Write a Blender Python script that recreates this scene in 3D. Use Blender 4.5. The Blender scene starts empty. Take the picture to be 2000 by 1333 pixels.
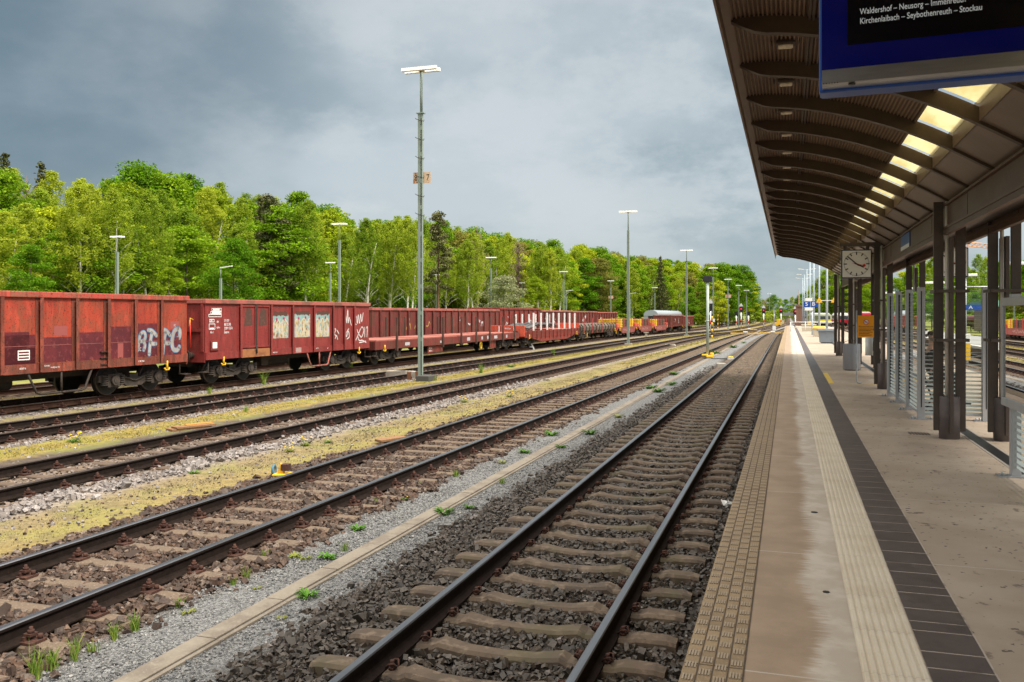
import bpy, math, random
import numpy as np
from mathutils import Vector, Matrix
RD = random.Random(11)
NR = np.random.default_rng(11)
SC = bpy.context.scene
COL = SC.collection
PI = math.pi

# ---------------------------------------------------------------- camera model of the photograph
F = 1700.0; VX = 1541.0; VY = 614.0
TH = math.atan((VX - 1000) / F); SN = math.sin(TH); CS = math.cos(TH)
CZ = 2.62          # eye height over sleeper level
PZ = 0.93          # platform surface
RZ = 0.17          # rail top

def at(u, zc):     # photo column and distance -> ground position
    xc = (u - 1000) / F
    return (zc * (xc * CS - SN), zc * (xc * SN + CS))

def gz(u, v, z):   # photo pixel on a horizontal plane
    zc = F * (CZ - z) / (v - VY)
    x, y = at(u, zc)
    return x, y

def proj(X, Y, Z):
    zc = -X * SN + Y * CS
    return 1000 + F * (X * CS + Y * SN) / zc, VY - F * (Z - CZ) / zc, zc

# ---------------------------------------------------------------- object helpers
def tag(o, label=None, cat=None, group=None, kind=None):
    if label: o['label'] = label
    if cat: o['category'] = cat
    if group: o['group'] = group
    if kind: o['kind'] = kind
    return o

def thing(name, label, cat, loc=(0, 0, 0), rz=0.0, group=None):
    o = bpy.data.objects.new(name, None)
    o.empty_display_size = 0.2
    COL.objects.link(o)
    o.location = loc; o.rotation_euler = (0, 0, rz)
    return tag(o, label, cat, group)

def obj(name, mesh, parent=None, loc=None, rot=None, scale=None):
    o = bpy.data.objects.new(name, mesh)
    COL.objects.link(o)
    if parent is not None: o.parent = parent
    if loc is not None: o.location = loc
    if rot is not None: o.rotation_euler = rot
    if scale is not None: o.scale = scale
    return o

def copy_tree(o, parent=None, loc=None, rz=None):
    c = o.copy(); COL.objects.link(c)
    if parent is not None: c.parent = parent
    if loc is not None: c.location = loc
    if rz is not None: c.rotation_euler = (0, 0, rz)
    for ch in list(o.children): copy_tree(ch, c)
    return c

class MB:
    def __init__(s): s.v = []; s.f = []; s.sm = []; s.mi = []
    def add(s, vs, fs, smooth=False, mi=0):
        n = len(s.v); s.v.extend([tuple(p) for p in vs])
        for f in fs:
            s.f.append(tuple(i + n for i in f)); s.sm.append(smooth); s.mi.append(mi)
        return s
    def box(s, x0, y0, z0, x1, y1, z1, mi=0):
        vs = [(x0,y0,z0),(x1,y0,z0),(x1,y1,z0),(x0,y1,z0),(x0,y0,z1),(x1,y0,z1),(x1,y1,z1),(x0,y1,z1)]
        return s.add(vs, [(0,3,2,1),(4,5,6,7),(0,1,5,4),(1,2,6,5),(2,3,7,6),(3,0,4,7)], mi=mi)
    def cbox(s, c, d, rz=0, mi=0, rx=0, ry=0):
        M = Matrix.Translation(c) @ Matrix.Rotation(rz,4,'Z') @ Matrix.Rotation(ry,4,'Y') @ Matrix.Rotation(rx,4,'X')
        hx, hy, hz = d[0]/2, d[1]/2, d[2]/2
        vs = [M @ Vector(p) for p in [(-hx,-hy,-hz),(hx,-hy,-hz),(hx,hy,-hz),(-hx,hy,-hz),(-hx,-hy,hz),(hx,-hy,hz),(hx,hy,hz),(-hx,hy,hz)]]
        return s.add(vs, [(0,3,2,1),(4,5,6,7),(0,1,5,4),(1,2,6,5),(2,3,7,6),(3,0,4,7)], mi=mi)
    def beam(s, p0, p1, w, h, mi=0):
        p0 = Vector(p0); p1 = Vector(p1); d = (p1 - p0); L = d.length; d.normalize()
        up = Vector((0,0,1)) if abs(d.z) < .95 else Vector((1,0,0))
        a = d.cross(up).normalized(); b = a.cross(d)
        vs = [p + a*sx*w/2 + b*sy*h/2 for p in (p0, p1) for sx, sy in ((-1,-1),(1,-1),(1,1),(-1,1))]
        return s.add(vs, [(0,1,2,3),(7,6,5,4),(0,4,5,1),(1,5,6,2),(2,6,7,3),(3,7,4,0)], mi=mi)
    def cyl(s, p0, p1, r0, r1=None, n=12, cap=True, mi=0):
        if r1 is None: r1 = r0
        p0 = Vector(p0); p1 = Vector(p1); d = (p1-p0).normalized()
        up = Vector((0,0,1)) if abs(d.z) < .9 else Vector((1,0,0))
        a = d.cross(up).normalized(); b = d.cross(a)
        vs = []
        for p, r in ((p0, r0), (p1, r1)):
            for i in range(n):
                t = 2*PI*i/n; vs.append(p + a*math.cos(t)*r + b*math.sin(t)*r)
        k = len(s.v)
        s.add(vs, [(i, (i+1) % n, n+(i+1) % n, n+i) for i in range(n)], True, mi)
        if cap:
            s.f.append(tuple(k+i for i in range(n-1,-1,-1))); s.sm.append(False); s.mi.append(mi)
            s.f.append(tuple(k+n+i for i in range(n))); s.sm.append(False); s.mi.append(mi)
        return s
    def tube(s, pts, r, n=8, mi=0, closed=False):
        P = [Vector(p) for p in pts]; m = len(P); vs = []
        rr = r if isinstance(r, (list, tuple)) else [r]*m
        ref = None
        for i in range(m):
            if closed: d = P[(i+1) % m] - P[i-1]
            else: d = P[min(i+1,m-1)] - P[max(i-1,0)]
            d.normalize()
            if ref is None:
                up = Vector((0,0,1)) if abs(d.z) < .9 else Vector((1,0,0))
                a = d.cross(up).normalized()
            else:
                a = (ref - d*ref.dot(d)).normalized()
            ref = a; b = d.cross(a)
            for j in range(n):
                t = 2*PI*j/n; vs.append(P[i] + (a*math.cos(t)+b*math.sin(t))*rr[i])
        fs = []
        for i in range(m if closed else m-1):
            for j in range(n):
                i2 = (i+1) % m
                fs.append((i*n+j, i*n+(j+1) % n, i2*n+(j+1) % n, i2*n+j))
        k = len(s.v); s.add(vs, fs, True, mi)
        if not closed:
            s.f.append(tuple(k+j for j in range(n-1,-1,-1))); s.sm.append(False); s.mi.append(mi)
            s.f.append(tuple(k+(m-1)*n+j for j in range(n))); s.sm.append(False); s.mi.append(mi)
        return s
    def prism(s, poly, axis, a, b, mi=0, smooth=False):   # poly in the two other axes
        def P(p, t):
            if axis == 'x': return (t, p[0], p[1])
            if axis == 'y': return (p[0], t, p[1])
            return (p[0], p[1], t)
        n = len(poly)
        vs = [P(p, a) for p in poly] + [P(p, b) for p in poly]
        fs = [(i, (i+1) % n, n+(i+1) % n, n+i) for i in range(n)]
        k = len(s.v); s.add(vs, fs, smooth, mi)
        s.f.append(tuple(k+i for i in range(n-1,-1,-1))); s.sm.append(False); s.mi.append(mi)
        s.f.append(tuple(k+n+i for i in range(n))); s.sm.append(False); s.mi.append(mi)
        return s
    def strip(s, pa, pb, mi=0, smooth=True):   # quad strip between two polylines
        n = len(pa)
        return s.add(list(pa)+list(pb), [(i, i+1, n+i+1, n+i) for i in range(n-1)], smooth, mi)
    def lathe(s, prof, c=(0,0,0), n=16, mi=0):
        vs = []
        for r, z in prof:
            for j in range(n):
                t = 2*PI*j/n; vs.append((c[0]+r*math.cos(t), c[1]+r*math.sin(t), c[2]+z))
        fs = [(i*n+j, i*n+(j+1) % n, (i+1)*n+(j+1) % n, (i+1)*n+j) for i in range(len(prof)-1) for j in range(n)]
        return s.add(vs, fs, True, mi)
    def ico(s, c, r, mi=0):
        n = 10; prof = [(math.sin(PI*i/8)*r, -math.cos(PI*i/8)*r) for i in range(9)]
        return s.lathe(prof, c, n, mi)
    def mesh(s, name, mats):
        m = bpy.data.meshes.new(name); m.from_pydata(s.v, [], s.f)
        m.polygons.foreach_set('use_smooth', s.sm)
        if not isinstance(mats, (list, tuple)): mats = [mats]
        for x in mats: m.materials.append(x)
        if len(mats) > 1: m.polygons.foreach_set('material_index', s.mi)
        m.update()
        return m
    def build(s, name, mats, parent=None, loc=None, rot=None, bevel=0):
        o = obj(name, s.mesh(name, mats), parent, loc, rot)
        if bevel:
            b = o.modifiers.new('bevel', 'BEVEL'); b.width = bevel; b.segments = 2; b.limit_method = 'ANGLE'
            b.angle_limit = math.radians(40)
        return o

def np_mesh(name, V, Fc, mat, smooth=False):
    m = bpy.data.meshes.new(name)
    V = np.asarray(V, dtype=np.float32); Fc = np.asarray(Fc, dtype=np.int32)
    m.vertices.add(len(V)); m.vertices.foreach_set('co', V.ravel())
    k = Fc.shape[1]
    m.loops.add(Fc.size); m.loops.foreach_set('vertex_index', Fc.ravel())
    m.polygons.add(len(Fc))
    m.polygons.foreach_set('loop_start', np.arange(0, Fc.size, k, dtype=np.int32))
    m.polygons.foreach_set('use_smooth', np.full(len(Fc), smooth))
    m.update(calc_edges=True)
    m.materials.append(mat)
    return m

_tc = {}
def text(name, body, size, mat, parent=None, loc=(0,0,0), rot=(0,0,0), align='CENTER', ext=0.0015, sx=1.0):
    c = bpy.data.curves.new('lettering', 'FONT'); c.body = body; c.size = size
    c.align_x = align; c.align_y = 'CENTER'; c.extrude = ext
    t = bpy.data.objects.new('lettering', c); COL.objects.link(t)
    dg = bpy.context.evaluated_depsgraph_get()
    m = bpy.data.meshes.new_from_object(t.evaluated_get(dg))
    bpy.data.objects.remove(t); bpy.data.curves.remove(c)
    m.name = name; m.materials.clear(); m.materials.append(mat)
    return obj(name, m, parent, loc, rot, (sx, 1, 1))

# ---------------------------------------------------------------- materials
def srgb(r, g, b):
    f = lambda c: (c/255/12.92) if c/255 <= .04045 else ((c/255+.055)/1.055)**2.4
    return (f(r), f(g), f(b))

def newmat(name):
    m = bpy.data.materials.new(name); m.use_nodes = True
    nt = m.node_tree; b = nt.nodes['Principled BSDF']
    return m, nt, b

def N(nt, t, **kw):
    n = nt.nodes.new(t)
    for k, v in kw.items():
        if hasattr(n, k): setattr(n, k, v)
        else: n.inputs[k].default_value = v
    return n

def coords(nt, world=False):
    tc = nt.nodes.new('ShaderNodeTexCoord')
    if world:
        g = nt.nodes.new('ShaderNodeNewGeometry'); return g.outputs['Position']
    oi = nt.nodes.new('ShaderNodeObjectInfo')
    mul = N(nt, 'ShaderNodeMath', operation='MULTIPLY'); mul.inputs[1].default_value = 37.0
    nt.links.new(oi.outputs['Random'], mul.inputs[0])
    add = N(nt, 'ShaderNodeVectorMath', operation='ADD')
    nt.links.new(tc.outputs['Object'], add.inputs[0]); nt.links.new(mul.outputs[0], add.inputs[1])
    return add.outputs[0]

def noise_fac(nt, vec, scale, lo, hi, detail=4, stretch=(1,1,1), kind='noise', rough=.6):
    mp = nt.nodes.new('ShaderNodeMapping'); mp.inputs['Scale'].default_value = stretch
    nt.links.new(vec, mp.inputs['Vector'])
    if kind == 'noise':
        t = N(nt, 'ShaderNodeTexNoise'); t.inputs['Scale'].default_value = scale
        t.inputs['Detail'].default_value = detail; t.inputs['Roughness'].default_value = rough
        out = t.outputs['Fac']
    else:
        t = N(nt, 'ShaderNodeTexVoronoi'); t.inputs['Scale'].default_value = scale
        out = t.outputs['Distance']
    nt.links.new(mp.outputs[0], t.inputs['Vector'])
    mr = N(nt, 'ShaderNodeMapRange'); mr.interpolation_type = 'SMOOTHSTEP'
    mr.inputs['From Min'].default_value = lo; mr.inputs['From Max'].default_value = hi
    nt.links.new(out, mr.inputs['Value'])
    return mr.outputs['Result']

def mixc(nt, fac, a, b, mode='MIX'):
    m = nt.nodes.new('ShaderNodeMix'); m.data_type = 'RGBA'; m.blend_type = mode
    for sock, val in ((m.inputs[0], fac), (m.inputs[6], a), (m.inputs[7], b)):
        if isinstance(val, bpy.types.NodeSocket): nt.links.new(val, sock)
        elif isinstance(val, (tuple, list)): sock.default_value = (*val[:3], 1)
        else: sock.default_value = val
    return m.outputs[2]

def pmat(name, col, rough=.6, metal=0.0, var=(), bump=None, spec=.4, world=False, coat=0):
    """var: (scale, colour, lo, hi, amount[, stretch]) layers mixed over the base colour"""
    m, nt, b = newmat(name)
    vec = coords(nt, world); c = tuple(col)
    for i, L in enumerate(var):
        st = L[5] if len(L) > 5 else (1,1,1)
        f = noise_fac(nt, vec, L[0], L[2], L[3], 5, st)
        mu = N(nt, 'ShaderNodeMath', operation='MULTIPLY'); mu.inputs[1].default_value = L[4]
        nt.links.new(f, mu.inputs[0])
        c = mixc(nt, mu.outputs[0], c, L[1])
    if isinstance(c, tuple): b.inputs['Base Color'].default_value = (*c, 1)
    else: nt.links.new(c, b.inputs['Base Color'])
    b.inputs['Roughness'].default_value = rough; b.inputs['Metallic'].default_value = metal
    b.inputs['Specular IOR Level'].default_value = spec
    if coat: b.inputs['Coat Weight'].default_value = coat
    if bump:
        f = noise_fac(nt, vec, bump[0], 0, 1, 6, bump[3] if len(bump) > 3 else (1,1,1))
        bp = N(nt, 'ShaderNodeBump'); bp.inputs['Strength'].default_value = bump[1]; bp.inputs['Distance'].default_value = bump[2]
        nt.links.new(f, bp.inputs['Height']); nt.links.new(bp.outputs[0], b.inputs['Normal'])
    return m

M = {}
M['steel_dark'] = pmat('dark brown painted steel', (.068,.050,.042), .45, var=[(6,(.095,.07,.057),.4,.7,.6)], bump=(60,.1,.002))
M['col_base'] = pmat('grey brown column base paint', (.17,.142,.138), .5, var=[(3,(.11,.092,.09),.4,.65,.8),(14,(.16,.13,.11),.55,.75,.5)])
M['pipe'] = pmat('stainless pipe', (.80,.72,.64), .35, .15, var=[(4,(.4,.36,.32),.4,.7,.6,(3,3,.4))])
M['post_grey'] = pmat('grey aluminium post', (.40,.40,.415), .4, .15, var=[(5,(.34,.34,.355),.4,.7,.6)], bump=(90,.06,.001,(1,1,.05)))
M['galv'] = pmat('galvanised steel', (.42,.43,.44), .45, .5, var=[(12,(.32,.33,.34),.4,.65,.7)])
M['white'] = pmat('white paint', (.75,.75,.73), .45, var=[(5,(.6,.59,.55),.5,.75,.6)])
M['lamp_white'] = pmat('white lamp housing', (.80,.80,.78), .35, var=[(7,(.6,.58,.52),.55,.75,.6)])
M['black'] = pmat('black plastic', (.012,.012,.013), .45)
M['blackmetal'] = pmat('black steel', (.014,.014,.015), .4, var=[(8,(.03,.027,.024),.5,.7,.6)])
M['yellow'] = pmat('yellow paint', (.75,.44,.02), .5, var=[(9,(.5,.28,.03),.5,.75,.7)])
M['orange'] = pmat('orange sign', (.85,.33,.01), .45)
M['blue'] = pmat('blue sign enamel', (.006,.06,.32), .3)
M['bluedark'] = pmat('deep blue glass', (.005,.008,.17), .08, spec=.6)
M['screen'] = pmat('black screen', (.004,.004,.006), .12, spec=.5)
M['alu'] = pmat('brushed aluminium trim', (.50,.50,.51), .3, .8, var=[(3,(.38,.38,.39),.4,.6,.6,(1,1,8))], bump=(50,.05,.001,(.1,4,4)))
M['red_paint'] = pmat('signal red', (.55,.03,.02), .5)
M['concrete'] = pmat('pale concrete', (.36,.32,.27), .9, var=[(5,(.24,.21,.17),.4,.7,.8),(40,(.46,.42,.36),.5,.8,.5)], bump=(80,.25,.004))
M['wood_board'] = pmat('weathered board', (.25,.13,.06), .85, var=[(6,(.12,.07,.04),.4,.7,.8,(1,6,6))], bump=(40,.3,.004))
M['rust'] = pmat('rusty steel', (.050,.020,.014), .85, var=[(22,(.10,.038,.02),.45,.7,.8),(60,(.03,.016,.013),.5,.75,.8)], bump=(90,.35,.004))
M['rustdark'] = pmat('grimy brown steel', (.028,.020,.017), .75, var=[(9,(.07,.04,.026),.45,.7,.8)], bump=(40,.3,.004))
M['mast'] = pmat('pale green mast paint', (.21,.255,.22), .5, var=[(3,(.22,.26,.22),.45,.7,.7,(2,2,.5)),(20,(.2,.12,.07),.66,.8,.7)])
M['pole_pale'] = pmat('pale grey green pole', (.36,.42,.37), .5, var=[(4,(.27,.31,.27),.45,.65,.7)])
M['mastdark'] = pmat('dark rungs and channel shade', (.035,.04,.034), .7)  # dark rung steel; also stands in for shade inside the mast channel
M['mast_blue'] = pmat('pale blue grey mast paint', (.42,.50,.56), .4)
M['white_text'] = pmat('white lettering', (.80,.80,.80), .5)
M['black_text'] = pmat('black lettering', (.015,.015,.015), .5)
M['glass_red'] = None
def emis(name, col, s):
    m, nt, b = newmat(name)
    b.inputs['Base Color'].default_value = (*col, 1); b.inputs['Emission Color'].default_value = (*col, 1)
    b.inputs['Emission Strength'].default_value = s
    return m
M['signal_red'] = emis('lit red signal', (.8,.02,.06), .8)
M['screen_text'] = emis('lit screen text', (.45,.47,.48), .22)
# ---------------------------------------------------------------- track alignments (slowly converging)
def smooth_axis(P):
    ys = np.arange(-60, 420, 1.0)
    xs = np.interp(ys, [p[0] for p in P], [p[1] for p in P])
    k = np.ones(25)/25
    xp = np.pad(xs, 12, mode='edge'); xs2 = np.convolve(xp, k, 'valid')
    return lambda y: np.interp(y, ys, xs2)
AX = {
 1: smooth_axis([(-60,-2.16),(110,-2.12),(150,-1.9),(200,-1.0),(260,1.2),(330,5.0)]),
 2: smooth_axis([(-60,-6.9),(6,-6.66),(22,-6.4),(55,-6.0),(120,-5.4),(200,-4.4),(300,-1)]),
 3: smooth_axis([(-60,-11.9),(10,-11.35),(20,-11.1),(42,-10.7),(92,-9.75),(184,-7.6),(300,-4)]),
 4: smooth_axis([(-60,-17.2),(15,-16.2),(32,-15.75),(58,-14.8),(126,-13.35),(200,-12),(300,-9)]),
 5: smooth_axis([(-60,-21.6),(18,-20.65),(25,-20.3),(40,-19.9),(72,-19.2),(120,-18.9),(200,-19),(300,-17)]),
 6: smooth_axis([(-60,-26.1),(18,-25.15),(25,-24.8),(40,-24.4),(72,-23.7),(120,-23.4),(200,-23.5),(300,-21.5)]),
 7: smooth_axis([(-60,6.85),(120,6.85),(200,8.5),(300,14)]),
 8: smooth_axis([(-60,9.95),(120,9.95),(200,11.5),(300,17)]),
 9: smooth_axis([(-60,21.5),(120,21.5),(200,23),(300,28)]),
}
CANON = {1:-2.16, 2:-6.6, 3:-11.25, 4:-16.1, 5:-20.5, 6:-25.0, 7:6.85, 8:9.95, 9:21.5}
def dip(y):
    t = np.clip((np.asarray(y, dtype=float)-80)/140, 0, 1)
    return -0.9*t*t*(3-2*t)
_ck = [-3000,-60,-30.0] + [CANON[i] for i in (6,5,4,3,2,1)] + [-0.48, 5.2, CANON[7], CANON[8], 11.6, CANON[9], 28, 60, 3000]
def lane_x(c, y):      # canonical lateral position -> world X at distance y
    a = [-3000,-60, -30.0 + (float(AX[6](y))-CANON[6])] + [float(AX[i](y)) for i in (6,5,4,3,2,1)]
    ex = a[-1] - CANON[1]
    r = float(AX[7](y)) - CANON[7]
    a += [-0.48+max(ex,0), 5.2+r, CANON[7]+r, CANON[8]+r, 11.6+r, CANON[9]+r, 28+r, 60, 3000]
    return np.interp(c, _ck, a)

# ---------------------------------------------------------------- ground: one sheet out to the horizon
def ground_material():
    m, nt, b = newmat('yard ground')
    att = nt.nodes.new('ShaderNodeAttribute'); att.attribute_name = 'lane'
    g = nt.nodes.new('ShaderNodeNewGeometry'); pos = g.outputs['Position']
    n1 = N(nt,'ShaderNodeTexNoise'); n1.inputs['Scale'].default_value = 1.6; n1.inputs['Detail'].default_value = 6
    n1.inputs['Roughness'].default_value = .7
    nt.links.new(pos, n1.inputs['Vector'])
    sub = N(nt,'ShaderNodeMath',operation='MULTIPLY_ADD'); sub.inputs[1].default_value = .8; sub.inputs[2].default_value = -.40
    nt.links.new(n1.outputs['Fac'], sub.inputs[0])
    ad = N(nt,'ShaderNodeMath',operation='ADD'); nt.links.new(att.outputs['Fac'], ad.inputs[0]); nt.links.new(sub.outputs[0], ad.inputs[1])
    LO, HI = -60.0, 30.0
    mr = N(nt,'ShaderNodeMapRange'); mr.inputs['From Min'].default_value = LO; mr.inputs['From Max'].default_value = HI
    nt.links.new(ad.outputs[0], mr.inputs['Value'])
    moss1 = (.205,.160,.092); moss2 = (.245,.185,.055); brown = (.085,.052,.035); dk = (.048,.039,.033); grav = (.19,.19,.19)
    tan = (.15,.11,.08); lt = (.22,.185,.165); gr = (.13,.17,.03)
    Z = [(-60,gr,0),(-31,gr,0),(-28.4,(.26,.22,.07),0),(-26.8,brown,.7),(-23.6,brown,.7),(-23.0,(.24,.20,.07),0),(-22.2,(.20,.16,.07),.1),
         (-21.7,(.06,.045,.035),.8),(-19.4,(.06,.045,.035),.8),(-19.25,lt,1),(-19.05,lt,1),(-18.85,moss1,.2),(-17.5,(.28,.22,.08),.25),
         (-17.3,brown,.9),(-15.0,brown,.9),(-14.9,tan,1),(-14.6,moss2,0),(-13.5,moss2,0),(-13.3,(.085,.065,.052),.15),(-12.75,(.085,.065,.052),.2),
         (-12.6,lt,1),(-12.3,tan,1),(-10.4,tan,1),(-10.2,lt,1),(-9.8,lt,1),(-9.55,moss1,.05),(-8.35,(.25,.19,.07),.15),(-8.1,brown,1),(-5.5,brown,1),
         (-5.25,grav,1)]
    Z2 = [(-60,grav,1),(-3.95,grav,1),(-3.75,dk,1),(-.3,dk,1),(.1,dk,1),(5.3,tan,1),(8.4,tan,1),(8.6,brown,1),(11.6,brown,1),(17,tan,1),(19,brown,1),(23.2,brown,1),(24,moss2,.1),(30,gr,0)]
    def ramp(L, idx):
        r = nt.nodes.new('ShaderNodeValToRGB'); e = r.color_ramp.elements
        while len(e) > 1: e.remove(e[-1])
        first = True
        for x, c, s in L:
            p = (x-LO)/(HI-LO)
            if first: el = e[0]; el.position = p; first = False
            else: el = e.new(p)
            el.color = (*(c if idx == 0 else (s,s,s)), 1)
        nt.links.new(mr.outputs[0], r.inputs['Fac'])
        return r.outputs['Color']
    split = N(nt,'ShaderNodeMath',operation='GREATER_THAN'); split.inputs[1].default_value = (-5.0-LO)/(HI-LO)
    nt.links.new(mr.outputs[0], split.inputs[0])
    c0 = mixc(nt, split.outputs[0], ramp(Z,0), ramp(Z2,0)); st = mixc(nt, split.outputs[0], ramp(Z,1), ramp(Z2,1))
    # stone texture
    isg = N(nt,'ShaderNodeMapRange'); isg.inputs['From Min'].default_value = -5.6; isg.inputs['From Max'].default_value = -5.2
    nt.links.new(ad.outputs[0], isg.inputs['Value'])
    isg2 = N(nt,'ShaderNodeMapRange'); isg2.inputs['From Min'].default_value = -3.7; isg2.inputs['From Max'].default_value = -3.95
    nt.links.new(ad.outputs[0], isg2.inputs['Value'])
    fine = N(nt,'ShaderNodeMath',operation='MULTIPLY'); nt.links.new(isg.outputs[0],fine.inputs[0]); nt.links.new(isg2.outputs[0],fine.inputs[1])
    v1 = N(nt,'ShaderNodeTexVoronoi'); v1.inputs['Scale'].default_value = 19
    v2 = N(nt,'ShaderNodeTexVoronoi'); v2.inputs['Scale'].default_value = 58
    for v in (v1, v2): nt.links.new(pos, v.inputs['Vector'])
    vc = mixc(nt, fine.outputs[0], v1.outputs['Color'], v2.outputs['Color'])
    bw = nt.nodes.new('ShaderNodeSeparateColor'); nt.links.new(vc, bw.inputs[0])
    sm = N(nt,'ShaderNodeMapRange'); sm.inputs['To Min'].default_value = .45; sm.inputs['To Max'].default_value = 1.6
    nt.links.new(bw.outputs[0], sm.inputs['Value'])
    n2 = N(nt,'ShaderNodeTexNoise'); n2.inputs['Scale'].default_value = 9; n2.inputs['Detail'].default_value = 8; n2.inputs['Roughness'].default_value = .75
    nt.links.new(pos, n2.inputs['Vector'])
    gm = N(nt,'ShaderNodeMapRange'); gm.inputs['From Min'].default_value=.25; gm.inputs['From Max'].default_value=.75; gm.inputs['To Min'].default_value = .42; gm.inputs['To Max'].default_value = 1.5
    nt.links.new(n2.outputs['Fac'], gm.inputs['Value'])
    stf = nt.nodes.new('ShaderNodeSeparateColor'); nt.links.new(st, stf.inputs[0])
    mv = N(nt,'ShaderNodeMix'); mv.data_type = 'FLOAT'
    nt.links.new(stf.outputs[0], mv.inputs[0]); nt.links.new(gm.outputs[0], mv.inputs[2]); nt.links.new(sm.outputs[0], mv.inputs[3])
    col = N(nt,'ShaderNodeVectorMath',operation='SCALE'); nt.links.new(c0, col.inputs[0]); nt.links.new(mv.outputs[0], col.inputs['Scale'])
    # large patches: dry brown and fresh green in the moss
    f3 = noise_fac(nt, pos, .8, .46, .60, 6); inv = N(nt,'ShaderNodeMath',operation='SUBTRACT'); inv.inputs[0].default_value = 1
    nt.links.new(stf.outputs[0], inv.inputs[1])
    f3m = N(nt,'ShaderNodeMath',operation='MULTIPLY'); nt.links.new(f3,f3m.inputs[0]); nt.links.new(inv.outputs[0],f3m.inputs[1])
    f3n = N(nt,'ShaderNodeMath',operation='MULTIPLY'); f3n.inputs[1].default_value=.45; nt.links.new(f3m.outputs[0],f3n.inputs[0])
    c2 = mixc(nt, f3n.outputs[0], col.outputs[0], (.20,.22,.045))
    f4 = noise_fac(nt, pos, 3.0, .50, .64, 7); f4m = N(nt,'ShaderNodeMath',operation='MULTIPLY'); nt.links.new(f4,f4m.inputs[0]); nt.links.new(inv.outputs[0],f4m.inputs[1])
    f4n = N(nt,'ShaderNodeMath',operation='MULTIPLY'); f4n.inputs[1].default_value=.65; nt.links.new(f4m.outputs[0],f4n.inputs[0])
    c3 = mixc(nt, f4n.outputs[0], c2, (.13,.10,.06))
    nt.links.new(c3, b.inputs['Base Color'])
    b.inputs['Roughness'].default_value = .9; b.inputs['Specular IOR Level'].default_value = .2
    hd = mixc(nt, fine.outputs[0], v1.outputs['Distance'], v2.outputs['Distance'])
    hs = N(nt,'ShaderNodeMix'); hs.data_type='FLOAT'
    nt.links.new(stf.outputs[0],hs.inputs[0]); nt.links.new(n2.outputs['Fac'],hs.inputs[2]); nt.links.new(hd,hs.inputs[3])
    bp = N(nt,'ShaderNodeBump'); bp.invert = True; bp.inputs['Strength'].default_value = .9; bp.inputs['Distance'].default_value = .03
    nt.links.new(hs.outputs[0], bp.inputs['Height']); nt.links.new(bp.outputs[0], b.inputs['Normal'])
    return m

def ground_z(c):       # relief across the yard in canonical lanes
    z = np.full_like(c, -0.10)
    for i, (w, top) in {1:(1.75,-.075),2:(1.6,-.05),3:(1.55,-.05),4:(1.55,-.05),5:(1.5,-.05),6:(1.5,-.05),7:(1.6,-.06),8:(1.6,-.06),9:(1.6,-.06)}.items():
        d = np.abs(c-CANON[i]); t = np.clip((w+.35-d)/.35, 0, 1)
        z = np.maximum(z, -0.10+(top+.10)*t)
    z = np.where((c > -5.3) & (c < -3.9), -0.045, z)
    z = np.where((c > -9.6) & (c < -8.2), -0.04, z)
    z = np.where((c > -14.6) & (c < -12.7), -0.03, z)
    return z
cols = np.concatenate([[-3000,-800,-300,-120,-80,-60,-50,-42,-36], np.arange(-31,-.2,.25), np.arange(0,12,1.0), np.arange(12,30,1.5), [36,45,60,90,150,300,800,3000]])
rows = np.concatenate([[-400,-100,-40,-15], np.arange(-6,60,1.0), np.arange(60,330,3.0), [340,370,420,500,700,1200,3000]])
V = np.zeros((len(rows), len(cols), 3)); LN = np.zeros((len(rows), len(cols)))
gzc = ground_z(cols)
for i, y in enumerate(rows):
    yy = min(max(y,-50),400)
    xs = lane_x(cols, yy)
    hill = np.clip((np.abs(xs+0)-75)/120, 0, 1)*9*np.clip((cols < 0)*1.0+(cols > 60)*.6, 0, 1)
    V[i,:,0] = xs; V[i,:,1] = y; V[i,:,2] = gzc + dip(yy) + np.where(cols < -55, hill, 0) + np.where(cols > 55, hill*.5, 0)
    LN[i] = np.clip(cols, -59, 29)
V[:,:,2] += NR.normal(0,.006,V.shape[:2])
idx = np.arange(V.shape[0]*V.shape[1]).reshape(V.shape[:2])
Fq = np.stack([idx[:-1,:-1], idx[:-1,1:], idx[1:,1:], idx[1:,:-1]], -1).reshape(-1,4)
gm_ = np_mesh('ground', V.reshape(-1,3), Fq, ground_material(), True)
a_ = gm_.attributes.new('lane', 'FLOAT', 'POINT'); a_.data.foreach_set('value', LN.ravel().astype(np.float32))
ground = tag(obj('ground', gm_), kind='structure')

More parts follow.
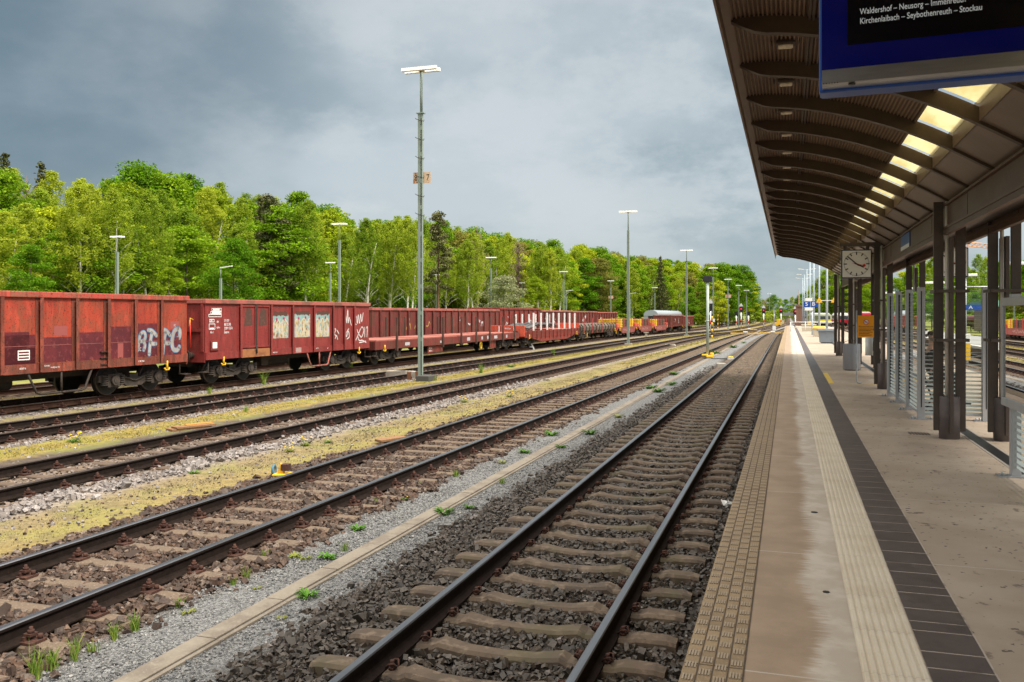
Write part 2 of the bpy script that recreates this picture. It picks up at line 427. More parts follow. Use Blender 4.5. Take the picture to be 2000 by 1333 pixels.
# ---------------------------------------------------------------- railway tracks
def rail_mats(tone):
    side = pmat('rusty rail side', tone, .9, var=[(14,tuple(c*.55 for c in tone),.4,.7,.8),(40,(.09,.05,.03),.6,.8,.5)], bump=(70,.25,.003), spec=.08)
    return side
RS = rail_mats((.019,.013,.011)); RSr = rail_mats((.050,.026,.018))
RH = pmat('worn steel railhead', (.17,.175,.19), .30, .85, var=[(1.5,(.09,.088,.09),.4,.7,.6,(6,.25,1))])
RHd = pmat('dull railhead', (.06,.047,.04), .45, .5, var=[(1.5,(.16,.14,.13),.5,.7,.6,(6,.25,1))])
rail_sec = [(-.075,0),(.075,0),(.075,.012),(.02,.03),(.009,.045),(.009,.125),(.034,.137),(.036,.16),(.028,.17),(-.028,.17),(-.036,.16),(-.034,.137),(-.009,.125),(-.009,.045),(-.02,.03),(-.075,.012)]
def rail(parent, axis, off, y0, y1, mats, sec=rail_sec, zoff=0):
    ys = np.unique(np.concatenate([np.arange(y0, min(60,y1), 2.0), np.arange(60, y1, 4.0), [y1]]))
    mb = MB(); n = len(sec); vs = []
    for y in ys:
        x = float(axis(y))+off; z = float(dip(y))+zoff
        vs += [(x+a, y, z+c) for a, c in sec]
    fs = []; mi = []
    for i in range(len(ys)-1):
        for j in range(n):
            fs.append((i*n+j, i*n+(j+1)%n, (i+1)*n+(j+1)%n, (i+1)*n+j)); mi.append(1 if j in (7,8,9) else 0)
    mb.v = vs; mb.f = fs; mb.sm = [False]*len(fs); mb.mi = mi
    return mb.build('rail', mats, parent)

CON1 = pmat('brown concrete sleeper', (.108,.077,.053), .8, var=[(3,(.075,.054,.040),.44,.6,.9),(9,(.19,.14,.10),.52,.64,.7),(40,(.06,.045,.035),.55,.68,.7),(1.2,(.085,.075,.035),.52,.64,.5)], bump=(70,.25,.005), spec=.35)
CON2 = pmat('weathered sleeper', (.125,.088,.060), .9, var=[(3,(.11,.08,.06),.4,.7,.8),(35,(.3,.24,.18),.5,.75,.6)], bump=(50,.5,.01))
WD = pmat('old timber sleeper', (.115,.078,.055), .95, var=[(5,(.06,.043,.034),.4,.7,.8,(.3,4,4)),(30,(.17,.125,.09),.55,.75,.5)], bump=(30,.6,.01,(.4,4,4)))
def sleeper_mesh(kind):
    mb = MB()
    if kind == 'b70':       # high at the rail seats, waisted in the middle
        xs = [-1.30,-1.22,-.98,-.92,-.56,-.50,-.28,0,.28,.50,.56,.92,.98,1.22,1.30]
        zt = [.0,.018,.018,.0,.0,.028,-.006,-.014,-.006,.028,.0,.0,.018,.018,.0]
        hw = [.085,.10,.108,.108,.108,.108,.092,.085,.092,.108,.108,.108,.108,.10,.085]
        vs = []
        for x,z,w in zip(xs,zt,hw):
            vs += [(x,-w-.015,-.2),(x,-w,z-.025),(x,-w+.025,z),(x,w-.025,z),(x,w,z-.025),(x,w+.015,-.2)]
        n = 6; fs = []
        for i in range(len(xs)-1):
            for j in range(n-1): fs.append((i*n+j,(i+1)*n+j,(i+1)*n+j+1,i*n+j+1))
        fs += [tuple(range(n)), tuple(range((len(xs)-1)*n+n-1,(len(xs)-1)*n-1,-1))]
        mb.add(vs, fs)
        return mb.mesh('sleeper', CON1)
    r = random.Random(5)
    mb.prism([(-.10,-.2),(-.10,-.015),(-.085,0),(.085,0),(.10,-.015),(.10,-.2)], 'x', -1.28, 1.28)
    return mb.mesh('sleeper', CON2 if kind == 'conc' else WD)
def fastening_mesh(kind):
    mb = MB()
    if kind == 'clip':      # spring clips either side of the foot
        for s in (1,):
            for dy in (-.035,.035):
                pts = [(s*.07,dy,.02),(s*.10,dy*1.6,.055),(s*.135,dy*1.3,.06),(s*.15,dy*.5,.03),(s*.12,dy*.3,.012)]
                mb.tube(pts, .0085, 6)
            mb.cyl((s*.105,0,0),(s*.105,0,.07),.017,n=8); mb.cyl((s*.105,0,.0),(s*.105,0,.018),.028,n=6)
        return mb.mesh('rail_clip', M['rust'])
    mb.box(-.19,-.08,-.002,.19,.08,.018)     # ribbed base plate with bolts
    for s in (-1,1):
        mb.box(s*.085-.012,-.06,.018,s*.085+.012,.06,.05)
        mb.cbox((s*.10,0,.06),(.075,.08,.022))
        mb.cyl((s*.105,0,.05),(s*.105,0,.12),.016,n=6); mb.cyl((s*.105,0,.072),(s*.105,0,.096),.028,n=6)
        mb.cyl((s*.155,.045*s,.018),(s*.155,.045*s,.055),.022,n=6)
    return mb.mesh('base_plate', M['rust'])
SLM = {k: sleeper_mesh(k) for k in ('b70','conc','wood')}
FCM = {'b70': fastening_mesh('clip'), 'conc': fastening_mesh('plate'), 'wood': fastening_mesh('plate')}

def build_track(i, label, kind, y0, y1, spacing, mats, phase=0, nfast=60, zs=0.0, tilt=0):
    ax = AX[i]
    t = thing('railway_track', label, 'railway track', (0,0,0))
    for s in (-1,1): rail(t, ax, s*.7535, y0, y1, mats)
    k0 = math.ceil((y0-phase)/spacing); ys = [phase+k*spacing for k in range(k0, int((y1-phase)/spacing))]
    vis = [y for y in ys if y > 1.2]
    near = vis[:100]; rest = vis[100:]
    r = random.Random(i)
    mbs = MB()
    for n, y in enumerate(near):
        ang = math.atan2(float(ax(y+1)-ax(y)),1)
        s = obj('sleeper', SLM[kind], t, (float(ax(y)), y, float(dip(y))+zs+r.uniform(-.004,.004)), (0,0,-ang+r.uniform(-.006,.006)), (r.uniform(.985,1.0),1,1))
        if n < nfast:
            for sd in (-1,1):
                if kind == 'b70':
                    for ro in (0, PI): obj('rail_clip', FCM[kind], s, (sd*.7535,0,-zs), (0,0,ro))
                else: obj('base_plate', FCM[kind], s, (sd*.7535,0,-zs))
    if rest:
        src = SLM[kind]; P0 = [tuple(v.co) for v in src.vertices]; F0 = [tuple(p.vertices) for p in src.polygons]
        FP = FCM[kind]; P1 = [tuple(v.co) for v in FP.vertices]; 
        for y in rest:
            x = float(ax(y)); z = float(dip(y))+zs
            mbs.add([(x+a,y+b,z+c) for a,b,c in P0], F0)
            for sd in (-1,1): mbs.box(x+sd*.7535-.17,y-.07,z,x+sd*.7535+.17,y+.07,z+.06)
        tag(mbs.build('sleeper', SLM[kind].materials[0], t), kind='stuff')
    return t
build_track(1,'railway track beside the platform edge with curved concrete sleepers and spring clips','b70',-8,330,.6,[RS,RH],5.85,55,0.0)
build_track(2,'railway track left of the narrow concrete trough with rusty bolted base plates','conc',-8,320,.66,[RS,RH],.2,90,-.005)
build_track(3,'railway track between the two yellow moss strips with pale stones around it','wood',-8,320,.65,[RS,RHd],.1,90,-.012)
build_track(4,'railway track in front of the red wagons left of the tall mast','wood',-8,320,.65,[RS,RHd],.35,80,-.02)
build_track(5,'rusty railway track carrying the graffiti covered red goods wagons','wood',-8,320,.65,[RSr,RHd],.2,40,-.03)
build_track(6,'rusty railway track behind the front goods train carrying maroon open wagons','wood',-8,320,.65,[RSr,RHd],.5,10,-.03)
build_track(7,'railway track hidden along the far side of the platform','conc',-8,300,.65,[RS,RH],.5,0,0)
build_track(8,'railway track seen behind the wind shelter along the low platform','conc',-8,300,.65,[RS,RH],.3,40,0)
build_track(9,'railway track behind the low platform with dark sleeper ends','wood',-8,300,.65,[RS,RHd],.3,0,0)

# ---------------------------------------------------------------- ballast stones (stuff)
def stone_protos(n=10, flat=.75):
    out = []
    for k in range(n):
        c = np.array([(x,y,z) for x in (-1,1) for y in (-1,1) for z in (-1,1)], float)
        c += NR.uniform(-.42,.42,c.shape); c *= np.array([1.0,NR.uniform(.6,.9),NR.uniform(.45,.8)])*flat
        out.append(c)
    return out
STP = stone_protos()
Q = np.array([(0,1,3,2),(4,6,7,5),(0,4,5,1),(2,3,7,6),(0,2,6,4),(1,5,7,3)])
TRI = np.concatenate([Q[:,[0,1,2]],Q[:,[0,2,3]]])
def rot_mats(n):
    q = NR.normal(size=(n,4)); q /= np.linalg.norm(q,axis=1)[:,None]
    w,x,y,z = q.T
    return np.stack([np.stack([1-2*(y*y+z*z),2*(x*y-z*w),2*(x*z+y*w)],-1),np.stack([2*(x*y+z*w),1-2*(x*x+z*z),2*(y*z-x*w)],-1),np.stack([2*(x*z-y*w),2*(y*z+x*w),1-2*(x*x+y*y)],-1)],1)
def in_view(x,y,z,mx=180):
    zc = -x*SN+y*CS; zc = np.maximum(zc,.05)
    u = 1000+F*(x*CS+y*SN)/zc; v = VY-F*(z-CZ)/zc
    return (zc > 1.5) & (u > -mx) & (u < 2000+mx) & (v < 1333+mx)
def stones(name, c0, c1, y0, y1, dens, size, mat, zc=-.06, zj=.02, edge=.25, skip=None, fall=None):
    n = int((c1-c0)*(y1-y0)*dens)
    c = NR.uniform(c0,c1,n); y = NR.uniform(y0,y1,n)
    if fall: keep = NR.uniform(size=n) < np.clip((fall[1]-y)/(fall[1]-fall[0]),.12,1); c, y = c[keep], y[keep]
    wob = edge*(np.sin(y*1.7)+np.sin(y*4.1+1)+np.sin(y*9.3+2))/3
    ed = np.minimum(c-(c0+edge+wob), (c1-edge+wob*.8)-c)
    k = NR.uniform(size=len(c)) < np.clip(ed/.18+.5,.02,1)
    c, y = c[k], y[k]
    ks = sorted(CANON.items(), key=lambda t: t[1])
    ref = min(ks, key=lambda t: abs(t[1]-(c0+c1)/2))[0]
    x = c + AX[ref](y) - CANON[ref]
    k = in_view(x,y,np.zeros_like(x)); x, y, c = x[k], y[k], c[k]
    if skip is not None:
        sp, ph, hw, xl, i, pr = skip
        dx = np.abs(x-AX[i](y)); dy = np.abs((y-ph+sp/2) % sp - sp/2)
        bad = (dx < xl) & (dy < hw) & (NR.uniform(size=len(x)) < pr)
        bad |= np.abs(dx-.7535) < .085
        x, y, c = x[~bad], y[~bad], c[~bad]
    n = len(x)
    s = size*NR.lognormal(0,.28,n)
    z = zc + NR.uniform(-zj,zj,n) + dip(y)
    R3 = rot_mats(n); P = np.array(STP)[NR.integers(0,len(STP),n)]*s[:,None,None]
    Vv = np.einsum('nij,nkj->nki',R3,P); Vv[:,:,2] *= .85
    Vv += np.stack([x,y,z],-1)[:,None,:]
    Ff = (TRI[None]+(np.arange(n)*8)[:,None,None]).reshape(-1,3)
    o = obj(name, np_mesh(name, Vv.reshape(-1,3), Ff, mat)); tag(o, kind='stuff')
    return o
def stone_mat(name, cols, rough=.75, spec=.35):
    m, nt, b = newmat(name)
    g = nt.nodes.new('ShaderNodeNewGeometry')
    r = nt.nodes.new('ShaderNodeValToRGB'); e = r.color_ramp.elements
    e[0].position = 0; e[0].color = (*cols[0],1); e[1].position = 1; e[1].color = (*cols[-1],1)
    for i, c in enumerate(cols[1:-1]): el = e.new((i+1)/(len(cols)-1)); el.color = (*c,1)
    nt.links.new(g.outputs['Random Per Island'], r.inputs['Fac'])
    f = noise_fac(nt, g.outputs['Position'], 45, .35, .75, 4)
    c = mixc(nt, f, r.outputs['Color'], tuple(np.array(cols[len(cols)//2])*.6))
    nt.links.new(c, b.inputs['Base Color']); b.inputs['Roughness'].default_value = rough; b.inputs['Specular IOR Level'].default_value = spec
    return m
ST1 = stone_mat('dark wet ballast', [(.022,.015,.011),(.038,.028,.020),(.062,.045,.032),(.033,.026,.020),(.082,.058,.040),(.046,.037,.030),(.11,.085,.064)], .55, .5)
ST2 = stone_mat('brown ballast', [(.030,.018,.013),(.065,.037,.025),(.12,.068,.044),(.045,.030,.024),(.16,.10,.068),(.065,.052,.046),(.22,.165,.13)])
ST3 = stone_mat('pale pinkish ballast', [(.12,.10,.088),(.22,.185,.165),(.31,.27,.25),(.19,.17,.165),(.39,.35,.33),(.15,.13,.12)])
ST4 = stone_mat('tan grey ballast', [(.10,.07,.055),(.16,.12,.095),(.22,.17,.14),(.13,.10,.085),(.28,.23,.20)])
STG = stone_mat('grey fine gravel', [(.10,.10,.10),(.17,.17,.17),(.24,.24,.24),(.13,.13,.135),(.36,.35,.33),(.20,.19,.18)])
S1 = (.6,5.85,.112,1.32,1,1.0)
stones('ballast',-4.15,-.46,2.2,13,860,.026,ST1,-.048,.024,.12,S1)
stones('ballast',-4.1,-.46,13,46,320,.031,ST1,-.048,.018,.12,S1,fall=(16,46))
S2 = (.66,.2,.085,1.2,2,.93)
stones('ballast',-8.4,-5.05,3,15,520,.035,ST2,-.026,.022,.25,S2)
stones('ballast',-8.3,-5.05,15,46,260,.032,ST2,-.038,.02,.25,S2,fall=(16,46))
S3 = (.65,.1,.10,1.2,3,.6)
stones('ballast',-12.35,-9.9,6,34,150,.032,ST4,-.045,.018,.2,S3,fall=(12,40))
stones('ballast',-10.5,-9.45,6,34,330,.042,ST3,-.035,.035,.3,None,fall=(16,44))
stones('ballast',-12.95,-12.2,7,36,170,.034,ST3,-.045,.02,.2,None,fall=(14,40))
S4 = (.65,.35,.10,1.2,4,.6)
stones('ballast',-17.5,-14.7,11,42,130,.033,ST4,-.045,.018,.25,S4,fall=(16,46))
stones('ballast',-15.2,-14.4,12,48,150,.036,ST3,-.045,.02,.25,None,fall=(20,52))
stones('ballast',-19.45,-18.8,14,50,170,.038,ST3,-.055,.02,.15,None,fall=(25,60))
stones('gravel',-5.5,-3.85,2.5,22,900,.011,STG,-.040,.008,.25,None,fall=(8,24))
stones('gravel',-4.2,-.46,3,12,10,.02,ST3,-.035,.01,.1,S1)
stones('gravel',-9.9,-7.9,5,30,26,.016,ST2,-.035,.01,.1)
stones('gravel',-9.9,-8.2,5,30,10,.022,ST3,-.035,.012,.1)
stones('gravel',-14.9,-12.7,9,34,12,.022,ST3,-.03,.01,.1)

# ---------------------------------------------------------------- grass and moss (stuff)
def blade_mat(name, cols):
    m, nt, b = newmat(name)
    g = nt.nodes.new('ShaderNodeNewGeometry')
    r = nt.nodes.new('ShaderNodeValToRGB'); e = r.color_ramp.elements
    e[0].position = 0; e[0].color = (*cols[0],1); e[1].position = 1; e[1].color = (*cols[-1],1)
    for i, c in enumerate(cols[1:-1]): el = e.new((i+1)/(len(cols)-1)); el.color = (*c,1)
    nt.links.new(g.outputs['Random Per Island'], r.inputs['Fac'])
    f = noise_fac(nt, g.outputs['Position'], .6, .45, .62, 4)
    c = mixc(nt, f, r.outputs['Color'], tuple(np.array(cols[0])*.7+np.array((.10,.17,.03))*.3))
    nt.links.new(c, b.inputs['Base Color']); b.inputs['Roughness'].default_value = .7
    b.inputs['Specular IOR Level'].default_value = .2
    return m
def blades(name, c0, c1, y0, y1, dens, h, mat, ref, zb=-.045, w=.008, fall=None, edge=.3, pa=.75, pm=.12):
    n = int((c1-c0)*(y1-y0)*dens); c = NR.uniform(c0,c1,n); y = NR.uniform(y0,y1,n)
    if fall: k = NR.uniform(size=n) < np.clip((fall[1]-y)/(fall[1]-fall[0]),.1,1); c, y = c[k], y[k]
    wob = edge*(np.sin(y*1.3)+np.sin(y*3.7+1)+np.sin(y*8.3+2))/3
    ed = np.minimum(c-(c0+edge+wob),(c1-edge+wob*.7)-c); pat = np.sin(c*5.1+np.sin(y*1.9)*2)*np.sin(y*2.3+np.sin(c*3.7)*2)+.6*np.sin(c*11+y*7)*np.sin(y*9-c*4)
    k = NR.uniform(size=len(c)) < np.clip(ed/.25+.5,.03,1)*np.clip(pa+.55*pat,pm,1); c, y = c[k], y[k]
    x = c+AX[ref](y)-CANON[ref]; k = in_view(x,y,np.zeros_like(x)); x, y = x[k], y[k]; n = len(x)
    a = NR.uniform(0,2*PI,n); hh = h*NR.uniform(.4,1.3,n); ww = w*NR.uniform(.7,1.4,n)*(1+y/25)
    lean = NR.normal(0,.45,(n,2))*hh[:,None]
    b0 = np.stack([x-np.cos(a)*ww, y-np.sin(a)*ww, np.full(n,zb)+dip(y)],-1); b1 = np.stack([x+np.cos(a)*ww, y+np.sin(a)*ww, np.full(n,zb)+dip(y)],-1)
    tp = np.stack([x+lean[:,0], y+lean[:,1], zb+hh+dip(y)],-1)
    Vv = np.stack([b0,b1,tp],1).reshape(-1,3); Ff = np.arange(n*3).reshape(-1,3)
    return tag(obj(name, np_mesh(name,Vv,Ff,mat)), kind='stuff')
BM1 = blade_mat('dry olive moss grass', [(.19,.145,.08),(.26,.20,.115),(.33,.265,.165),(.12,.11,.055),(.21,.175,.095)])
BM2 = blade_mat('yellow green moss grass', [(.26,.20,.04),(.33,.26,.06),(.19,.20,.035),(.34,.24,.06),(.22,.23,.045)])
blades('moss',-9.75,-8.05,5,60,1000,.022,BM1,2,w=.0045,fall=(14,70))
blades('moss',-14.75,-13.35,9,70,700,.035,BM2,3,w=.006,zb=-.035,fall=(24,80))
blades('grass',-18.75,-17.4,13,90,260,.05,BM2,4,zb=-.09,fall=(30,95))
blades('grass',-24.0,-21.9,15,100,160,.07,BM2,5,zb=-.09,fall=(40,110))
WD1 = blade_mat('sparse green weeds', [(.07,.14,.015),(.12,.20,.03),(.17,.22,.04),(.22,.20,.06)])
blades('grass',-5.75,-5.05,3,40,420,.06,WD1,2,zb=-.05,w=.006,fall=(10,50),edge=.1,pa=-.55,pm=0)
blades('grass',-4.9,-4.0,4,40,220,.035,WD1,1,zb=-.045,w=.006,fall=(12,50),edge=.1,pa=-.7,pm=0)
blades('grass',-10.2,-9.4,6,40,260,.05,WD1,3,zb=-.045,w=.006,fall=(14,50),edge=.1,pa=-.55,pm=0)
blades('moss',-9.6,-8.3,45,140,90,.06,BM2,2,fall=(60,150))
blades('moss',-14.6,-13.3,60,150,90,.07,BM2,3,fall=(70,170))

# ---------------------------------------------------------------- concrete cable trough
mb = MB(); TR = pmat('trough lid concrete', (.205,.175,.14), .9, var=[(2.5,(.145,.12,.095),.42,.6,.8),(9,(.25,.215,.175),.52,.66,.5),(50,(.30,.26,.21),.5,.75,.5)], bump=(90,.2,.003))
y = -6.0
while y < 150:
    j = RD.uniform(-.004,.004)
    mb.box(-4.62+j, y+.006, -.14, -4.435+j, y+.994, -.008+RD.uniform(-.003,.003))
    mb.box(-4.425+j*.5, y+.003, -.14, -4.385+j*.5, y+.997, -.02)
    y += 1.0
tag(mb.build('cable_trough', TR, None, bevel=.004), 'long narrow concrete cable trough running through the grey gravel strip', 'cable trough')
# ---------------------------------------------------------------- platform and its paving
PY0, PY1 = -10.0, 132.0
def platform_mat():
    m, nt, b = newmat('platform concrete')
    g = nt.nodes.new('ShaderNodeNewGeometry'); pos = g.outputs['Position']
    sx = nt.nodes.new('ShaderNodeSeparateXYZ'); nt.links.new(pos, sx.inputs[0])
    # damp brown zone along the edge with a ragged boundary to the dry grey
    f1 = N(nt,'ShaderNodeTexNoise'); f1.inputs['Scale'].default_value = 1; f1.inputs['Detail'].default_value = 6; f1.inputs['Roughness'].default_value = .68
    mp = nt.nodes.new('ShaderNodeMapping'); mp.inputs['Scale'].default_value = (6.0,34,1); nt.links.new(pos, mp.inputs[0]); nt.links.new(mp.outputs[0], f1.inputs['Vector'])
    f2 = N(nt,'ShaderNodeTexNoise'); f2.inputs['Scale'].default_value = 1.1; f2.inputs['Detail'].default_value = 2
    nt.links.new(pos, f2.inputs['Vector'])
    e = N(nt,'ShaderNodeMath',operation='MULTIPLY_ADD'); e.inputs[1].default_value = .26; nt.links.new(f1.outputs['Fac'], e.inputs[0]); nt.links.new(sx.outputs['X'], e.inputs[2])
    e2 = N(nt,'ShaderNodeMath',operation='MULTIPLY_ADD'); e2.inputs[1].default_value = .30; nt.links.new(f2.outputs['Fac'], e2.inputs[0]); nt.links.new(e.outputs[0], e2.inputs[2])
    mr = N(nt,'ShaderNodeMapRange'); mr.inputs['From Min'].default_value = .37; mr.inputs['From Max'].default_value = .445
    nt.links.new(e2.outputs[0], mr.inputs['Value'])
    brown = mixc(nt, noise_fac(nt,pos,2.2,.35,.65,6), (.25,.178,.120), (.315,.23,.16))
    brown = mixc(nt, noise_fac(nt,pos,160,.66,.78,2), brown, (.36,.27,.19))
    grey = mixc(nt, noise_fac(nt,pos,5,.4,.65,6), (.40,.34,.28), (.48,.42,.36))
    near = mixc(nt, mr.outputs[0], brown, grey)
    # taupe area behind the dark tiles with faint stains
    tp = mixc(nt, noise_fac(nt,pos,.9,.38,.66,7), (.31,.245,.19), (.39,.32,.255))
    tp = mixc(nt, noise_fac(nt,pos,140,.6,.8,2), tp, (.38,.32,.26))
    s1 = noise_fac(nt,pos,4.5,.63,.70,5); tp = mixc(nt, s1, tp, (.155,.115,.09))
    s2 = noise_fac(nt,pos,17,.66,.69,2); tp = mixc(nt, s2, tp, (.10,.075,.06))
    s3 = noise_fac(nt,pos,.45,.54,.66,5); s3m = N(nt,'ShaderNodeMath',operation='MULTIPLY'); s3m.inputs[1].default_value=.5; nt.links.new(s3,s3m.inputs[0])
    tp = mixc(nt, s3m.outputs[0], tp, (.17,.125,.095))
    gt = N(nt,'ShaderNodeMath',operation='GREATER_THAN'); gt.inputs[1].default_value = .8; nt.links.new(sx.outputs['X'], gt.inputs[0])
    c = mixc(nt, gt.outputs[0], near, tp)
    # slab joints
    def joint(sp, w, ph):
        a = N(nt,'ShaderNodeMath',operation='ADD'); a.inputs[1].default_value = ph; nt.links.new(sx.outputs['Y'], a.inputs[0])
        mo = N(nt,'ShaderNodeMath',operation='PINGPONG'); mo.inputs[1].default_value = sp/2; nt.links.new(a.outputs[0], mo.inputs[0])
        lt = N(nt,'ShaderNodeMath',operation='LESS_THAN'); lt.inputs[1].default_value = w; nt.links.new(mo.outputs[0], lt.inputs[0])
        return lt.outputs[0]
    jm = N(nt,'ShaderNodeMath',operation='MULTIPLY'); jm.inputs[1].default_value = .8; nt.links.new(joint(2.2,.006,.13),jm.inputs[0])
    c = mixc(nt, jm.outputs[0], c, (.46,.41,.36))
    nt.links.new(c, b.inputs['Base Color'])
    rr = mixc(nt, mr.outputs[0], (.62,.62,.62), (.85,.85,.85)); nt.links.new(rr, b.inputs['Roughness'])
    b.inputs['Specular IOR Level'].default_value = .35
    bp = N(nt,'ShaderNodeBump'); bp.inputs['Strength'].default_value = .2; bp.inputs['Distance'].default_value = .003
    nt.links.new(noise_fac(nt,pos,120,0,1,4), bp.inputs['Height']); nt.links.new(bp.outputs[0], b.inputs['Normal'])
    return m
mb = MB(); mb.box(-.48,PY0,-.3,5.2,PY1,PZ)
platform = tag(mb.build('platform', platform_mat(), None), kind='structure')

# edge paving: four columns of blocks with small raised bars
EM = pmat('tan edge paving', (.275,.195,.112), .75, var=[(3,(.20,.14,.082),.42,.60,.8),(55,(.36,.27,.17),.55,.75,.6),(1.1,(.34,.22,.10),.6,.75,.4)], bump=(150,.5,.004), spec=.4, world=True)
EB = pmat('grey raised bars', (.30,.235,.165), .55, var=[(40,(.22,.165,.11),.45,.7,.7)], world=True)
JT = pmat('dark joint', (.07,.05,.035), .9)
mb = MB(); mb.box(-.484,PY0,PZ-.12,-.205,PY1,PZ+.004); edge = mb.build('edge_paving', EM, platform)
mb = MB(); w = .279/4
for k in range(1,5):
    x = -.484+w*k
    mb.box(x-.0035,PY0,PZ+.0035,x+.0035,45,PZ+.0055)
for k in range(30): mb.box(-.484,2.07+k*2.2-.003,PZ+.0035,-.205,2.07+k*2.2+.003,PZ+.0056)
mb.build('edge_joint', JT, platform)
mb = MB(); y = 3.2
while y < 30:
    for k in range(4):
        yo = y + (.075 if k % 2 else 0)
        for j in range(4):
            x = -.484+w*k+.014+j*.014
            mb.box(x-.0045,yo-.034,PZ+.003,x+.0045,yo+.034,PZ+.0095)
    y += .15
mb.build('edge_bars', EB, platform)

# white guidance strip with ridges running along the platform
WM = pmat('pale tactile paving', (.58,.51,.41), .7, var=[(2.2,(.50,.42,.32),.42,.66,.8),(11,(.40,.30,.2),.63,.76,.5),(60,(.66,.60,.50),.5,.8,.4)], bump=(120,.15,.002), world=True)
mb = MB(); x0, x1 = .327, .625; nr = 8; pw = (x1-x0)/nr; sec = []
for k in range(nr):
    a = x0+k*pw
    sec += [(a,.004),(a+pw*.22,.004),(a+pw*.34,.0115),(a+pw*.80,.0115),(a+pw*.92,.004)]
sec += [(x1,.004)]
for k in range(int((PY1-PY0)/.3)):
    ya = PY0+k*.3; yb = ya+.3
    if ya > 45: yb = ya+.3
    dz = RD.uniform(-.0008,.0008)
    mb.strip([(x,ya+.0015,PZ+z+dz) for x,z in sec], [(x,yb-.0015,PZ+z+dz) for x,z in sec], smooth=False)
mb.build('tactile_strip', WM, platform)
# dark tile band
DM = pmat('dark brown tile', (.066,.050,.048), .5, var=[(2,(.088,.068,.064),.4,.65,.8),(6,(.05,.038,.037),.5,.62,.7),(40,(.115,.092,.086),.6,.8,.5)], bump=(70,.35,.003,(1,.35,1)), spec=.5, world=True)
GJ = pmat('pale grout', (.40,.34,.29), .8, var=[(6,(.2,.16,.13),.5,.62,.8)], world=True)
mb = MB(); mj = MB(); mj.box(.626,PY0,PZ+.001,.927,PY1,PZ+.0071); y = PY0; r = random.Random(3)
while y < PY1:
    L = r.choice([.30,.30,.30,.15,.22]) if y < 50 else .6
    mb.box(.6275,y+.0055,PZ+.002,.917,y+L-.0055,PZ+.0078+r.uniform(-.0004,.0004)); y += L
mb.build('dark_tile_band', DM, platform); mj.build('tile_grout', GJ, platform)
# drain slot, gratings, smoking area lines
mb = MB(); mb.box(2.30,PY0,PZ+.0005,2.52,PY1,PZ+.004); mb.build('drain_channel', pmat('drain frame',(.30,.27,.24),.6), platform)
mb = MB(); mb.box(2.335,PY0,PZ+.0005,2.485,PY1,PZ+.0075); mb.build('drain_slot', M['black'], platform)
YL = pmat('yellow floor paint', (.62,.42,.06), .7, var=[(14,(.35,.26,.12),.5,.72,.7)])
mb = MB(); mb.box(.93,22.55,PZ+.001,1.05,26.55,PZ+.0045); mb.box(1.05,22.55,PZ+.001,2.3,22.62,PZ+.0045); mb.box(1.05,26.48,PZ+.001,2.3,26.55,PZ+.0045)
mb.build('floor_marking', YL, platform)
mb = MB()
for i in range(7): mb.box(1.62+i*.04,13.35,PZ+.001,1.645+i*.04,13.6,PZ+.005)
mb.build('floor_grating', M['steel_dark'], platform)
mb = MB()
for X,Y,rx in ((.215,5.62,.02),(.205,7.85,.028)): mb.cyl((X,Y,PZ),(X,Y,PZ+.004),rx,n=16)
mb.build('survey_stud', M['blackmetal'], platform)

# low platform beyond the next tracks
mb = MB(); mb.box(11.6,-10,-.3,16.9,150,.55)
p2 = tag(mb.build('platform', pmat('pale asphalt', (.23,.22,.215), .8, var=[(2,(.28,.27,.26),.4,.7,.7)]), None), kind='structure')
mb = MB(); mb.box(11.55,-10,.40,11.9,150,.556); mb.build('edge_paving', pmat('kerb stone', (.42,.40,.37), .8), p2)
mb = MB(); mb.box(11.585,-10,-.25,11.6,150,.40); mb.build('platform_wall', pmat('rusty brown platform wall',(.10,.06,.04),.9,var=[(1.5,(.05,.035,.025),.4,.6,.8,(1,2,.4))]), p2)

# ---------------------------------------------------------------- station canopy
XM = 2.36
PROF = [(-.54,4.955),(0,4.945),(.31,4.91),(.7,4.785),(1.12,4.645),(1.52,4.455),(1.85,4.275),(2.14,4.085),(2.36,3.97)]
pz_ = np.polyfit([p[0] for p in PROF],[p[1] for p in PROF],5)
def prof(x): return float(np.polyval(pz_, x))
def mir(x): return 2*XM-x
RIBY = [13.09+k*1.37 for k in range(-17,19)]
CY0, CY1 = RIBY[0]-.3, RIBY[-1]+.28
SH = .14                   # sheet sits above the rib undersides
canopy = thing('station_canopy', 'dark brown curved station canopy on cross shaped steel columns over the platform', 'canopy', (0,0,0))
CB = pmat('brown corrugated sheet', (.23,.155,.105), .5, var=[(2.5,(.17,.112,.076),.4,.65,.7),(25,(.28,.195,.135),.5,.75,.5)], spec=.45, world=True)
CPL = pmat('brown ceiling plate', (.205,.145,.11), .42, var=[(1.8,(.16,.11,.082),.4,.65,.8),(9,(.18,.14,.12),.5,.75,.4)], spec=.5, world=True)
TOPM = pmat('canopy top sheet', (.10,.085,.075), .7)
xa, xb, xc, xd = -.455, 1.30, 1.68, 2.30
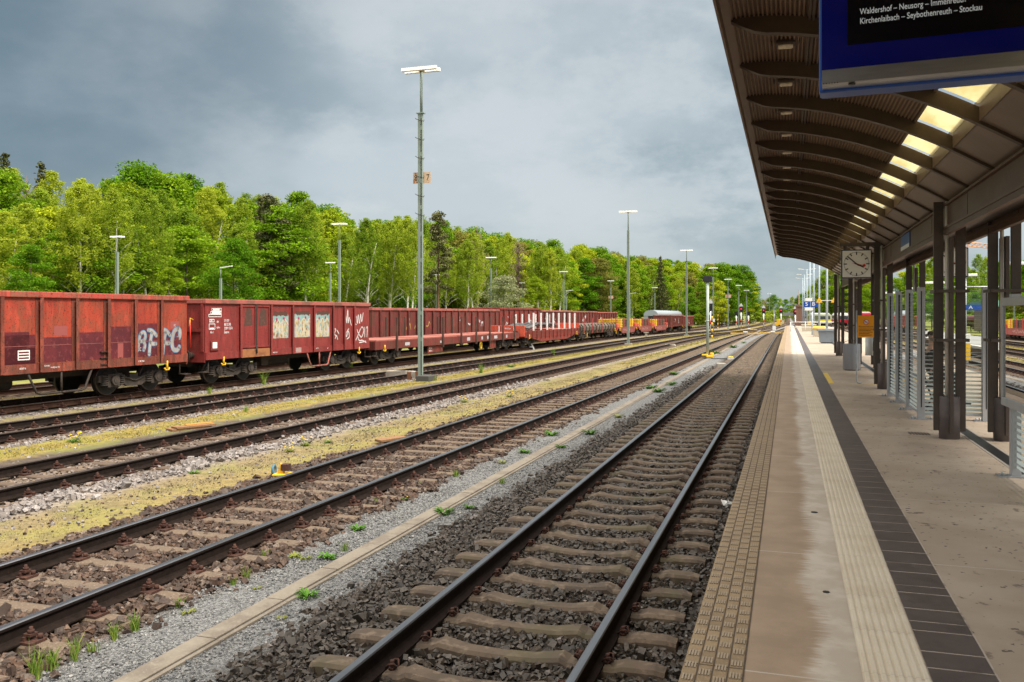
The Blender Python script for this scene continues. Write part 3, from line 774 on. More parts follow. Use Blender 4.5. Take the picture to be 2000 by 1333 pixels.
for side in (0,1):
    X = (lambda x: x) if side == 0 else mir
    mb = MB(); pts = []; per = .036; n = int((xb-xa)/per*4)
    for i in range(n+1):
        x = xa+(xb-xa)*i/n; off = (.0,.024,.024,.0)[i % 4]
        pts.append((X(x), prof(x)+SH+off))
    mb.strip([(a,CY0,z) for a,z in pts],[(a,CY1,z) for a,z in pts], smooth=False)
    mb.build('corrugated_sheet', CB, canopy)
    mb = MB()
    xs = np.linspace(xa,-.54,3); mb.strip([(X(x),CY0,prof(x)+SH-.03*(i)) for i,x in enumerate(xs)],[(X(x),CY1,prof(x)+SH-.03*i) for i,x in enumerate(xs)])
    mb.box(min(X(-.54),X(-.52)),CY0,prof(-.54)-.01,max(X(-.54),X(-.52)),CY1,prof(-.54)+SH+.10)
    mb.build('eaves_plate', CPL, canopy)
    mb = MB(); xs = np.linspace(xc,xd,8)
    mb.strip([(X(x),CY0,prof(x)+.035) for x in xs],[(X(x),CY1,prof(x)+.035) for x in xs])
    mb.build('ceiling_plate', CPL, canopy)
    mb = MB(); xs = np.linspace(-.55,xb,14)
    mb.strip([(X(x),CY0-.02,prof(x)+SH+.10) for x in xs],[(X(x),CY1+.02,prof(x)+SH+.10) for x in xs])
    xs = np.linspace(xc,XM,8); mb.strip([(X(x),CY0-.02,prof(x)+SH+.10) for x in xs],[(X(x),CY1+.02,prof(x)+SH+.10) for x in xs])
    mb.build('roof_covering', TOPM, canopy)
    # kerb frames of the skylight strip
    mb = MB()
    for xx in (xb, xc): mb.box(X(xx)-.012,CY0,prof(xx)+(SH-.012 if xx == xb else .03),X(xx)+.012,CY1,prof(xx)+SH+.10)
    mb.build('skylight_kerb', CPL, canopy)
sk, nt, b = newmat('translucent yellow sheet')
for n_ in list(nt.nodes): nt.nodes.remove(n_)
out = nt.nodes.new('ShaderNodeOutputMaterial'); tr = nt.nodes.new('ShaderNodeBsdfTranslucent'); df = nt.nodes.new('ShaderNodeBsdfDiffuse'); mx = nt.nodes.new('ShaderNodeMixShader')
g = nt.nodes.new('ShaderNodeNewGeometry')
ff = noise_fac(nt, g.outputs['Position'], 3.5, .35, .7, 5, (1,.3,1))
nt.links.new(mixc(nt, ff, (.40,.355,.20), (.29,.235,.10)), tr.inputs['Color']); df.inputs['Color'].default_value = (.6,.52,.3,1); mx.inputs[0].default_value = .12
nt.links.new(tr.outputs[0],mx.inputs[1]); nt.links.new(df.outputs[0],mx.inputs[2]); nt.links.new(mx.outputs[0],out.inputs[0])
for side in (0,1):
    X = (lambda x: x) if side == 0 else mir
    for k in range(len(RIBY)-1):
        mb = MB(); xs = np.linspace(xb+.012,xc-.012,5)
        mb.strip([(X(x),RIBY[k]+.05,prof(x)+SH+.04) for x in xs],[(X(x),RIBY[k+1]-.05,prof(x)+SH+.04) for x in xs])
        mb.build('skylight_panel', sk, canopy)
RIBM = pmat('dark brown steel rib', (.082,.057,.039), .4, var=[(7,(.11,.078,.054),.4,.7,.5)], spec=.2, world=True)
xs = np.concatenate([np.linspace(-.47,2.36,30)])
def rib_poly():
    lo = [(x, prof(x)+(.13*max(0,(-.20-x)/.27)**1.5 if x < -.20 else 0)) for x in xs]; hi = [(x, prof(x)+SH+.015) for x in xs]
    lo2 = [(mir(x),z) for x,z in lo[::-1]]; hi2 = [(mir(x),z) for x,z in hi[::-1]]
    return lo+lo2[1:], hi+hi2[1:]
lo, hi = rib_poly()
mb = MB(); t = .042
A0 = [(x,-t,z) for x,z in lo]; A1 = [(x,t,z) for x,z in lo]; B0 = [(x,-t,z) for x,z in hi]; B1 = [(x,t,z) for x,z in hi]
mb.strip(A0,A1,smooth=False); mb.strip(B0,A0,smooth=False); mb.strip(A1,B1,smooth=False); mb.strip(B1,B0,smooth=False)
ribm = mb.mesh('rib', RIBM)
for y in RIBY: obj('rib', ribm, canopy, (0,y,0))
GIRM = pmat('brown girder paint', (.110,.058,.037), .5, var=[(1.6,(.13,.088,.066),.4,.65,.8,(1,1,2)),(9,(.06,.04,.032),.55,.75,.6,(3,3,.6)),(30,(.15,.11,.08),.6,.8,.4)], spec=.45, world=True)
mbst = None
for xg in (2.09, mir(2.09)):
    mb = MB()
    mb.box(xg-.045,CY0+.2,3.80,xg+.045,CY1-.2,4.09)
    for za, zb in ((3.77,3.802),(4.088,4.115)): mb.box(xg-.085,CY0+.2,za,xg+.085,CY1-.2,zb)
    mb.box(xg-.075,CY0+.2,3.70,xg-.055,CY1-.2,3.771); mb.box(xg-.095,CY0+.2,3.692,xg-.03,CY1-.2,3.702)
    y = CY0+.2
    while y < CY1-.3:
        mb.box(xg-.05,y,3.805,xg-.044,y+.03,4.085); y += 2.74
    mb.build('girder', GIRM, canopy)
    st = MB()
    for y in RIBY: st.box(xg-.035,y-.035,4.115,xg+.035,y+.035,max(prof(2.09)+.02,4.13))
    st.build('strut', RIBM, canopy)
mb = MB(); mb.box(2.14,CY0+.2,3.86,2.58,CY1-.2,3.89); mb.box(2.2,CY0+.2,3.89,2.52,CY1-.2,3.96); mb.build('gutter', M['steel_dark'], canopy)

# columns: four fins around a drain pipe, standing in a short tube
def column(x, y):
    mb = MB(); mb.lathe([(.0,.0),(.132,.0),(.132,.56),(.126,.575),(.0,.575)], (0,0,0), 20)
    c = mb.build('column', M['col_base'], canopy, (x,y,PZ))
    topz = prof(min(x,mir(x)))-PZ+.02
    for k, (dx,dy) in enumerate(((1,0),(-1,0),(0,1),(0,-1))):
        m2 = MB(); a, b_ = .075, .198; tk = .024
        if dx: m2.box(min(dx*a,dx*b_),-tk,.105,max(dx*a,dx*b_),tk,topz)
        else: m2.box(-tk,min(dy*a,dy*b_),.085,tk,max(dy*a,dy*b_),2.72 if k == 3 else 2.72)
        m2.build('fin', M['steel_dark'], c, bevel=.004)
    m2 = MB(); m2.cyl((-.036,-.035,.5),(-.036,-.035,topz),.025,n=12); m2.build('drain_pipe', M['pipe'], c)
    for z in (1.34,2.0):
        m2 = MB()
        m2.box(-.2,-.215,z-.02,.2,-.19,z+.02); m2.box(-.215,-.2,z-.02,-.19,.2,z+.02); m2.box(.19,-.2,z-.02,.215,.2,z+.02)
        m2.build('tie_bar', M['steel_dark'], c)
COLY = [4.86,13.09,21.3,29.53,37.75]
for y in [-3.36]+COLY:
    for x in (2.08-.0055*(y-13), 2.745-.0055*(y-13)): column(x, y)

m = MB()
for xx, dz in ((.16,.02),(.19,.02)): m.cyl((xx,CY0+.1,prof(xx)+SH-dz),(xx,CY1-.1,prof(xx)+SH-dz),.011,n=6)
m.build('cable_conduit', M['steel_dark'], canopy)
# ceiling lamps between the ribs (unlit)
LH = pmat('lamp cover', (.75,.66,.48), .35, var=[(20,(.3,.25,.17),.45,.7,.6)])
def ceiling_lamp(y, label):
    t = thing('ceiling_light', label, 'ceiling light', (-.03,y,prof(-.03)+SH), 0, 'small square ceiling lights under the canopy')
    m = MB(); m.box(-.085,-.07,-.03,.085,.07,0); m.build('housing', M['steel_dark'], t, bevel=.006)
    m = MB(); m.box(-.065,-.05,-.055,.065,.05,-.03); m.build('cover', LH, t, bevel=.012)
    m = MB()
    for s in (-1,1): m.tube([(s*.12,-.07,-.0),(s*.12,-.07,-.03),(s*.12,.07,-.03),(s*.12,.07,0)],.006,6)
    m.build('guard', M['steel_dark'], t)
ORD = ['first','second','third','fourth','fifth','sixth','seventh','eighth','ninth','tenth','eleventh','twelfth','thirteenth','fourteenth','fifteenth','sixteenth','seventeenth','eighteenth','nineteenth','twentieth','twenty-first','twenty-second','twenty-third','twenty-fourth']
ls = [(RIBY[k]+RIBY[k+1])/2 for k in range(len(RIBY)-1)]
ls = [y for y in ls if y > 6.8]
for i, y in enumerate(ls): ceiling_lamp(y, 'small ceiling light near the outer eaves, %s in its row counted from the camera' % ORD[i])

# ---------------------------------------------------------------- hanging departure board
bx, by = at(1599, 4.06); bz = CZ + (VY-189)/F*4.06 + .024
board = thing('departure_board', 'large blue framed hanging departure board with a black screen and aluminium bottom trim', 'display board', (bx,by,bz), math.radians(-4.5))
BW, BH, BD = 1.55, .95, .17
m = MB(); m.box(0,.03,0,BW,BD,BH); m.build('case', M['blue'], board, bevel=.012)
m = MB(); m.box(.012,.018,.092,BW-.012,.031,BH-.02); m.build('front_glass', M['bluedark'], board)
m = MB(); m.box(.125,.0165,.205,BW-.125,.019,BH-.10); m.build('screen', M['screen'], board)
m = MB(); m.prism([(-.045,.028),(-.055,.018),(-.03,.018+.07),(.018,.088),(.03,.088),(.03,.012),(-.03,.012)], 'x', .016, BW-.016); m.build('bottom_trim', M['alu'], board)
m = MB()
for k in range(6):
    for j in range(4-k//2): m.cbox((.024+k*.012,-.0535+.0,.022+j*.0-.002),(.004,.006,.004))
m.cyl((.145,-.03,.0155),(.145,-.03,.0105),.016,n=14); m.build('sensor', M['black'], board)
for s, zz in (('Waldershof – Neusorg – Immenreuth –', .352),('Kirchenlaibach – Seybothenreuth – Stockau', .308)):
    text('route_text', s, .0385, M['screen_text'], board, (.178,.0150,zz), (PI/2,0,0), 'LEFT', .0006, .735)
m = MB()
for x in (.35,1.2): m.cyl((x,.12,BH),(x,.12,BH+.75),.025,n=10)
m.build('hanger', M['steel_dark'], board)

# ---------------------------------------------------------------- clocks on arms from the columns
FACE = pmat('clock face', (.74,.72,.70), .3)
def clock(x, y, arm, label):
    t = thing('platform_clock', label, 'clock', (x,y,PZ+2.83), 0)
    m = MB(); m.box(-.325,-.09,-.325,.325,.09,.325); m.build('case', pmat('navy clock case',(.012,.02,.07),.35), t, bevel=.015)
    m = MB(); m.box(-.30,-.096,-.30,.30,-.089,.30); f = m.build('face', FACE, t)
    m = MB()
    for k in range(60):
        a = 2*PI*k/60; big = k % 5 == 0; r1, r0, w = (.275,.205,.024) if big else (.275,.252,.009)
        c = (math.sin(a)*(r0+r1)/2,-.0975,math.cos(a)*(r0+r1)/2)
        m.cbox(c,(w,.003,r1-r0),0,ry=a)
    m.build('minute_marks', M['black_text'], f)
    def hand(nm, ang, l0, l1, w, mat, yy):
        a = math.radians(ang); m = MB(); mid = (l1-l0)/2
        m.cbox((math.sin(a)*mid,yy,math.cos(a)*mid),(w,.004,l0+l1),0,ry=a)
        if nm == 'second_hand': m.cyl((math.sin(a)*l1,yy-.003,math.cos(a)*l1),(math.sin(a)*l1,yy+.003,math.cos(a)*l1),.032,n=16)
        m.build(nm, mat, f)
    hand('hour_hand', 116, .05, .17, .034, M['black_text'], -.100)
    hand('minute_hand', 312, .06, .265, .024, M['black_text'], -.105)
    hand('second_hand', 103, .09, .165, .008, M['red_paint'], -.110)
    m = MB(); xx = .62*arm
    m.box(min(-.36*arm,xx),-.05,.40,max(-.36*arm,xx),.05,.49)
    for sx_ in (-.24,.24): m.box(sx_-.035,-.03,.32,sx_+.035,.03,.41)
    m.build('bracket', M['steel_dark'], t)
cx, cy = at(1672, 19.9)
clock(cx, 21.3, 1, 'square station clock with white face hanging at the platform side of a column')
cx2, cy2 = at(1842, 20.3)
clock(cx2, 21.3, -1, 'square station clock half hidden behind the nearest column')

# ---------------------------------------------------------------- blue station name plate on the girder
sy0 = 18.6; nx = 2.09-.056
t = thing('station_sign', 'small blue and white sign fixed to the brown girder', 'sign', (nx,17.4,3.945), -PI/2)
m = MB(); m.box(-.62,-.006,-.14,.62,.006,.14); m.build('panel', M['blue'], t)
m = MB(); m.box(-.60,-.010,-.135,.60,-.0065,-.06); m.build('white_field', M['white'], t)

# ---------------------------------------------------------------- wind shelters
GL, nt, b = newmat('striped shelter glass')
for n_ in list(nt.nodes): nt.nodes.remove(n_)
out = nt.nodes.new('ShaderNodeOutputMaterial'); g = nt.nodes.new('ShaderNodeNewGeometry'); sx = nt.nodes.new('ShaderNodeSeparateXYZ')
nt.links.new(g.outputs['Position'], sx.inputs[0])
pp = N(nt,'ShaderNodeMath',operation='PINGPONG'); pp.inputs[1].default_value = .0325; nt.links.new(sx.outputs['Z'],pp.inputs[0])
hh = N(nt,'ShaderNodeMapRange'); hh.inputs['From Min'].default_value = PZ-.25; hh.inputs['From Max'].default_value = PZ+1.55; hh.inputs['To Min'].default_value=.0235; hh.inputs['To Max'].default_value = .0012
nt.links.new(sx.outputs['Z'],hh.inputs['Value']); hh.interpolation_type = 'SMOOTHERSTEP'
lt = N(nt,'ShaderNodeMath',operation='LESS_THAN'); nt.links.new(pp.outputs[0],lt.inputs[0]); nt.links.new(hh.outputs[0],lt.inputs[1])
tp = nt.nodes.new('ShaderNodeBsdfTransparent'); tp.inputs[0].default_value = (.86,.91,.89,1)
gl = nt.nodes.new('ShaderNodeBsdfGlossy'); gl.inputs['Roughness'].default_value = .02; gl.inputs['Color'].default_value=(1,1,1,1)
fr = nt.nodes.new('ShaderNodeFresnel'); fr.inputs[0].default_value = 1.45
m1 = nt.nodes.new('ShaderNodeMixShader'); nt.links.new(fr.outputs[0],m1.inputs[0]); nt.links.new(tp.outputs[0],m1.inputs[1]); nt.links.new(gl.outputs[0],m1.inputs[2])
d1 = nt.nodes.new('ShaderNodeBsdfDiffuse'); d1.inputs[0].default_value = (.50,.57,.56,1); t1 = nt.nodes.new('ShaderNodeBsdfTranslucent'); t1.inputs[0].default_value = (.62,.70,.68,1)
m2 = nt.nodes.new('ShaderNodeMixShader'); m2.inputs[0].default_value=.4; nt.links.new(d1.outputs[0],m2.inputs[1]); nt.links.new(t1.outputs[0],m2.inputs[2])
m3 = nt.nodes.new('ShaderNodeMixShader'); nt.links.new(lt.outputs[0],m3.inputs[0]); nt.links.new(m1.outputs[0],m3.inputs[1]); nt.links.new(m2.outputs[0],m3.inputs[2]); nt.links.new(m3.outputs[0],out.inputs[0])
def shelter(pts, label, h=2.12):
    ox, oy = pts[0]
    t = thing('wind_shelter', label, 'wind shelter', (ox,oy,PZ), 0)
    for i, (x,y) in enumerate(pts):
        m = MB(); x -= ox; y -= oy
        m.box(x-.052,y-.058,.012,x+.052,y+.058,h)
        po = m.build('post', M['post_grey'], t, bevel=.004)
        m = MB(); m.box(x-.17,y-.085,0,x+.17,y+.085,.014)
        for sx_ in (-.14,-.09,.14): m.cyl((x+sx_,y-.05,.014),(x+sx_,y-.05,.055),.014,n=8)
        m.build('base_plate', M['galv'], po)
        m = MB(); m.box(x-.008,y-.0605,.2,x+.008,y-.0575,h-.06); m.build('slot', M['black'], po)
    for (xa_,ya_),(xb_,yb_) in zip(pts[:-1],pts[1:]):
        d = Vector((xb_-xa_,yb_-ya_,0)); L = d.length; d.normalize(); nrm = Vector((-d.y,d.x,0))*.005
        a = Vector((xa_-ox,ya_-oy,0))+d*.055; b2 = Vector((xb_-ox,yb_-oy,0))-d*.055
        m = MB(); vs = []
        for z in (.10,h-.05): vs += [tuple(a-nrm+Vector((0,0,z))),tuple(b2-nrm+Vector((0,0,z))),tuple(b2+nrm+Vector((0,0,z))),tuple(a+nrm+Vector((0,0,z)))]
        m.add([vs[0],vs[1],vs[5],vs[4]],[(0,1,2,3)])
        m.build('glass_pane', GL, t)
        m = MB(); m.beam(tuple(a+Vector((0,0,.09))),tuple(b2+Vector((0,0,.09))),.03,.03); m.build('bottom_rail', M['post_grey'], t)
    return t
shelter([(2.95,15.32),(2.02,15.32),(2.02,16.80),(2.0,18.15),(1.98,19.45)], 'glass wind shelter with white striped panes and grey posts behind the nearest column')

# bench inside the shelter and the seated passenger
def bench(x, y, L, label, rz=0):
    t = thing('bench', label, 'bench', (x,y,PZ), rz)
    m = MB()
    for k in range(9): m.cyl((-L/2,-.02+k*.05,.44+.006*abs(k-4)),(L/2,-.02+k*.05,.44+.006*abs(k-4)),.008,n=6)
    m.build('seat', M['blackmetal'], t)
    m = MB()
    for k in range(8): m.cyl((-L/2,.42+k*.018,.50+k*.05),(L/2,.42+k*.018,.50+k*.05),.008,n=6)
    m.build('backrest', M['blackmetal'], t)
    for sx_ in (-L/2+.12,L/2-.12):
        m = MB(); m.tube([(sx_,.05,0),(sx_,.18,.41),(sx_,.38,.44),(sx_,.56,.90)],.02,8); m.tube([(sx_,.42,0),(sx_,.25,.40)],.018,8); m.box(sx_-.03,-.04,.40,sx_+.03,.42,.43)
        m.build('leg', M['blackmetal'], t)
    return t
bench(2.70,17.6,2.0,'dark wire bench inside the glass wind shelter under the seated passenger', PI/2)
bench(2.75,25.2,1.7,'black metal bench beside the smoking area behind the orange sign', PI/2)
# ---------------------------------------------------------------- seated passenger (facing +X, away from the tracks)
SKIN = pmat('skin', (.50,.27,.19), .55, var=[(30,(.42,.20,.15),.5,.8,.5)])
JACK = pmat('black jacket', (.014,.016,.022), .8, bump=(60,.3,.004)); TROU = pmat('dark navy trousers', (.018,.024,.038), .85, bump=(60,.3,.003))
SHOE = pmat('black shoe', (.012,.012,.012), .5); HAIR = pmat('dark brown hair', (.035,.022,.016), .7, bump=(90,.5,.004)); DENIM = pmat('pale blue denim', (.25,.34,.45), .85)
per = thing('person', 'seated person in a dark jacket and trousers waiting inside the glass shelter', 'person', (2.54,18.05,PZ), -PI/2)
# local frame: +Y forward, x sideways
def skin(name, verts, edges, rad, mat, parent, sub=2, root=0):
    me = bpy.data.meshes.new(name); me.from_pydata(verts, edges, []); me.materials.append(mat)
    o = obj(name, me, parent)
    s = o.modifiers.new('skin','SKIN'); s.use_smooth_shade = True
    for i, d in enumerate(me.skin_vertices[0].data if me.skin_vertices else []): pass
    return o, me
def skinned(name, chains, mat, parent, sub=2):
    """chains: list of [(point, radius)...]; the first point of a later chain may equal an existing point to branch"""
    vs = []; ed = []; rd = []; key = {}
    def vid(p, r):
        k = tuple(round(c,4) for c in p)
        if k not in key: key[k] = len(vs); vs.append(p); rd.append(r)
        return key[k]
    for ch in chains:
        pv = None
        for p, r in ch:
            i = vid(p, r)
            if pv is not None and pv != i: ed.append((pv,i))
            pv = i
    me = bpy.data.meshes.new(name); me.from_pydata(vs, ed, []); me.materials.append(mat)
    o = obj(name, me, parent)
    mod = o.modifiers.new('skin','SKIN'); mod.use_smooth_shade = True
    if not me.skin_vertices: me.attributes  # layer is created with the modifier
    lay = me.skin_vertices[0].data
    for i, r in enumerate(rd):
        lay[i].radius = (r, r) if not isinstance(r, tuple) else r
        lay[i].use_root = (i == 0)
    ss = o.modifiers.new('sub','SUBSURF'); ss.levels = sub; ss.render_levels = sub
    return o
hip = (0,.05,.53)
def side(s):
    leg = [((s*.09,.10,.53),.078),((s*.11,.48,.52),.066),((s*.115,.52,.47),.058),((s*.115,.50,.25),.052),((s*.115,.48,.09),.036)]
    arm = [((s*.17,.02,.98),.058),((s*.235,.0,.84),.050),((s*.24,.06,.70),.043),((s*.19,.20,.68),.038),((s*.10,.33,.69),.030)]
    return leg, arm
spine = [(hip,.10),((0,.03,.68),.105),((0,.0,.84),.118),((0,.0,.98),.105),((0,.015,1.05),.06)]
head = [((0,.015,1.05),.06),((0,.03,1.12),.052),((0,.045,1.19),.082),((0,.05,1.27),.094),((0,.04,1.33),.07)]
legs = [];  arms = []; hands = []
for s in (-1,1):
    l, a = side(s); legs.append(l); arms.append(a)
    w = a[-1][0]; palm = (s*.075,.39,.685)
    hands.append([a[-1],(palm,.026)])
    for k in range(4):
        bx_ = s*(.095-.016*k); L = (.062,.072,.068,.052)[k]
        hands.append([(palm,.026),((bx_,.425,.685),.0095),((bx_*.95,.425+L*.55,.675),.0085),((bx_*.9,.425+L*.8,.652),.0075)])
    hands.append([(palm,.026),((s*.045,.40,.692),.011),((s*.03,.43,.69),.009)])
body = skinned('body', [spine,head]+[[(hip,.10)]+l for l in legs]+[[spine[3]]+a for a in arms]+hands, SKIN, per, 2)
g1 = .016
grow = lambda ch, d: [(p, r+d) for p, r in ch]
skinned('jacket', [grow(spine[:4],g1)+[((0,.012,1.035),.068)]]+[grow([spine[3]]+a[:4],g1)+[(((a[4][0][0]+a[3][0][0])/2,(a[4][0][1]+a[3][0][1])/2,(a[4][0][2]+a[3][0][2])/2),.045)] for a in arms], JACK, per, 2)
skinned('trousers', [grow([(hip,.10)]+l,g1) for l in legs], TROU, per, 2)
for s in (-1,1):
    m = MB(); m.cbox((s*.115,.55,.045),(.085,.25,.06)); m.cbox((s*.115,.47,.085),(.08,.10,.07)); m.build('shoe', SHOE, per, bevel=.02)
m = MB()
for i in range(26):
    a = RD.uniform(0,2*PI); z = RD.uniform(.0,1); r = math.sqrt(1-z*z)
    m.ico((math.cos(a)*r*.080, .035+math.sin(a)*r*.085-(.0 if z>.4 else .02), 1.285+z*.075), .028)
m.build('hair', HAIR, per)
m = MB(); m.ico((-.03,.135,1.262),.010); m.ico((.03,.135,1.262),.010); m.build('eyes', M['white'], per)
m = MB(); m.prism([(.130,1.262),(.158,1.232),(.130,1.225)],'x',-.012,.012); m.build('nose', SKIN, per)
m = MB(); m.cbox((0,.128,1.200),(.045,.010,.010)); m.build('mouth', pmat('lips',(.35,.12,.1),.5), per)
m = MB()
for s in (-1,1): m.ico((s*.092,.035,1.25),.022)
m.build('ears', SKIN, per)
m = MB(); m.cbox((0,0,.0),(.30,.20,.42)); m.cbox((0,-.105,-.04),(.22,.04,.24))
bag = tag(m.build('backpack', M['black'], None, loc=(3.02,18.3,PZ+.215), bevel=.04), 'black backpack standing on the platform beside the seated person', 'backpack')
# ---------------------------------------------------------------- poster case, bins, signs on the platform
vx, vy = 2.24, 10.2
t = thing('poster_case', 'grey framed glass poster case with a timetable above striped glass at the right edge', 'display case', (vx,vy,PZ), 0)
for k, yy in enumerate((0,-1.55)):
    m = MB(); m.box(-.045,yy-.055,.012,.045,yy+.055,2.05 if 0 else 1.9); po = m.build('post', M['post_grey'], t, bevel=.004)
    m = MB(); m.box(-.17,yy-.085,0,.17,yy+.085,.014)
    for sx_ in (-.13,.13): m.cyl((sx_,yy-.05,.014),(sx_,yy-.05,.055),.014,n=8)
    m.build('base_plate', M['galv'], po)
za, zb, ya, yb = .74, 1.86, .09, -1.64
m = MB()
for (y0,y1,z0,z1) in ((yb,ya,za,za+.085),(yb,ya,zb-.085,zb),(ya-.075,ya,za+.085,zb-.085),(yb,yb+.075,za+.085,zb-.085)): m.box(-.115,y0,z0,-.03,y1,z1)
m.build('frame', M['post_grey'], t, bevel=.006)
PST, nt, b = newmat('timetable poster')
tc = nt.nodes.new('ShaderNodeTexCoord')
f = noise_fac(nt, tc.outputs['Object'], 1, .45,.55,3,(1,2,60)); f2 = noise_fac(nt, tc.outputs['Object'], 2.2, .52,.56,2)
c = mixc(nt, f, (.80,.80,.79), (.45,.45,.46)); fm = N(nt,'ShaderNodeMath',operation='MULTIPLY'); fm.inputs[1].default_value=.6; nt.links.new(f2,fm.inputs[0]); c = mixc(nt, fm.outputs[0], c, (.10,.11,.12))
nt.links.new(c,b.inputs['Base Color']); b.inputs['Roughness'].default_value=.5
m = MB(); m.box(-.052,yb+.075,za+.085,-.046,ya-.075,zb-.085); m.build('back_board', M['black'], t)
m = MB(); m.box(-.060,yb+.10,za+.11,-.054,ya-.15,zb-.12); m.build('poster', PST, t)
m = MB(); m.add([(-.10,yb+.075,za+.085),(-.10,ya-.075,za+.085),(-.10,ya-.075,zb-.085),(-.10,yb+.075,zb-.085)],[(0,1,2,3)])
CG, nt, b = newmat('clear case glass')
for n_ in list(nt.nodes): nt.nodes.remove(n_)
out = nt.nodes.new('ShaderNodeOutputMaterial'); tp = nt.nodes.new('ShaderNodeBsdfTransparent'); gl = nt.nodes.new('ShaderNodeBsdfGlossy'); gl.inputs['Roughness'].default_value=.01
fr = nt.nodes.new('ShaderNodeFresnel'); fr.inputs[0].default_value = 1.22; mx = nt.nodes.new('ShaderNodeMixShader')
nt.links.new(fr.outputs[0],mx.inputs[0]); nt.links.new(tp.outputs[0],mx.inputs[1]); nt.links.new(gl.outputs[0],mx.inputs[2]); nt.links.new(mx.outputs[0],out.inputs[0])
m.build('glass', CG, t)
m = MB(); m.add([(0,-.055,.10),(0,-1.495,.10),(0,-1.495,.72),(0,-.055,.72)],[(0,1,2,3)]); m.build('lower_glass', GL, t)

BINM = pmat('grey bin sheet', (.27,.27,.285), .4, .3, var=[(3,(.23,.23,.245),.4,.65,.6,(6,6,.3))])
t = thing('litter_bin', 'tall grey round litter bin on the platform left of the orange sign', 'bin', (1.80,28.1,PZ), 0)
m = MB(); m.lathe([(.0,.02),(.245,.02),(.25,.04),(.25,.78),(.245,.80),(.225,.80),(.225,.70),(0,.70)], (0,0,0), 28); m.build('body', BINM, t)
m = MB(); m.tube([(-.24,0,.79),(-.18,0,.86),(0,0,.92),(.18,0,.86),(.24,0,.79)],.008,6); m.tube([(0,-.24,.79),(0,-.18,.86),(0,0,.92),(0,.18,.86),(0,.24,.79)],.008,6); m.build('rain_hood_wires', M['steel_dark'], t)
m = MB(); m.lathe([(.20,0),(.20,.03),(0,.03)],(0,0,0),20); m.build('foot', M['black'], t)

t = thing('no_smoking_sign', 'orange smoking area sign on a bent grey pole partly behind a column', 'sign', (1.62,22.75,PZ), 0)
m = MB(); m.tube([(.06,0,.012),(-.02,0,.012),(-.05,0,.05),(-.05,0,1.78)],.017,8); m.build('pole', M['galv'], t)
m = MB(); m.box(-.03,-.02,1.12,.36,-.008,1.66); p = m.build('panel', M['orange'], t)
m = MB(); m.cyl((.165,-.021,1.50),(.165,-.024,1.50),.058,n=24); m.build('white_disc', M['white'], p)
m = MB(); m.tube([(.165+.058*math.cos(a),-.026,1.50+.058*math.sin(a)) for a in np.linspace(0,2*PI,25)[:-1]],.007,6,closed=True); m.beam((.125,-.026,1.54),(.205,-.026,1.46),.004,.012); m.build('red_ring', M['red_paint'], p)
m = MB(); m.cbox((.16,-.0245,1.50),(.07,.002,.014)); m.build('cigarette', M['black_text'], p)
text('sign_text', 'Raucherbereich', .052, M['black_text'], p, (.0,-.0215,1.385), (PI/2,0,0), 'LEFT', .0008)
m = MB()
for k, L in enumerate((.30,.27,.31,.24,.29)): m.box(.0,-.0225,1.32-k*.036,L,-.0205,1.332-k*.036)
m.build('small_print', M['black_text'], p)
t = thing('ashtray', 'white cylindrical ashtray fixed to the column below the orange sign', 'ashtray', (1.76,21.6,PZ+.95), 0)
m = MB(); m.cyl((0,0,-.21),(0,0,.21),.085,n=18); m.build('body', M['white'], t)
m = MB(); m.box(.06,-.03,-.1,.13,.03,.1); m.build('bracket', M['steel_dark'], t)

GT = pmat('grey plastic tub', (.20,.235,.27), .5, var=[(4,(.16,.19,.22),.4,.7,.6)])
X, Y = at(1614.5,50.4)
t = thing('grit_bin', 'blue grey tapered plastic tub on the platform in front of the pale masts', 'tub', (X,Y,PZ), 0)
m = MB()
def frust(m, w0, d0, w1, d1, z0, z1):
    vs = [(-w0,-d0,z0),(w0,-d0,z0),(w0,d0,z0),(-w0,d0,z0),(-w1,-d1,z1),(w1,-d1,z1),(w1,d1,z1),(-w1,d1,z1)]
    m.add(vs,[(0,3,2,1),(4,5,6,7),(0,1,5,4),(1,2,6,5),(2,3,7,6),(3,0,4,7)])
frust(m,.38,.30,.45,.36,.05,.70); m.build('body', GT, t, bevel=.02)
m = MB(); frust(m,.53,.43,.53,.43,.70,.84); m.build('rim', GT, t, bevel=.02)
m = MB(); frust(m,.30,.25,.30,.25,0,.05); m.build('base', M['black'], t)
CRM = pmat('cream grit box', (.50,.44,.34), .6)
for (u,zc,lab,w) in ((1599,65.3,'cream grit box with a yellow lid left of the grey tub',.42),(1580,86,'cream grit box behind the round yellow sign at the white railing',.7)):
    X, Y = at(u,zc)
    t = thing('grit_box', lab, 'grit box', (X,Y,PZ), 0)
    m = MB(); frust(m,w*.9,.35,w,.38,0,.62); m.build('body', CRM, t, bevel=.02)
    if w < .6:
        m = MB(); frust(m,w+.06,.44,w-.02,.36,.62,.78); m.build('lid', M['yellow'], t, bevel=.02)
    else:
        m = MB(); frust(m,w+.03,.42,w,.40,.62,.68); m.build('lid', CRM, t, bevel=.02)

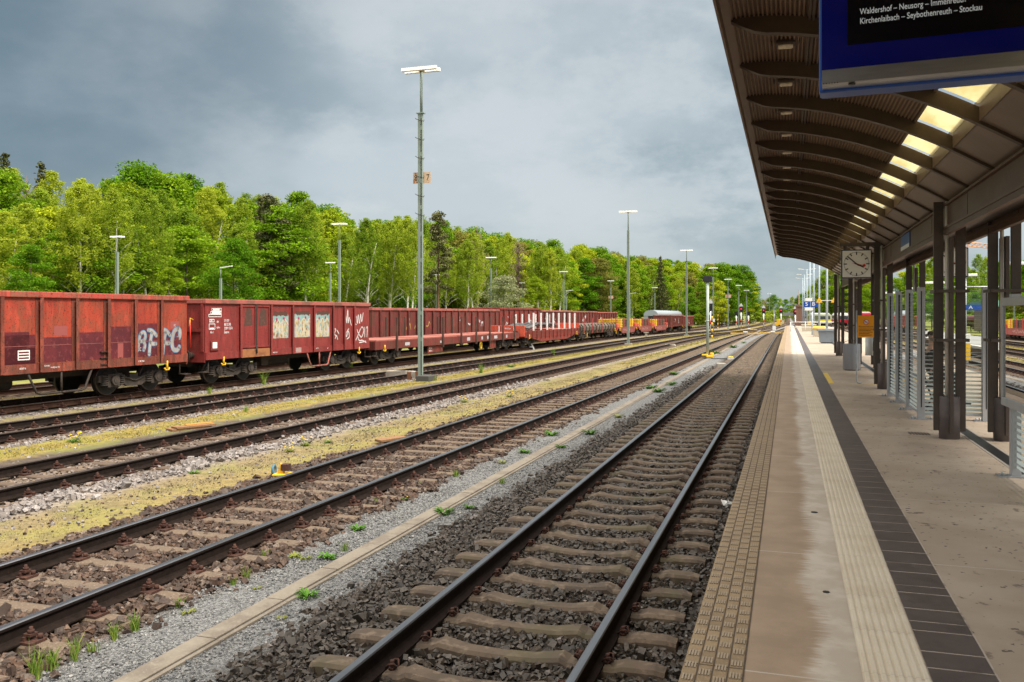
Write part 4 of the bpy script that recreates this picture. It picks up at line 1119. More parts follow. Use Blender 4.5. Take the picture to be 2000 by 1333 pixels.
# white railing across the platform
t = thing('railing', 'white tubular railing closing the far end of the platform', 'railing', (.15,88.8,PZ), 0)
for x in (0,1.35,2.7,4.05):
    m = MB(); m.cyl((x,0,0),(x,0,.95),.04,n=10); m.build('post', M['white'], t)
for z in (.92,.42):
    m = MB(); m.cyl((0,0,z),(4.05,0,z),.035,n=10); m.build('rail', M['white'], t)
X, Y = at(1582,86.5)
t = thing('round_sign', 'round yellow warning sign on a short grey post at the railing', 'sign', (X,Y,PZ), 0)
m = MB(); m.cyl((0,0,0),(0,0,.6),.05,n=10); m.build('post', M['galv'], t)
m = MB(); m.cyl((0,-.03,.74),(0,-.06,.74),.21,n=24); m.build('disc', M['yellow'], t)
m = MB(); m.cyl((0,-.01,.74),(0,-.029,.74),.25,n=24); m.build('rim', pmat('pink rim',(.7,.35,.25),.5), t)
m = MB(); m.box(-.025,-.066,.66,.025,-.061,.86); m.build('mark', M['orange'], t)

# pale blue double armed masts along the platform
msk = [(1615,58.5,'nearest pale blue platform mast, rising behind the grey tub'),(1600,72.6,'pale blue platform mast behind the yellow triangle sign'),(1589.5,89,'pale blue platform mast right of the blue track sign'),(1582,104,'pale blue platform mast crossing the middle of the blue track sign'),(1576,126,'pale blue platform mast with the highest visible double lamp arms'),(1571.5,143,'pale blue platform mast second from left in the far cluster'),(1568,158,'leftmost and farthest pale blue mast in the platform row')]
proto = None
for (u,zc,lab) in msk:
    X, Y = at(u,zc); X = 2.4+(.0)
    X, Y = at(u,zc)
    z0 = PZ if Y < 130 else float(dip(Y))
    t = thing('lamp_mast', lab, 'lamp mast', (X,Y,z0), 0, 'pale blue double lamp masts on the platform')
    hh_ = 8.2+PZ-z0
    m = MB(); m.cyl((0,0,0),(0,0,hh_),.085,.055,n=12); m.build('pole', M['mast_blue'], t)
    m = MB(); m.tube([(-.9,0,hh_-.02),(-.3,0,hh_-.10),(.3,0,hh_-.10),(.9,0,hh_-.02)],.03,6); m.build('arm', M['mast_blue'], t)
    for s in (-1,1):
        m = MB(); m.cbox((s*.85,0,hh_+.02),(.75,.22,.10),0,ry=-s*.13); m.build('lamp_head', M['lamp_white'], t)
# track sign 5 B
X, Y = at(1583,70)
t = thing('track_sign', 'blue hanging track sign with white 5 and B above the platform', 'sign', (X,Y,CZ+(VY-594.5)/F*70), 0)
m = MB(); m.box(-.54,-.05,-.23,-.02,.05,.23); m.box(.02,-.05,-.23,.56,.05,.23); m.build('panel', M['blue'], t, bevel=.01)
text('track_number','5',.42,M['white_text'],t,(-.30,-.056,0),(PI/2,0,0),'CENTER',.003,1.1)
text('section_letter','B',.42,M['white_text'],t,(.22,-.056,0),(PI/2,0,0),'CENTER',.003,1.1)
m = MB(); m.box(-.40,-.04,.24,.12,.04,.48); m.box(-.44,-.04,-.52,.18,.04,-.26); m.build('white_box', M['white'], t, bevel=.01)
m = MB(); m.box(.10,-.02,-.62,.16,.02,.6); m.cyl((.13,0,-.6),(.13,0,PZ-(CZ+(VY-594.5)/F*70)),.06,n=10); m.build('post', M['mast_blue'], t)
# yellow triangles on a cross arm
X, Y = at(1614,57.9)
zt = CZ+(VY-588)/F*57.9
for (u,lab) in ((1600,'yellow triangular warning sign left of the nearest pale mast'),(1629,'yellow triangular warning sign right of the nearest pale mast beside a column')):
    X2, Y2 = at(u,57.6)
    t = thing('warning_sign', lab, 'warning sign', (X2,Y2,zt), 0, 'yellow triangular warning signs')
    m = MB(); m.prism([(-.20,-.13),(.20,-.13),(.025,.22),(-.025,.22)],'y',-.02,.02); m.build('triangle', M['yellow'], t, bevel=.01)
    m = MB(); m.prism([(-.02,-.02),(.035,.10),(.0,.02),(.03,.02),(-.02,-.09),(.005,-.02)],'y',-.026,-.021); m.build('bolt_mark', M['orange'], t)
    s = 1 if u < 1614 else -1
    m = MB(); m.box(min(.12*s,.46*s),-.015,.0,max(.12*s,.46*s),.015,.04); m.build('arm', M['lamp_white'], t)
# small lamp crossing bar on the nearest mast
# brick pier, slim chimney pole, far bridge
BRK, nt, b = newmat('old brick')
br = nt.nodes.new('ShaderNodeTexBrick'); tc = nt.nodes.new('ShaderNodeTexCoord'); nt.links.new(tc.outputs['Object'],br.inputs['Vector'])
br.inputs['Color1'].default_value=(.24,.12,.075,1); br.inputs['Color2'].default_value=(.17,.085,.06,1); br.inputs['Mortar'].default_value=(.28,.22,.18,1); br.inputs['Scale'].default_value=4
nt.links.new(br.outputs['Color'],b.inputs['Base Color']); b.inputs['Roughness'].default_value=.9
X, Y = at(1562,175); z0 = float(dip(Y))
t = thing('brick_pier', 'old brown brick tower left of the blue track sign with a corbelled top', 'brick tower', (X,Y,z0-.2), 0)
hb = CZ+(VY-596)/F*175-z0+.2
m = MB(); m.box(-.72,-.72,0,.72,.72,hb-.35); m.build('shaft', BRK, t)
m = MB(); m.box(-.85,-.85,hb-.35,.85,.85,hb); m.box(-.78,-.78,hb-.5,.78,.78,hb-.35); m.build('cap', BRK, t)
X, Y = at(1560.5,230); z0 = float(dip(Y))
t = thing('chimney_pole', 'thin reddish brown pole rising above the brick tower', 'pole', (X,Y,z0), 0)
hp = CZ+(VY-568)/F*230-z0
m = MB(); m.cyl((0,0,0),(0,0,hp),.16,.11,n=10); m.build('shaft', pmat('pinkish brown pole',(.33,.2,.15),.8), t)
X, Y = at(1544,330); z0 = float(dip(300))
t = thing('road_bridge', 'distant grey bridge deck on piers across the tracks', 'bridge', (X,Y,z0), 0)
zt_ = CZ+(VY-611)/F*330-z0
m = MB(); m.box(-2.8,-3,zt_-1.2,9,3,zt_); m.build('deck', pmat('grey bridge',(.22,.23,.24),.8), t)
for x in (-1.2,1.2,4):
    m = MB(); m.box(x-.3,-2.5,0,x+.3,2.5,zt_-1.2); m.build('pier', M['concrete'], t)

# ---------------------------------------------------------------- far right: trains, sign, lamps, crane, station roof
def railcar(name, label, u0, u1, zc0, zc1, h, cols, cat='train'):
    x0, y0 = at(u0, zc0); x1, y1 = at(u1, zc1)
    L = math.hypot(x1-x0, y1-y0); rz = math.atan2(-(x1-x0), (y1-y0))
    z0 = -.55
    t = thing(name, label, cat, (x0,y0,z0), rz)
    W = 1.4
    m = MB(); m.prism([(-W,.9),(W,.9),(W,1.7),(-W,1.7)],'y',0,L); m.build('lower_body', cols[0], t, bevel=.1)
    m = MB(); m.prism([(-W,1.7),(W,1.7),(W,h-.6),(W-.25,h-.25),(-W+.25,h-.25),(-W,h-.6)],'y',0,L); bd = m.build('upper_body', cols[1], t, bevel=.1)
    m = MB(); m.prism([(-W+.25,h-.25),(W-.25,h-.25),(W-.6,h),(-W+.6,h)],'y',.3,L-.3); m.build('roof', M['lamp_white'], t)
    n = max(3,int(L/2.2))
    for k in range(n):
        y = 1.2+k*(L-2)/n
        m = MB()
        for s in (-1,1): m.box(s*W-.02,y,1.95,s*W+.02,y+1.3,2.75)
        m.build('window', cols[2], bd)
    m = MB(); m.box(-W+.2,-.03,1.9,W-.2,.02,h-.75); m.build('windscreen', cols[2], bd)
    m = MB(); m.box(-W,-.04,1.25,W,.02,1.85); m.build('front_band', cols[3], t)
    for y in (2.2,L-2.2):
        m = MB(); m.box(-1.1,y-1.4,.3,1.1,y+1.4,.9)
        for s in (-1,1):
            for dy in (-.9,.9): m.cyl((s*.65,y+dy,.45),(s*.8,y+dy,.45),.42,n=12)
        m.build('bogie', M['black'], t)
    return t
WINM = pmat('train window', (.04,.05,.06), .1, spec=.7)
GRN = pmat('pale green yellow train body', (.42,.45,.30), .4); YEL2 = pmat('lemon train front', (.75,.62,.05), .4); REDT = pmat('red train body', (.55,.03,.05), .4)
railcar('railcar','white and lemon yellow railcar beyond the platform end', 1611, 1588, 205, 238, 3.45, (GRN,GRN,WINM,YEL2))
railcar('railcar','red and white passenger train left of the litter bin column', 1646, 1634, 215, 262, 3.5, (REDT,M['white'],WINM,REDT))
railcar('railcar','red railcar with pale roof behind the smoking area', 1690, 1664, 190, 226, 3.7, (REDT,REDT,WINM,REDT))
railcar('railcar','small red railcar seen through the shelter glass', 1752, 1738, 250, 275, 3.2, (REDT,REDT,WINM,REDT))
TKR = pmat('dark red tank', (.16,.045,.045), .6, var=[(2,(.09,.03,.03),.4,.7,.7)])
for k, (ua,ub) in enumerate(((1888,1915),(1917,1944),(1946,1973))):
    x0, y0 = at(ua,165); x1, y1 = at(ub,158); L = math.hypot(x1-x0,y1-y0); rz = math.atan2(-(x1-x0),(y1-y0))
    t = thing('tank_wagon', ['dark red tank wagon below the blue A 2 sign','dark red tank wagon between the shelter post and the right column','dark red tank wagon behind the poster case edge'][k], 'tank wagon', (x0,y0,-.35), rz, 'dark red tank wagons behind the low platform')
    m = MB(); m.cyl((0,.2,2.1),(0,L-.2,2.1),.62,n=20); m.build('tank', TKR, t)
    m = MB(); m.box(-.9,0,1.1,.9,L,1.4); m.build('frame', M['rustdark'], t)
    for y in (L*.22,L*.78):
        m = MB()
        for s in (-1,1): m.cyl((s*.65,y,.65),(s*.8,y,.65),.45,n=14)
        m.box(-.8,y-.5,.7,.8,y+.5,1.1); m.build('wheelset', M['black'], t)
x0, y0 = at(1781,150)
t = thing('open_wagon', 'brown open goods wagon seen through the shelter glass', 'goods wagon', (x0,y0,-.3), 0)
m = MB(); m.box(-1.4,0,1.1,1.4,11,2.9); m.build('body', M['rust'], t)
m = MB()
for y in (2,9):
    for s in (-1,1): m.cyl((s*.65,y,.5),(s*.8,y,.5),.46,n=12)
m.box(-1,0,.8,1,11,1.1); m.build('underframe', M['black'], t)
# A 2 sign on the low platform
X, Y = at(1906,40); zz = CZ+(VY-601)/F*40
t = thing('track_sign', 'blue sign with white A and 2 on the low platform seen through the glass', 'sign', (X,Y,zz), 0)
m = MB(); m.box(-.50,-.04,-.13,.50,.04,.13); m.build('panel', M['blue'], t)
text('section_letter','A',.22,M['white_text'],t,(-.22,-.045,0),(PI/2,0,0),'CENTER',.002,1.15); text('track_number','2',.22,M['white_text'],t,(.30,-.045,0),(PI/2,0,0),'CENTER',.002,1.15)
m = MB()
for s in (-.47,.47): m.cyl((s,0,-.13),(s,0,.95),.015,n=6); m.cyl((s,0,-.13),(s,0,.55-zz),.03,n=8)
m.cyl((-1.0,0,.95),(1.0,0,.95),.03,n=8); m.build('frame', M['galv'], t)
# T shaped platform lamps on the right
for (u,v,zc,lab) in ((1886,537,44,'white T shaped lamp on the low platform left of the blue A 2 sign'),(1826,552,52,'white T shaped lamp just left of the nearest column'),(1742,572,62,'white T shaped lamp above the first glass panes of the shelter'),(1786,563,57,'white T shaped lamp behind the third shelter post'),(1985,514,38,'white T shaped lamp behind the right hand column')):
    X, Y = at(u,zc); zt_ = CZ+(VY-v)/F*zc
    t = thing('platform_lamp', lab, 'lamp post', (X,Y,.55), 0, 'white T shaped lamps on the low platform')
    m = MB(); m.cyl((0,0,0),(0,0,zt_-.55),.055,.04,n=10); m.build('pole', M['galv'], t)
    m = MB(); m.box(-.52,-.09,zt_-.63,.52,.09,zt_-.50); m.build('lamp_head', M['lamp_white'], t, bevel=.02)
X, Y = at(1889,36)
t = thing('ticket_validator', 'small white and yellow box on a post under the blue A 2 sign', 'ticket machine', (X,Y,.55), 0)
m = MB(); m.box(-.11,-.09,.15,.11,.09,.85); m.build('body', M['yellow'], t, bevel=.01)
m = MB(); m.box(-.11,-.09,.851,.11,.09,1.25); m.build('head', M['white'], t, bevel=.01)
m = MB(); m.cyl((0,0,0),(0,0,.15),.05,n=8); m.build('foot', M['galv'], t)
# green roofed station building
X, Y = at(1975,150)
t = thing('station_building', 'low building with a long green roof behind the columns on the right', 'building', (X,Y,-.3), .2)
zr = CZ+(VY-588)/F*150+.3
m = MB(); m.box(-4.5,-4,0,14,4,zr-1.0); m.build('wall', pmat('dim plaster',(.16,.13,.11),.9), t)
m = MB(); m.prism([(-5,zr-1.0),(5,zr-1.0),(4.2,zr+.05),(-4.2,zr+.05)],'x',-5,15); m.build('roof', pmat('green roof',(.07,.20,.15),.6), t)
for k in range(5):
    m = MB(); m.box(-3.6+k*3,-4.03,.9,-2.2+k*3,-3.98,zr-1.6); m.build('window', WINM, t)
# construction crane
X, Y = at(1937,330)
CRN = pmat('orange crane steel', (.75,.30,.06), .5)
t = thing('tower_crane', 'orange tower crane with lattice jib rising behind the trees on the right', 'crane', (X,Y,0), 0)
s330 = 330/F; zj = CZ+(VY-481)*s330; zk = CZ+(VY-500)*s330
def lattice(m, p0, p1, w, n, r=.13):
    p0 = Vector(p0); p1 = Vector(p1); d = (p1-p0).normalized(); up = Vector((0,0,1)) if abs(d.z)<.9 else Vector((1,0,0)); a = d.cross(up).normalized()*w/2; b_ = d.cross(a).normalized()*w/2
    cs = [a+b_,a-b_,-a-b_,-a+b_]
    for c in cs: m.cyl(p0+c,p1+c,r,n=4,cap=False)
    for k in range(n):
        q0 = p0.lerp(p1,k/n); q1 = p0.lerp(p1,(k+1)/n)
        for j in range(4): m.cyl(q0+cs[j],q1+cs[(j+1)%4],r*.7,n=4,cap=False)
m = MB(); lattice(m,(0,0,0),(0,0,zk-1),1.8,16); m.build('tower', CRN, t)
m = MB(); lattice(m,(0,0,zk+3),(0,0,zk+14),1.6,6); m.build('tower_head', CRN, t)
m = MB(); lattice(m,(0,0,zk+3.5),(-12.0,14,zk+6.5),1.5,9); m.build('jib', CRN, t)
m = MB(); m.prism([(-1.8,-2.2),(1.8,-2.2),(1.0,.2),(-1.0,.2)],'y',-1.2,1.2); o = m.build('slew_ring', M['yellow'], t); o.location = (0,0,zk)
m = MB(); m.box(-1.0,-1.3,zk+.4,1.2,1.0,zk+2.6); m.build('cab', M['black'], t)
m = MB(); m.cyl((-7,8,zk+5),(-7,8,zk-7),.07,n=5); m.box(-7.3,7.7,zk-8,-6.7,8.3,zk-7); m.build('hook_line', M['red_paint'], t)
# ---------------------------------------------------------------- goods wagons
def wmat(name, a, b_, rustcol=(.10,.04,.022), rust=.6, dark=.5, bump=.25):
    dk = tuple(c*.38 for c in a); lt = tuple(min(1,c*1.3+.004) for c in a)
    return pmat(name, a, .6, var=[(.9,b_,.42,.62,.85,(1,1,.6)),(1.5,rustcol,.49,.58,rust,(1,1,.8)),(5,lt,.53,.62,.6,(1,1,.25)),(4.5,dk,.50,.60,dark,(1.6,1.6,.16)),(10,rustcol,.53,.60,rust,(1,1,.6)),(26,(.02,.012,.011),.58,.64,.85)], bump=(7,bump,.03,(1,1,.5)), spec=.3)
W1U = wmat('orange red wagon paint',(.36,.050,.026),(.29,.036,.024),(.20,.065,.035),.45,.35)
W1D = pmat('maroon repaint',(.125,.018,.023),.5,var=[(1.5,(.085,.013,.019),.4,.6,.9),(7,(.20,.05,.05),.54,.64,.6),(22,(.04,.012,.014),.57,.64,.8)],spec=.4)
W1R = wmat('red rim paint',(.42,.060,.045),(.36,.085,.055),(.22,.10,.06),.6,.5)
W1S = wmat('brown red frame paint',(.25,.058,.036),(.14,.035,.025),(.10,.045,.03),.6,.6)
W2U = wmat('dusty red wagon paint',(.225,.029,.027),(.245,.042,.036),(.15,.035,.027),.40,.30,.15)
W2R = pmat('pinkish rim paint',(.34,.095,.075),.7,var=[(1.3,(.16,.075,.05),.48,.6,.85,(1,1,1)),(9,(.10,.05,.035),.55,.7,.6)],bump=(20,.4,.01))
W3U = wmat('maroon brown wagon paint',(.18,.028,.025),(.13,.033,.026),(.10,.042,.027),.7,.5)
W4U = wmat('faded red brown wagon paint',(.205,.038,.031),(.15,.038,.030),(.11,.048,.03),.7,.6)
W5U = wmat('bright red brown wagon paint',(.25,.034,.024),(.19,.032,.024),(.08,.035,.025),.6,.5)
ORG = wmat('orange red container paint',(.58,.085,.045),(.50,.075,.045),(.35,.10,.06),.4,.4)
DECK = pmat('pinkish red deck boards',(.33,.10,.075),.8,var=[(4,(.20,.09,.065),.45,.65,.8,(6,.3,1)),(12,(.10,.06,.05),.6,.75,.5)],bump=(9,.5,.02,(8,.2,1)))
RUSTO = pmat('orange brown door sill',(.30,.12,.045),.8,var=[(4,(.17,.06,.03),.45,.65,.8),(14,(.36,.19,.09),.6,.75,.5)])
SILL = W3U
WH = pmat('wheel steel',(.012,.010,.009),.6,var=[(6,(.05,.032,.024),.5,.7,.7)])
TYRE = pmat('worn tyre rim',(.10,.085,.075),.35,.7)
GRIME = pmat('bogie grime',(.045,.037,.032),.8,var=[(8,(.085,.058,.042),.45,.7,.8)],bump=(30,.4,.006))
YB = pmat('wagon yellow',(.70,.42,.02),.5)
STAKEM = pmat('rusty stake',(.060,.030,.023),.75,var=[(3,(.12,.06,.04),.5,.65,.8,(2,2,.6))])

# shared bogie meshes
m = MB(); m.cyl((-.07,0,0),(.07,0,0),.43,n=28); m.cyl((-.075,0,0),(-.04,0,0),.485,n=28); m.cyl((.05,0,0),(.085,0,0),.30,n=20); wheel_m = m.mesh('wheel', WH)
m = MB()
pr_ = [(.445,-.068),(.462,-.06),(.462,.055),(.445,.068),(.40,.068),(.40,-.068),(.445,-.068)]
vs = []; n = 32
for r_, x_ in pr_:
    for j in range(n): vs.append((x_, r_*math.cos(2*PI*j/n), r_*math.sin(2*PI*j/n)))
m.add(vs,[(i*n+j,i*n+(j+1)%n,(i+1)*n+(j+1)%n,(i+1)*n+j) for i in range(len(pr_)-1) for j in range(n)],True); tyre_m = m.mesh('tyre', TYRE)
m = MB()
for s in (-1,1):
    x = s*.98
    m.prism([(-1.45,.42),(-1.45,.62),(-.55,.66),(-.30,.50),(.30,.50),(.55,.66),(1.45,.62),(1.45,.42),(.60,.40),(.30,.24),(-.30,.24),(-.60,.40)],'x',x-.05,x+.05)
m.box(-1.0,-.18,.30,1.0,.18,.62); m.box(-.5,-.35,.60,.5,.35,.80)
for s in (-1,1):
    m.tube([(s*1.06,-.75,.66),(s*1.06,-.45,.52),(s*1.06,0,.40),(s*1.06,.45,.52),(s*1.06,.75,.66)],.028,6)
bogframe_m = m.mesh('bogie', GRIME)
m = MB(); m.box(-.06,-.24,-.20,.10,.24,.19); m.cyl((.10,0,0),(.19,0,0),.15,n=14); m.cyl((.19,0,0),(.205,0,0),.09,n=10); m.box(-.03,-.30,-.05,.06,.30,-.01); axle_m = m.mesh('axle_box', GRIME)
m = MB()
for dy in (-.27,):
    for k in range(5): m.cyl((.03,dy-.06,-.10+k*.062),(.03,dy-.06,-.065+k*.062),.115,n=12)
spring_m = m.mesh('spring', GRIME)
def bogie(t, y, wb=1.8):
    b = obj('bogie', bogframe_m, t, (0,y,0))
    for s in (-1,1):
        for dy in (-wb/2, wb/2):
            w = obj('wheel', wheel_m, b, (s*.75,dy,.46), (0,0,0 if s > 0 else PI))
            tt = obj('tyre', tyre_m, b, (s*.75,dy,.46))
            obj('axle_box', axle_m, b, (s*.98,dy,.46), (0,0,0 if s > 0 else PI))
            for so in (0,.66): obj('spring', spring_m, b, (s*1.0,dy+so,.42))
m = MB(); m.cyl((0,0,0),(0,-.42,0),.095,n=14); m.cyl((0,-.20,0),(0,-.24,0),.125,n=14); m.cyl((0,-.42,0),(0,-.50,0),.07,n=12); m.cyl((0,-.50,0),(0,-.535,0),.21,n=20); buffer_m = m.mesh('buffer', M['rustdark'])
m = MB(); m.tube([(0,0,.10),(0,.0,-.05),(0,.02,-.16)],.035,8); m.tube([(-.0,-.11,-.13),(0,-.07,-.19),(0,.07,-.19),(0,.11,-.13)],.028,6); hook_m = m.mesh('rope_hook', YB)
m = MB(); m.tube([(0,0,.55),(0,0,-.02),(.0,-.25,-.05)],.022,6); m.box(-.12,-.42,-.07,.12,-.10,-.04); step_m = m.mesh('step', M['rustdark'])
def place(Ya, Yb, i, side_off=0):
    x0, x1 = float(AX[i](Ya)), float(AX[i](Yb)); L = math.hypot(x1-x0, Yb-Ya)
    return (x0, Ya, RZ+float(dip((Ya+Yb)/2))), math.atan2(-(x1-x0), Yb-Ya), L
def add_running(t, L, bog=None):
    for y in (bog or (1.95, L-1.95)): bogie(t, y)
    for s in (-1,1):
        obj('buffer', buffer_m, t, (s*.875,0,1.04)); obj('buffer', buffer_m, t, (s*.875,L,1.04), (0,0,PI))
    obj('rope_hook', hook_m, t, (1.40,.95,.86)); obj('rope_hook', hook_m, t, (1.40,L-.95,.86))
    obj('step', step_m, t, (1.30,.25,.52)); obj('step', step_m, t, (1.30,L-.25,.52), (0,0,PI))
    m = MB(); m.box(-.35,.3,.62,.35,L-.3,.95); m.cyl((.0,L*.42,.55),(0,L*.58,.55),.2,n=12); m.box(.4,L*.36,.45,.7,L*.40,.9)
    m.build('underframe', GRIME, t)
def step_bars(t, ya, yb, mat):
    m = MB(); m.tube([(1.36,ya,.92),(1.38,ya+.28,.35),(1.38,ya+.40,.30),(1.38,yb-.40,.30),(1.38,yb-.28,.35),(1.36,yb,.92)],.032,8); m.tube([(1.37,(ya+yb)/2,.92),(1.38,(ya+yb)/2,.30)],.03,8)
    m.build('step_bar', mat, t)
def open_wagon(name, label, Ya, Yb, i, H, mu, mr_, ms, posts, group=None, narrow=.02, detail=True, rim_out=.075):
    loc, rz, L = place(Ya, Yb, i)
    t = thing(name, label, 'goods wagon', loc, rz, group)
    W = 1.38
    m = MB()
    m.box(-W,0,.95,W,L,1.10)
    m.box(W-.05,0,1.10,W,L,H-.16); m.box(-W,0,1.10,-W+.05,L,H-.16)
    m.box(-W+.05,0,1.10,W-.05,.05,H-.16); m.box(-W+.05,L-.05,1.10,W-.05,L,H-.16)
    body = m.build('body', mu, t)
    m = MB(); o = rim_out
    for s in (-1,1): m.box(min(s*(W-.08),s*(W+o)),-.06,H-.16,max(s*(W-.08),s*(W+o)),L+.06,H)
    m.box(-W+.08,-.06,H-.158,W-.08,.10,H-.002); m.box(-W+.08,L-.10,H-.158,W-.08,L+.06,H-.002)
    m.build('top_rim', mr_, t, bevel=.02)
    m = MB(); m.box(W-.02,.0,.88,W+.035,L,1.13); m.box(-W-.035,0,.88,-W+.02,L,1.13); m.box(-W,-.03,.80,W,-.0,1.16); m.box(-W,L,.80,W,L+.03,1.16)
    m.build('sill', ms, t)
    for y in posts:
        m = MB()
        # folded channel post: thin web and front flange with an open recess
        m.box(W,y+.040,.90,W+.092,y+.055,H-.16); m.box(W+.088,y-.055,.90,W+.10,y+.055,H-.16); m.box(W,y-.13,.90,W+.012,y+.04,H-.16)
        m.build('post', ms, body)
    m = MB()
    for y in posts: m.box(-W-.10,y-.055,.90,-W,y+.055,H-.16)
    if detail:
        for s in (-1,1):
            m.box(s*(W-.1)-.05,-.055,1.16,s*(W-.1)+.05,.0,H-.16)
        m.box(-W+.1,-.06,1.85,W-.1,0,1.98); m.box(-.06,-.06,1.16,.06,0,1.85)
    m.build('end_frame', ms, body)
    add_running(t, L)
    return t, body, L
# ---- graffiti and lettering helpers: drawn on the side face x = W, (y, z) in the wagon frame
def side_stroke(m, pts, w, x=1.384, mi=0, th=.003, smooth=True):
    P = [Vector((0,p[0],p[1])) for p in pts]
    if smooth and len(P) > 2:
        Q_ = []
        for i in range(len(P)-1):
            p0, p1, p2, p3 = P[max(i-1,0)], P[i], P[i+1], P[min(i+2,len(P)-1)]
            for k in range(5):
                t_ = k/5; Q_.append(.5*((2*p1)+(-p0+p2)*t_+(2*p0-5*p1+4*p2-p3)*t_*t_+(-p0+3*p1-3*p2+p3)*t_**3))
        Q_.append(P[-1]); P = Q_
    n = len(P); l = []; r = []
    for i in range(n):
        d = (P[min(i+1,n-1)]-P[max(i-1,0)]); d.normalize(); nn = Vector((0,-d.z,d.y))*w/2
        l.append(P[i]+nn); r.append(P[i]-nn)
    X_ = x+th
    m.strip([(X_,p.y,p.z) for p in r],[(X_,p.y,p.z) for p in l],mi=mi,smooth=False)
    for c, d in ((P[0],-1),(P[-1],1)):
        ring = [(X_,c.y+math.cos(2*PI*k/12)*w/2,c.z+math.sin(2*PI*k/12)*w/2) for k in range(12)]
        k0 = len(m.v); m.v.extend(ring); m.f.append(tuple(k0+k for k in range(12))); m.sm.append(False); m.mi.append(mi)
    return m
def rect(m, y0, z0, y1, z1, x=1.384, mi=0): return m.add([(x,y0,z0),(x,y1,z0),(x,y1,z1),(x,y0,z1)],[(0,1,2,3)],mi=mi)
GSIL = pmat('silver grey spray paint',(.36,.34,.33),.5,var=[(2,(.27,.25,.24),.4,.6,.9),(9,(.30,.16,.14),.56,.66,.7)]); GBLU = pmat('light blue spray paint',(.03,.19,.36),.5); GWH = pmat('white spray paint',(.62,.60,.60),.6,var=[(6,(.40,.30,.30),.55,.7,.6)])
def wtext(parent, body, size, y, z, mat=None, sx=.8, al='LEFT', x=1.3855): return text('lettering', body, size, mat or M['white_text'], parent, (x,y,z), (PI/2,0,PI/2), al, .0006, sx)

# ---- wagon 1: nearest, orange red with maroon patches and silver letters
Y1a, Y1b = 10.9, 24.22
p1 = [y-Y1a for y in (22.98,21.86,20.78,19.62,18.42,17.22,16.0,14.8,13.6,12.4,11.4)]
w1, b1, L1 = open_wagon('open_wagon','nearest bright red open goods wagon with silver blue graffiti letters at the left edge',Y1a,Y1b,5,3.05,W1U,W1R,W1S,p1)
m = MB(); Yl = lambda y: y-Y1a
steps = [(24.02,22.98,1.92),(22.98,21.86,2.16),(21.86,20.78,2.08),(20.78,19.62,1.93),(19.62,18.42,1.82),(18.42,17.22,1.9)]
for a, b_, h in steps: rect(m, Yl(b_)+.06, 1.135, Yl(a)-.06, h, 1.3825)
rect(m, Yl(17.2), 1.135, Yl(18.42)-.06, 1.55, 1.3825); rect(m, Yl(17.2), 1.56, Yl(18.1), 1.98, 1.3825)
m.build('repaint_patch', W1D, b1)
m = MB()
for a, b_, h in steps: m.box(1.382,Yl(b_)+.06,1.60,1.389,Yl(a)-.06,1.612)
m.build('weld_seam', pmat('pale seam',(.30,.10,.09),.5), b1)
PATCH = pmat('faded pink patch',(.28,.07,.065),.6)
m = MB(); rect(m,Yl(23.45),1.98,Yl(23.85),2.22,1.3826); rect(m,Yl(18.9),1.86,Yl(19.35),2.12,1.3826); rect(m,Yl(21.2),1.14,Yl(21.42),1.58,1.3832); m.build('pale_patch', PATCH, b1)
# letters R F / F C as fat rounded strokes
Lr = {'R':[[(.0,.05),(.05,.40),(.13,.72)],[(.13,.72),(.34,.80),(.44,.62),(.34,.44),(.10,.40)],[(.30,.42),(.41,.24),(.34,.03)]],
      'F':[[(.06,-.22),(.12,.25),(.22,.70)],[(.02,.82),(.24,.78),(.50,.58)],[(.12,.30),(.28,.22),(.46,.22)]],
      'C':[[(.34,.72),(.14,.60),(.02,.25),(.08,-.06),(.30,-.12),(.42,.0)],[(.34,.72),(.46,.62),(.44,.40),(.36,.34)]]}
m = MB()
def letter(ch, y, z, s, w):
    for st in Lr[ch]:
        side_stroke(m, [(y+a*s, z+b_*s) for a,b_ in st], w+.04, 1.3835, 1)
    for st in Lr[ch]:
        side_stroke(m, [(y+a*s, z+b_*s) for a,b_ in st], w, 1.3865, 0)
letter('R', Yl(22.02), 1.32, .72, .095); letter('F', Yl(22.45), 1.36, .72, .11)
letter('F', Yl(23.06), 1.36, .72, .115); letter('C', Yl(23.50), 1.38, .84, .135)
m.build('graffiti', [GSIL, GBLU], b1)
m = MB(); rect(m,Yl(23.70),1.48,Yl(23.83),1.70,1.3920); m.build('graffiti_gap', W1D, b1)
wtext(b1,'AFC',.16,Yl(21.98),1.36,GWH,.6)
m = MB()
rect(m, Yl(17.75),1.24,Yl(18.12),1.50,1.3835); m.build('white_grid_label', M['white'], b1)
m = MB()
for k in range(3): rect(m, Yl(17.78),1.27+k*.075,Yl(18.09),1.315+k*.075,1.3845)
m.build('label_print', W1D, b1)
wtext(b1,'83-87-6',.075,Yl(17.78),1.02,None,.8,x=1.4165); wtext(b1,'REV 5351',.06,Yl(18.55),1.05,None,.8,x=1.4165); wtext(b1,'↔ 8,5 m ↔',.07,Yl(18.75),1.0,None,.8,x=1.4165); wtext(b1,'31 80 5352',.07,Yl(22.0),1.0,None,.8,x=1.4165); wtext(b1,'FC',.10,Yl(23.60),2.08,GWH,.8)
step_bars(w1, Yl(18.05), Yl(20.25), M['rustdark'])
m = MB(); m.tube([(1.50,L1+.02,2.30),(1.50,L1+.04,1.35)],.02,6); m.build('red_rod', M['red_paint'], w1); m = MB(); m.tube([(1.50,L1-.02,2.05),(1.50,L1+.03,2.32),(1.50,L1+.16,2.26)],.02,6); m.build('rod_hook', YB, w1)
m = MB()
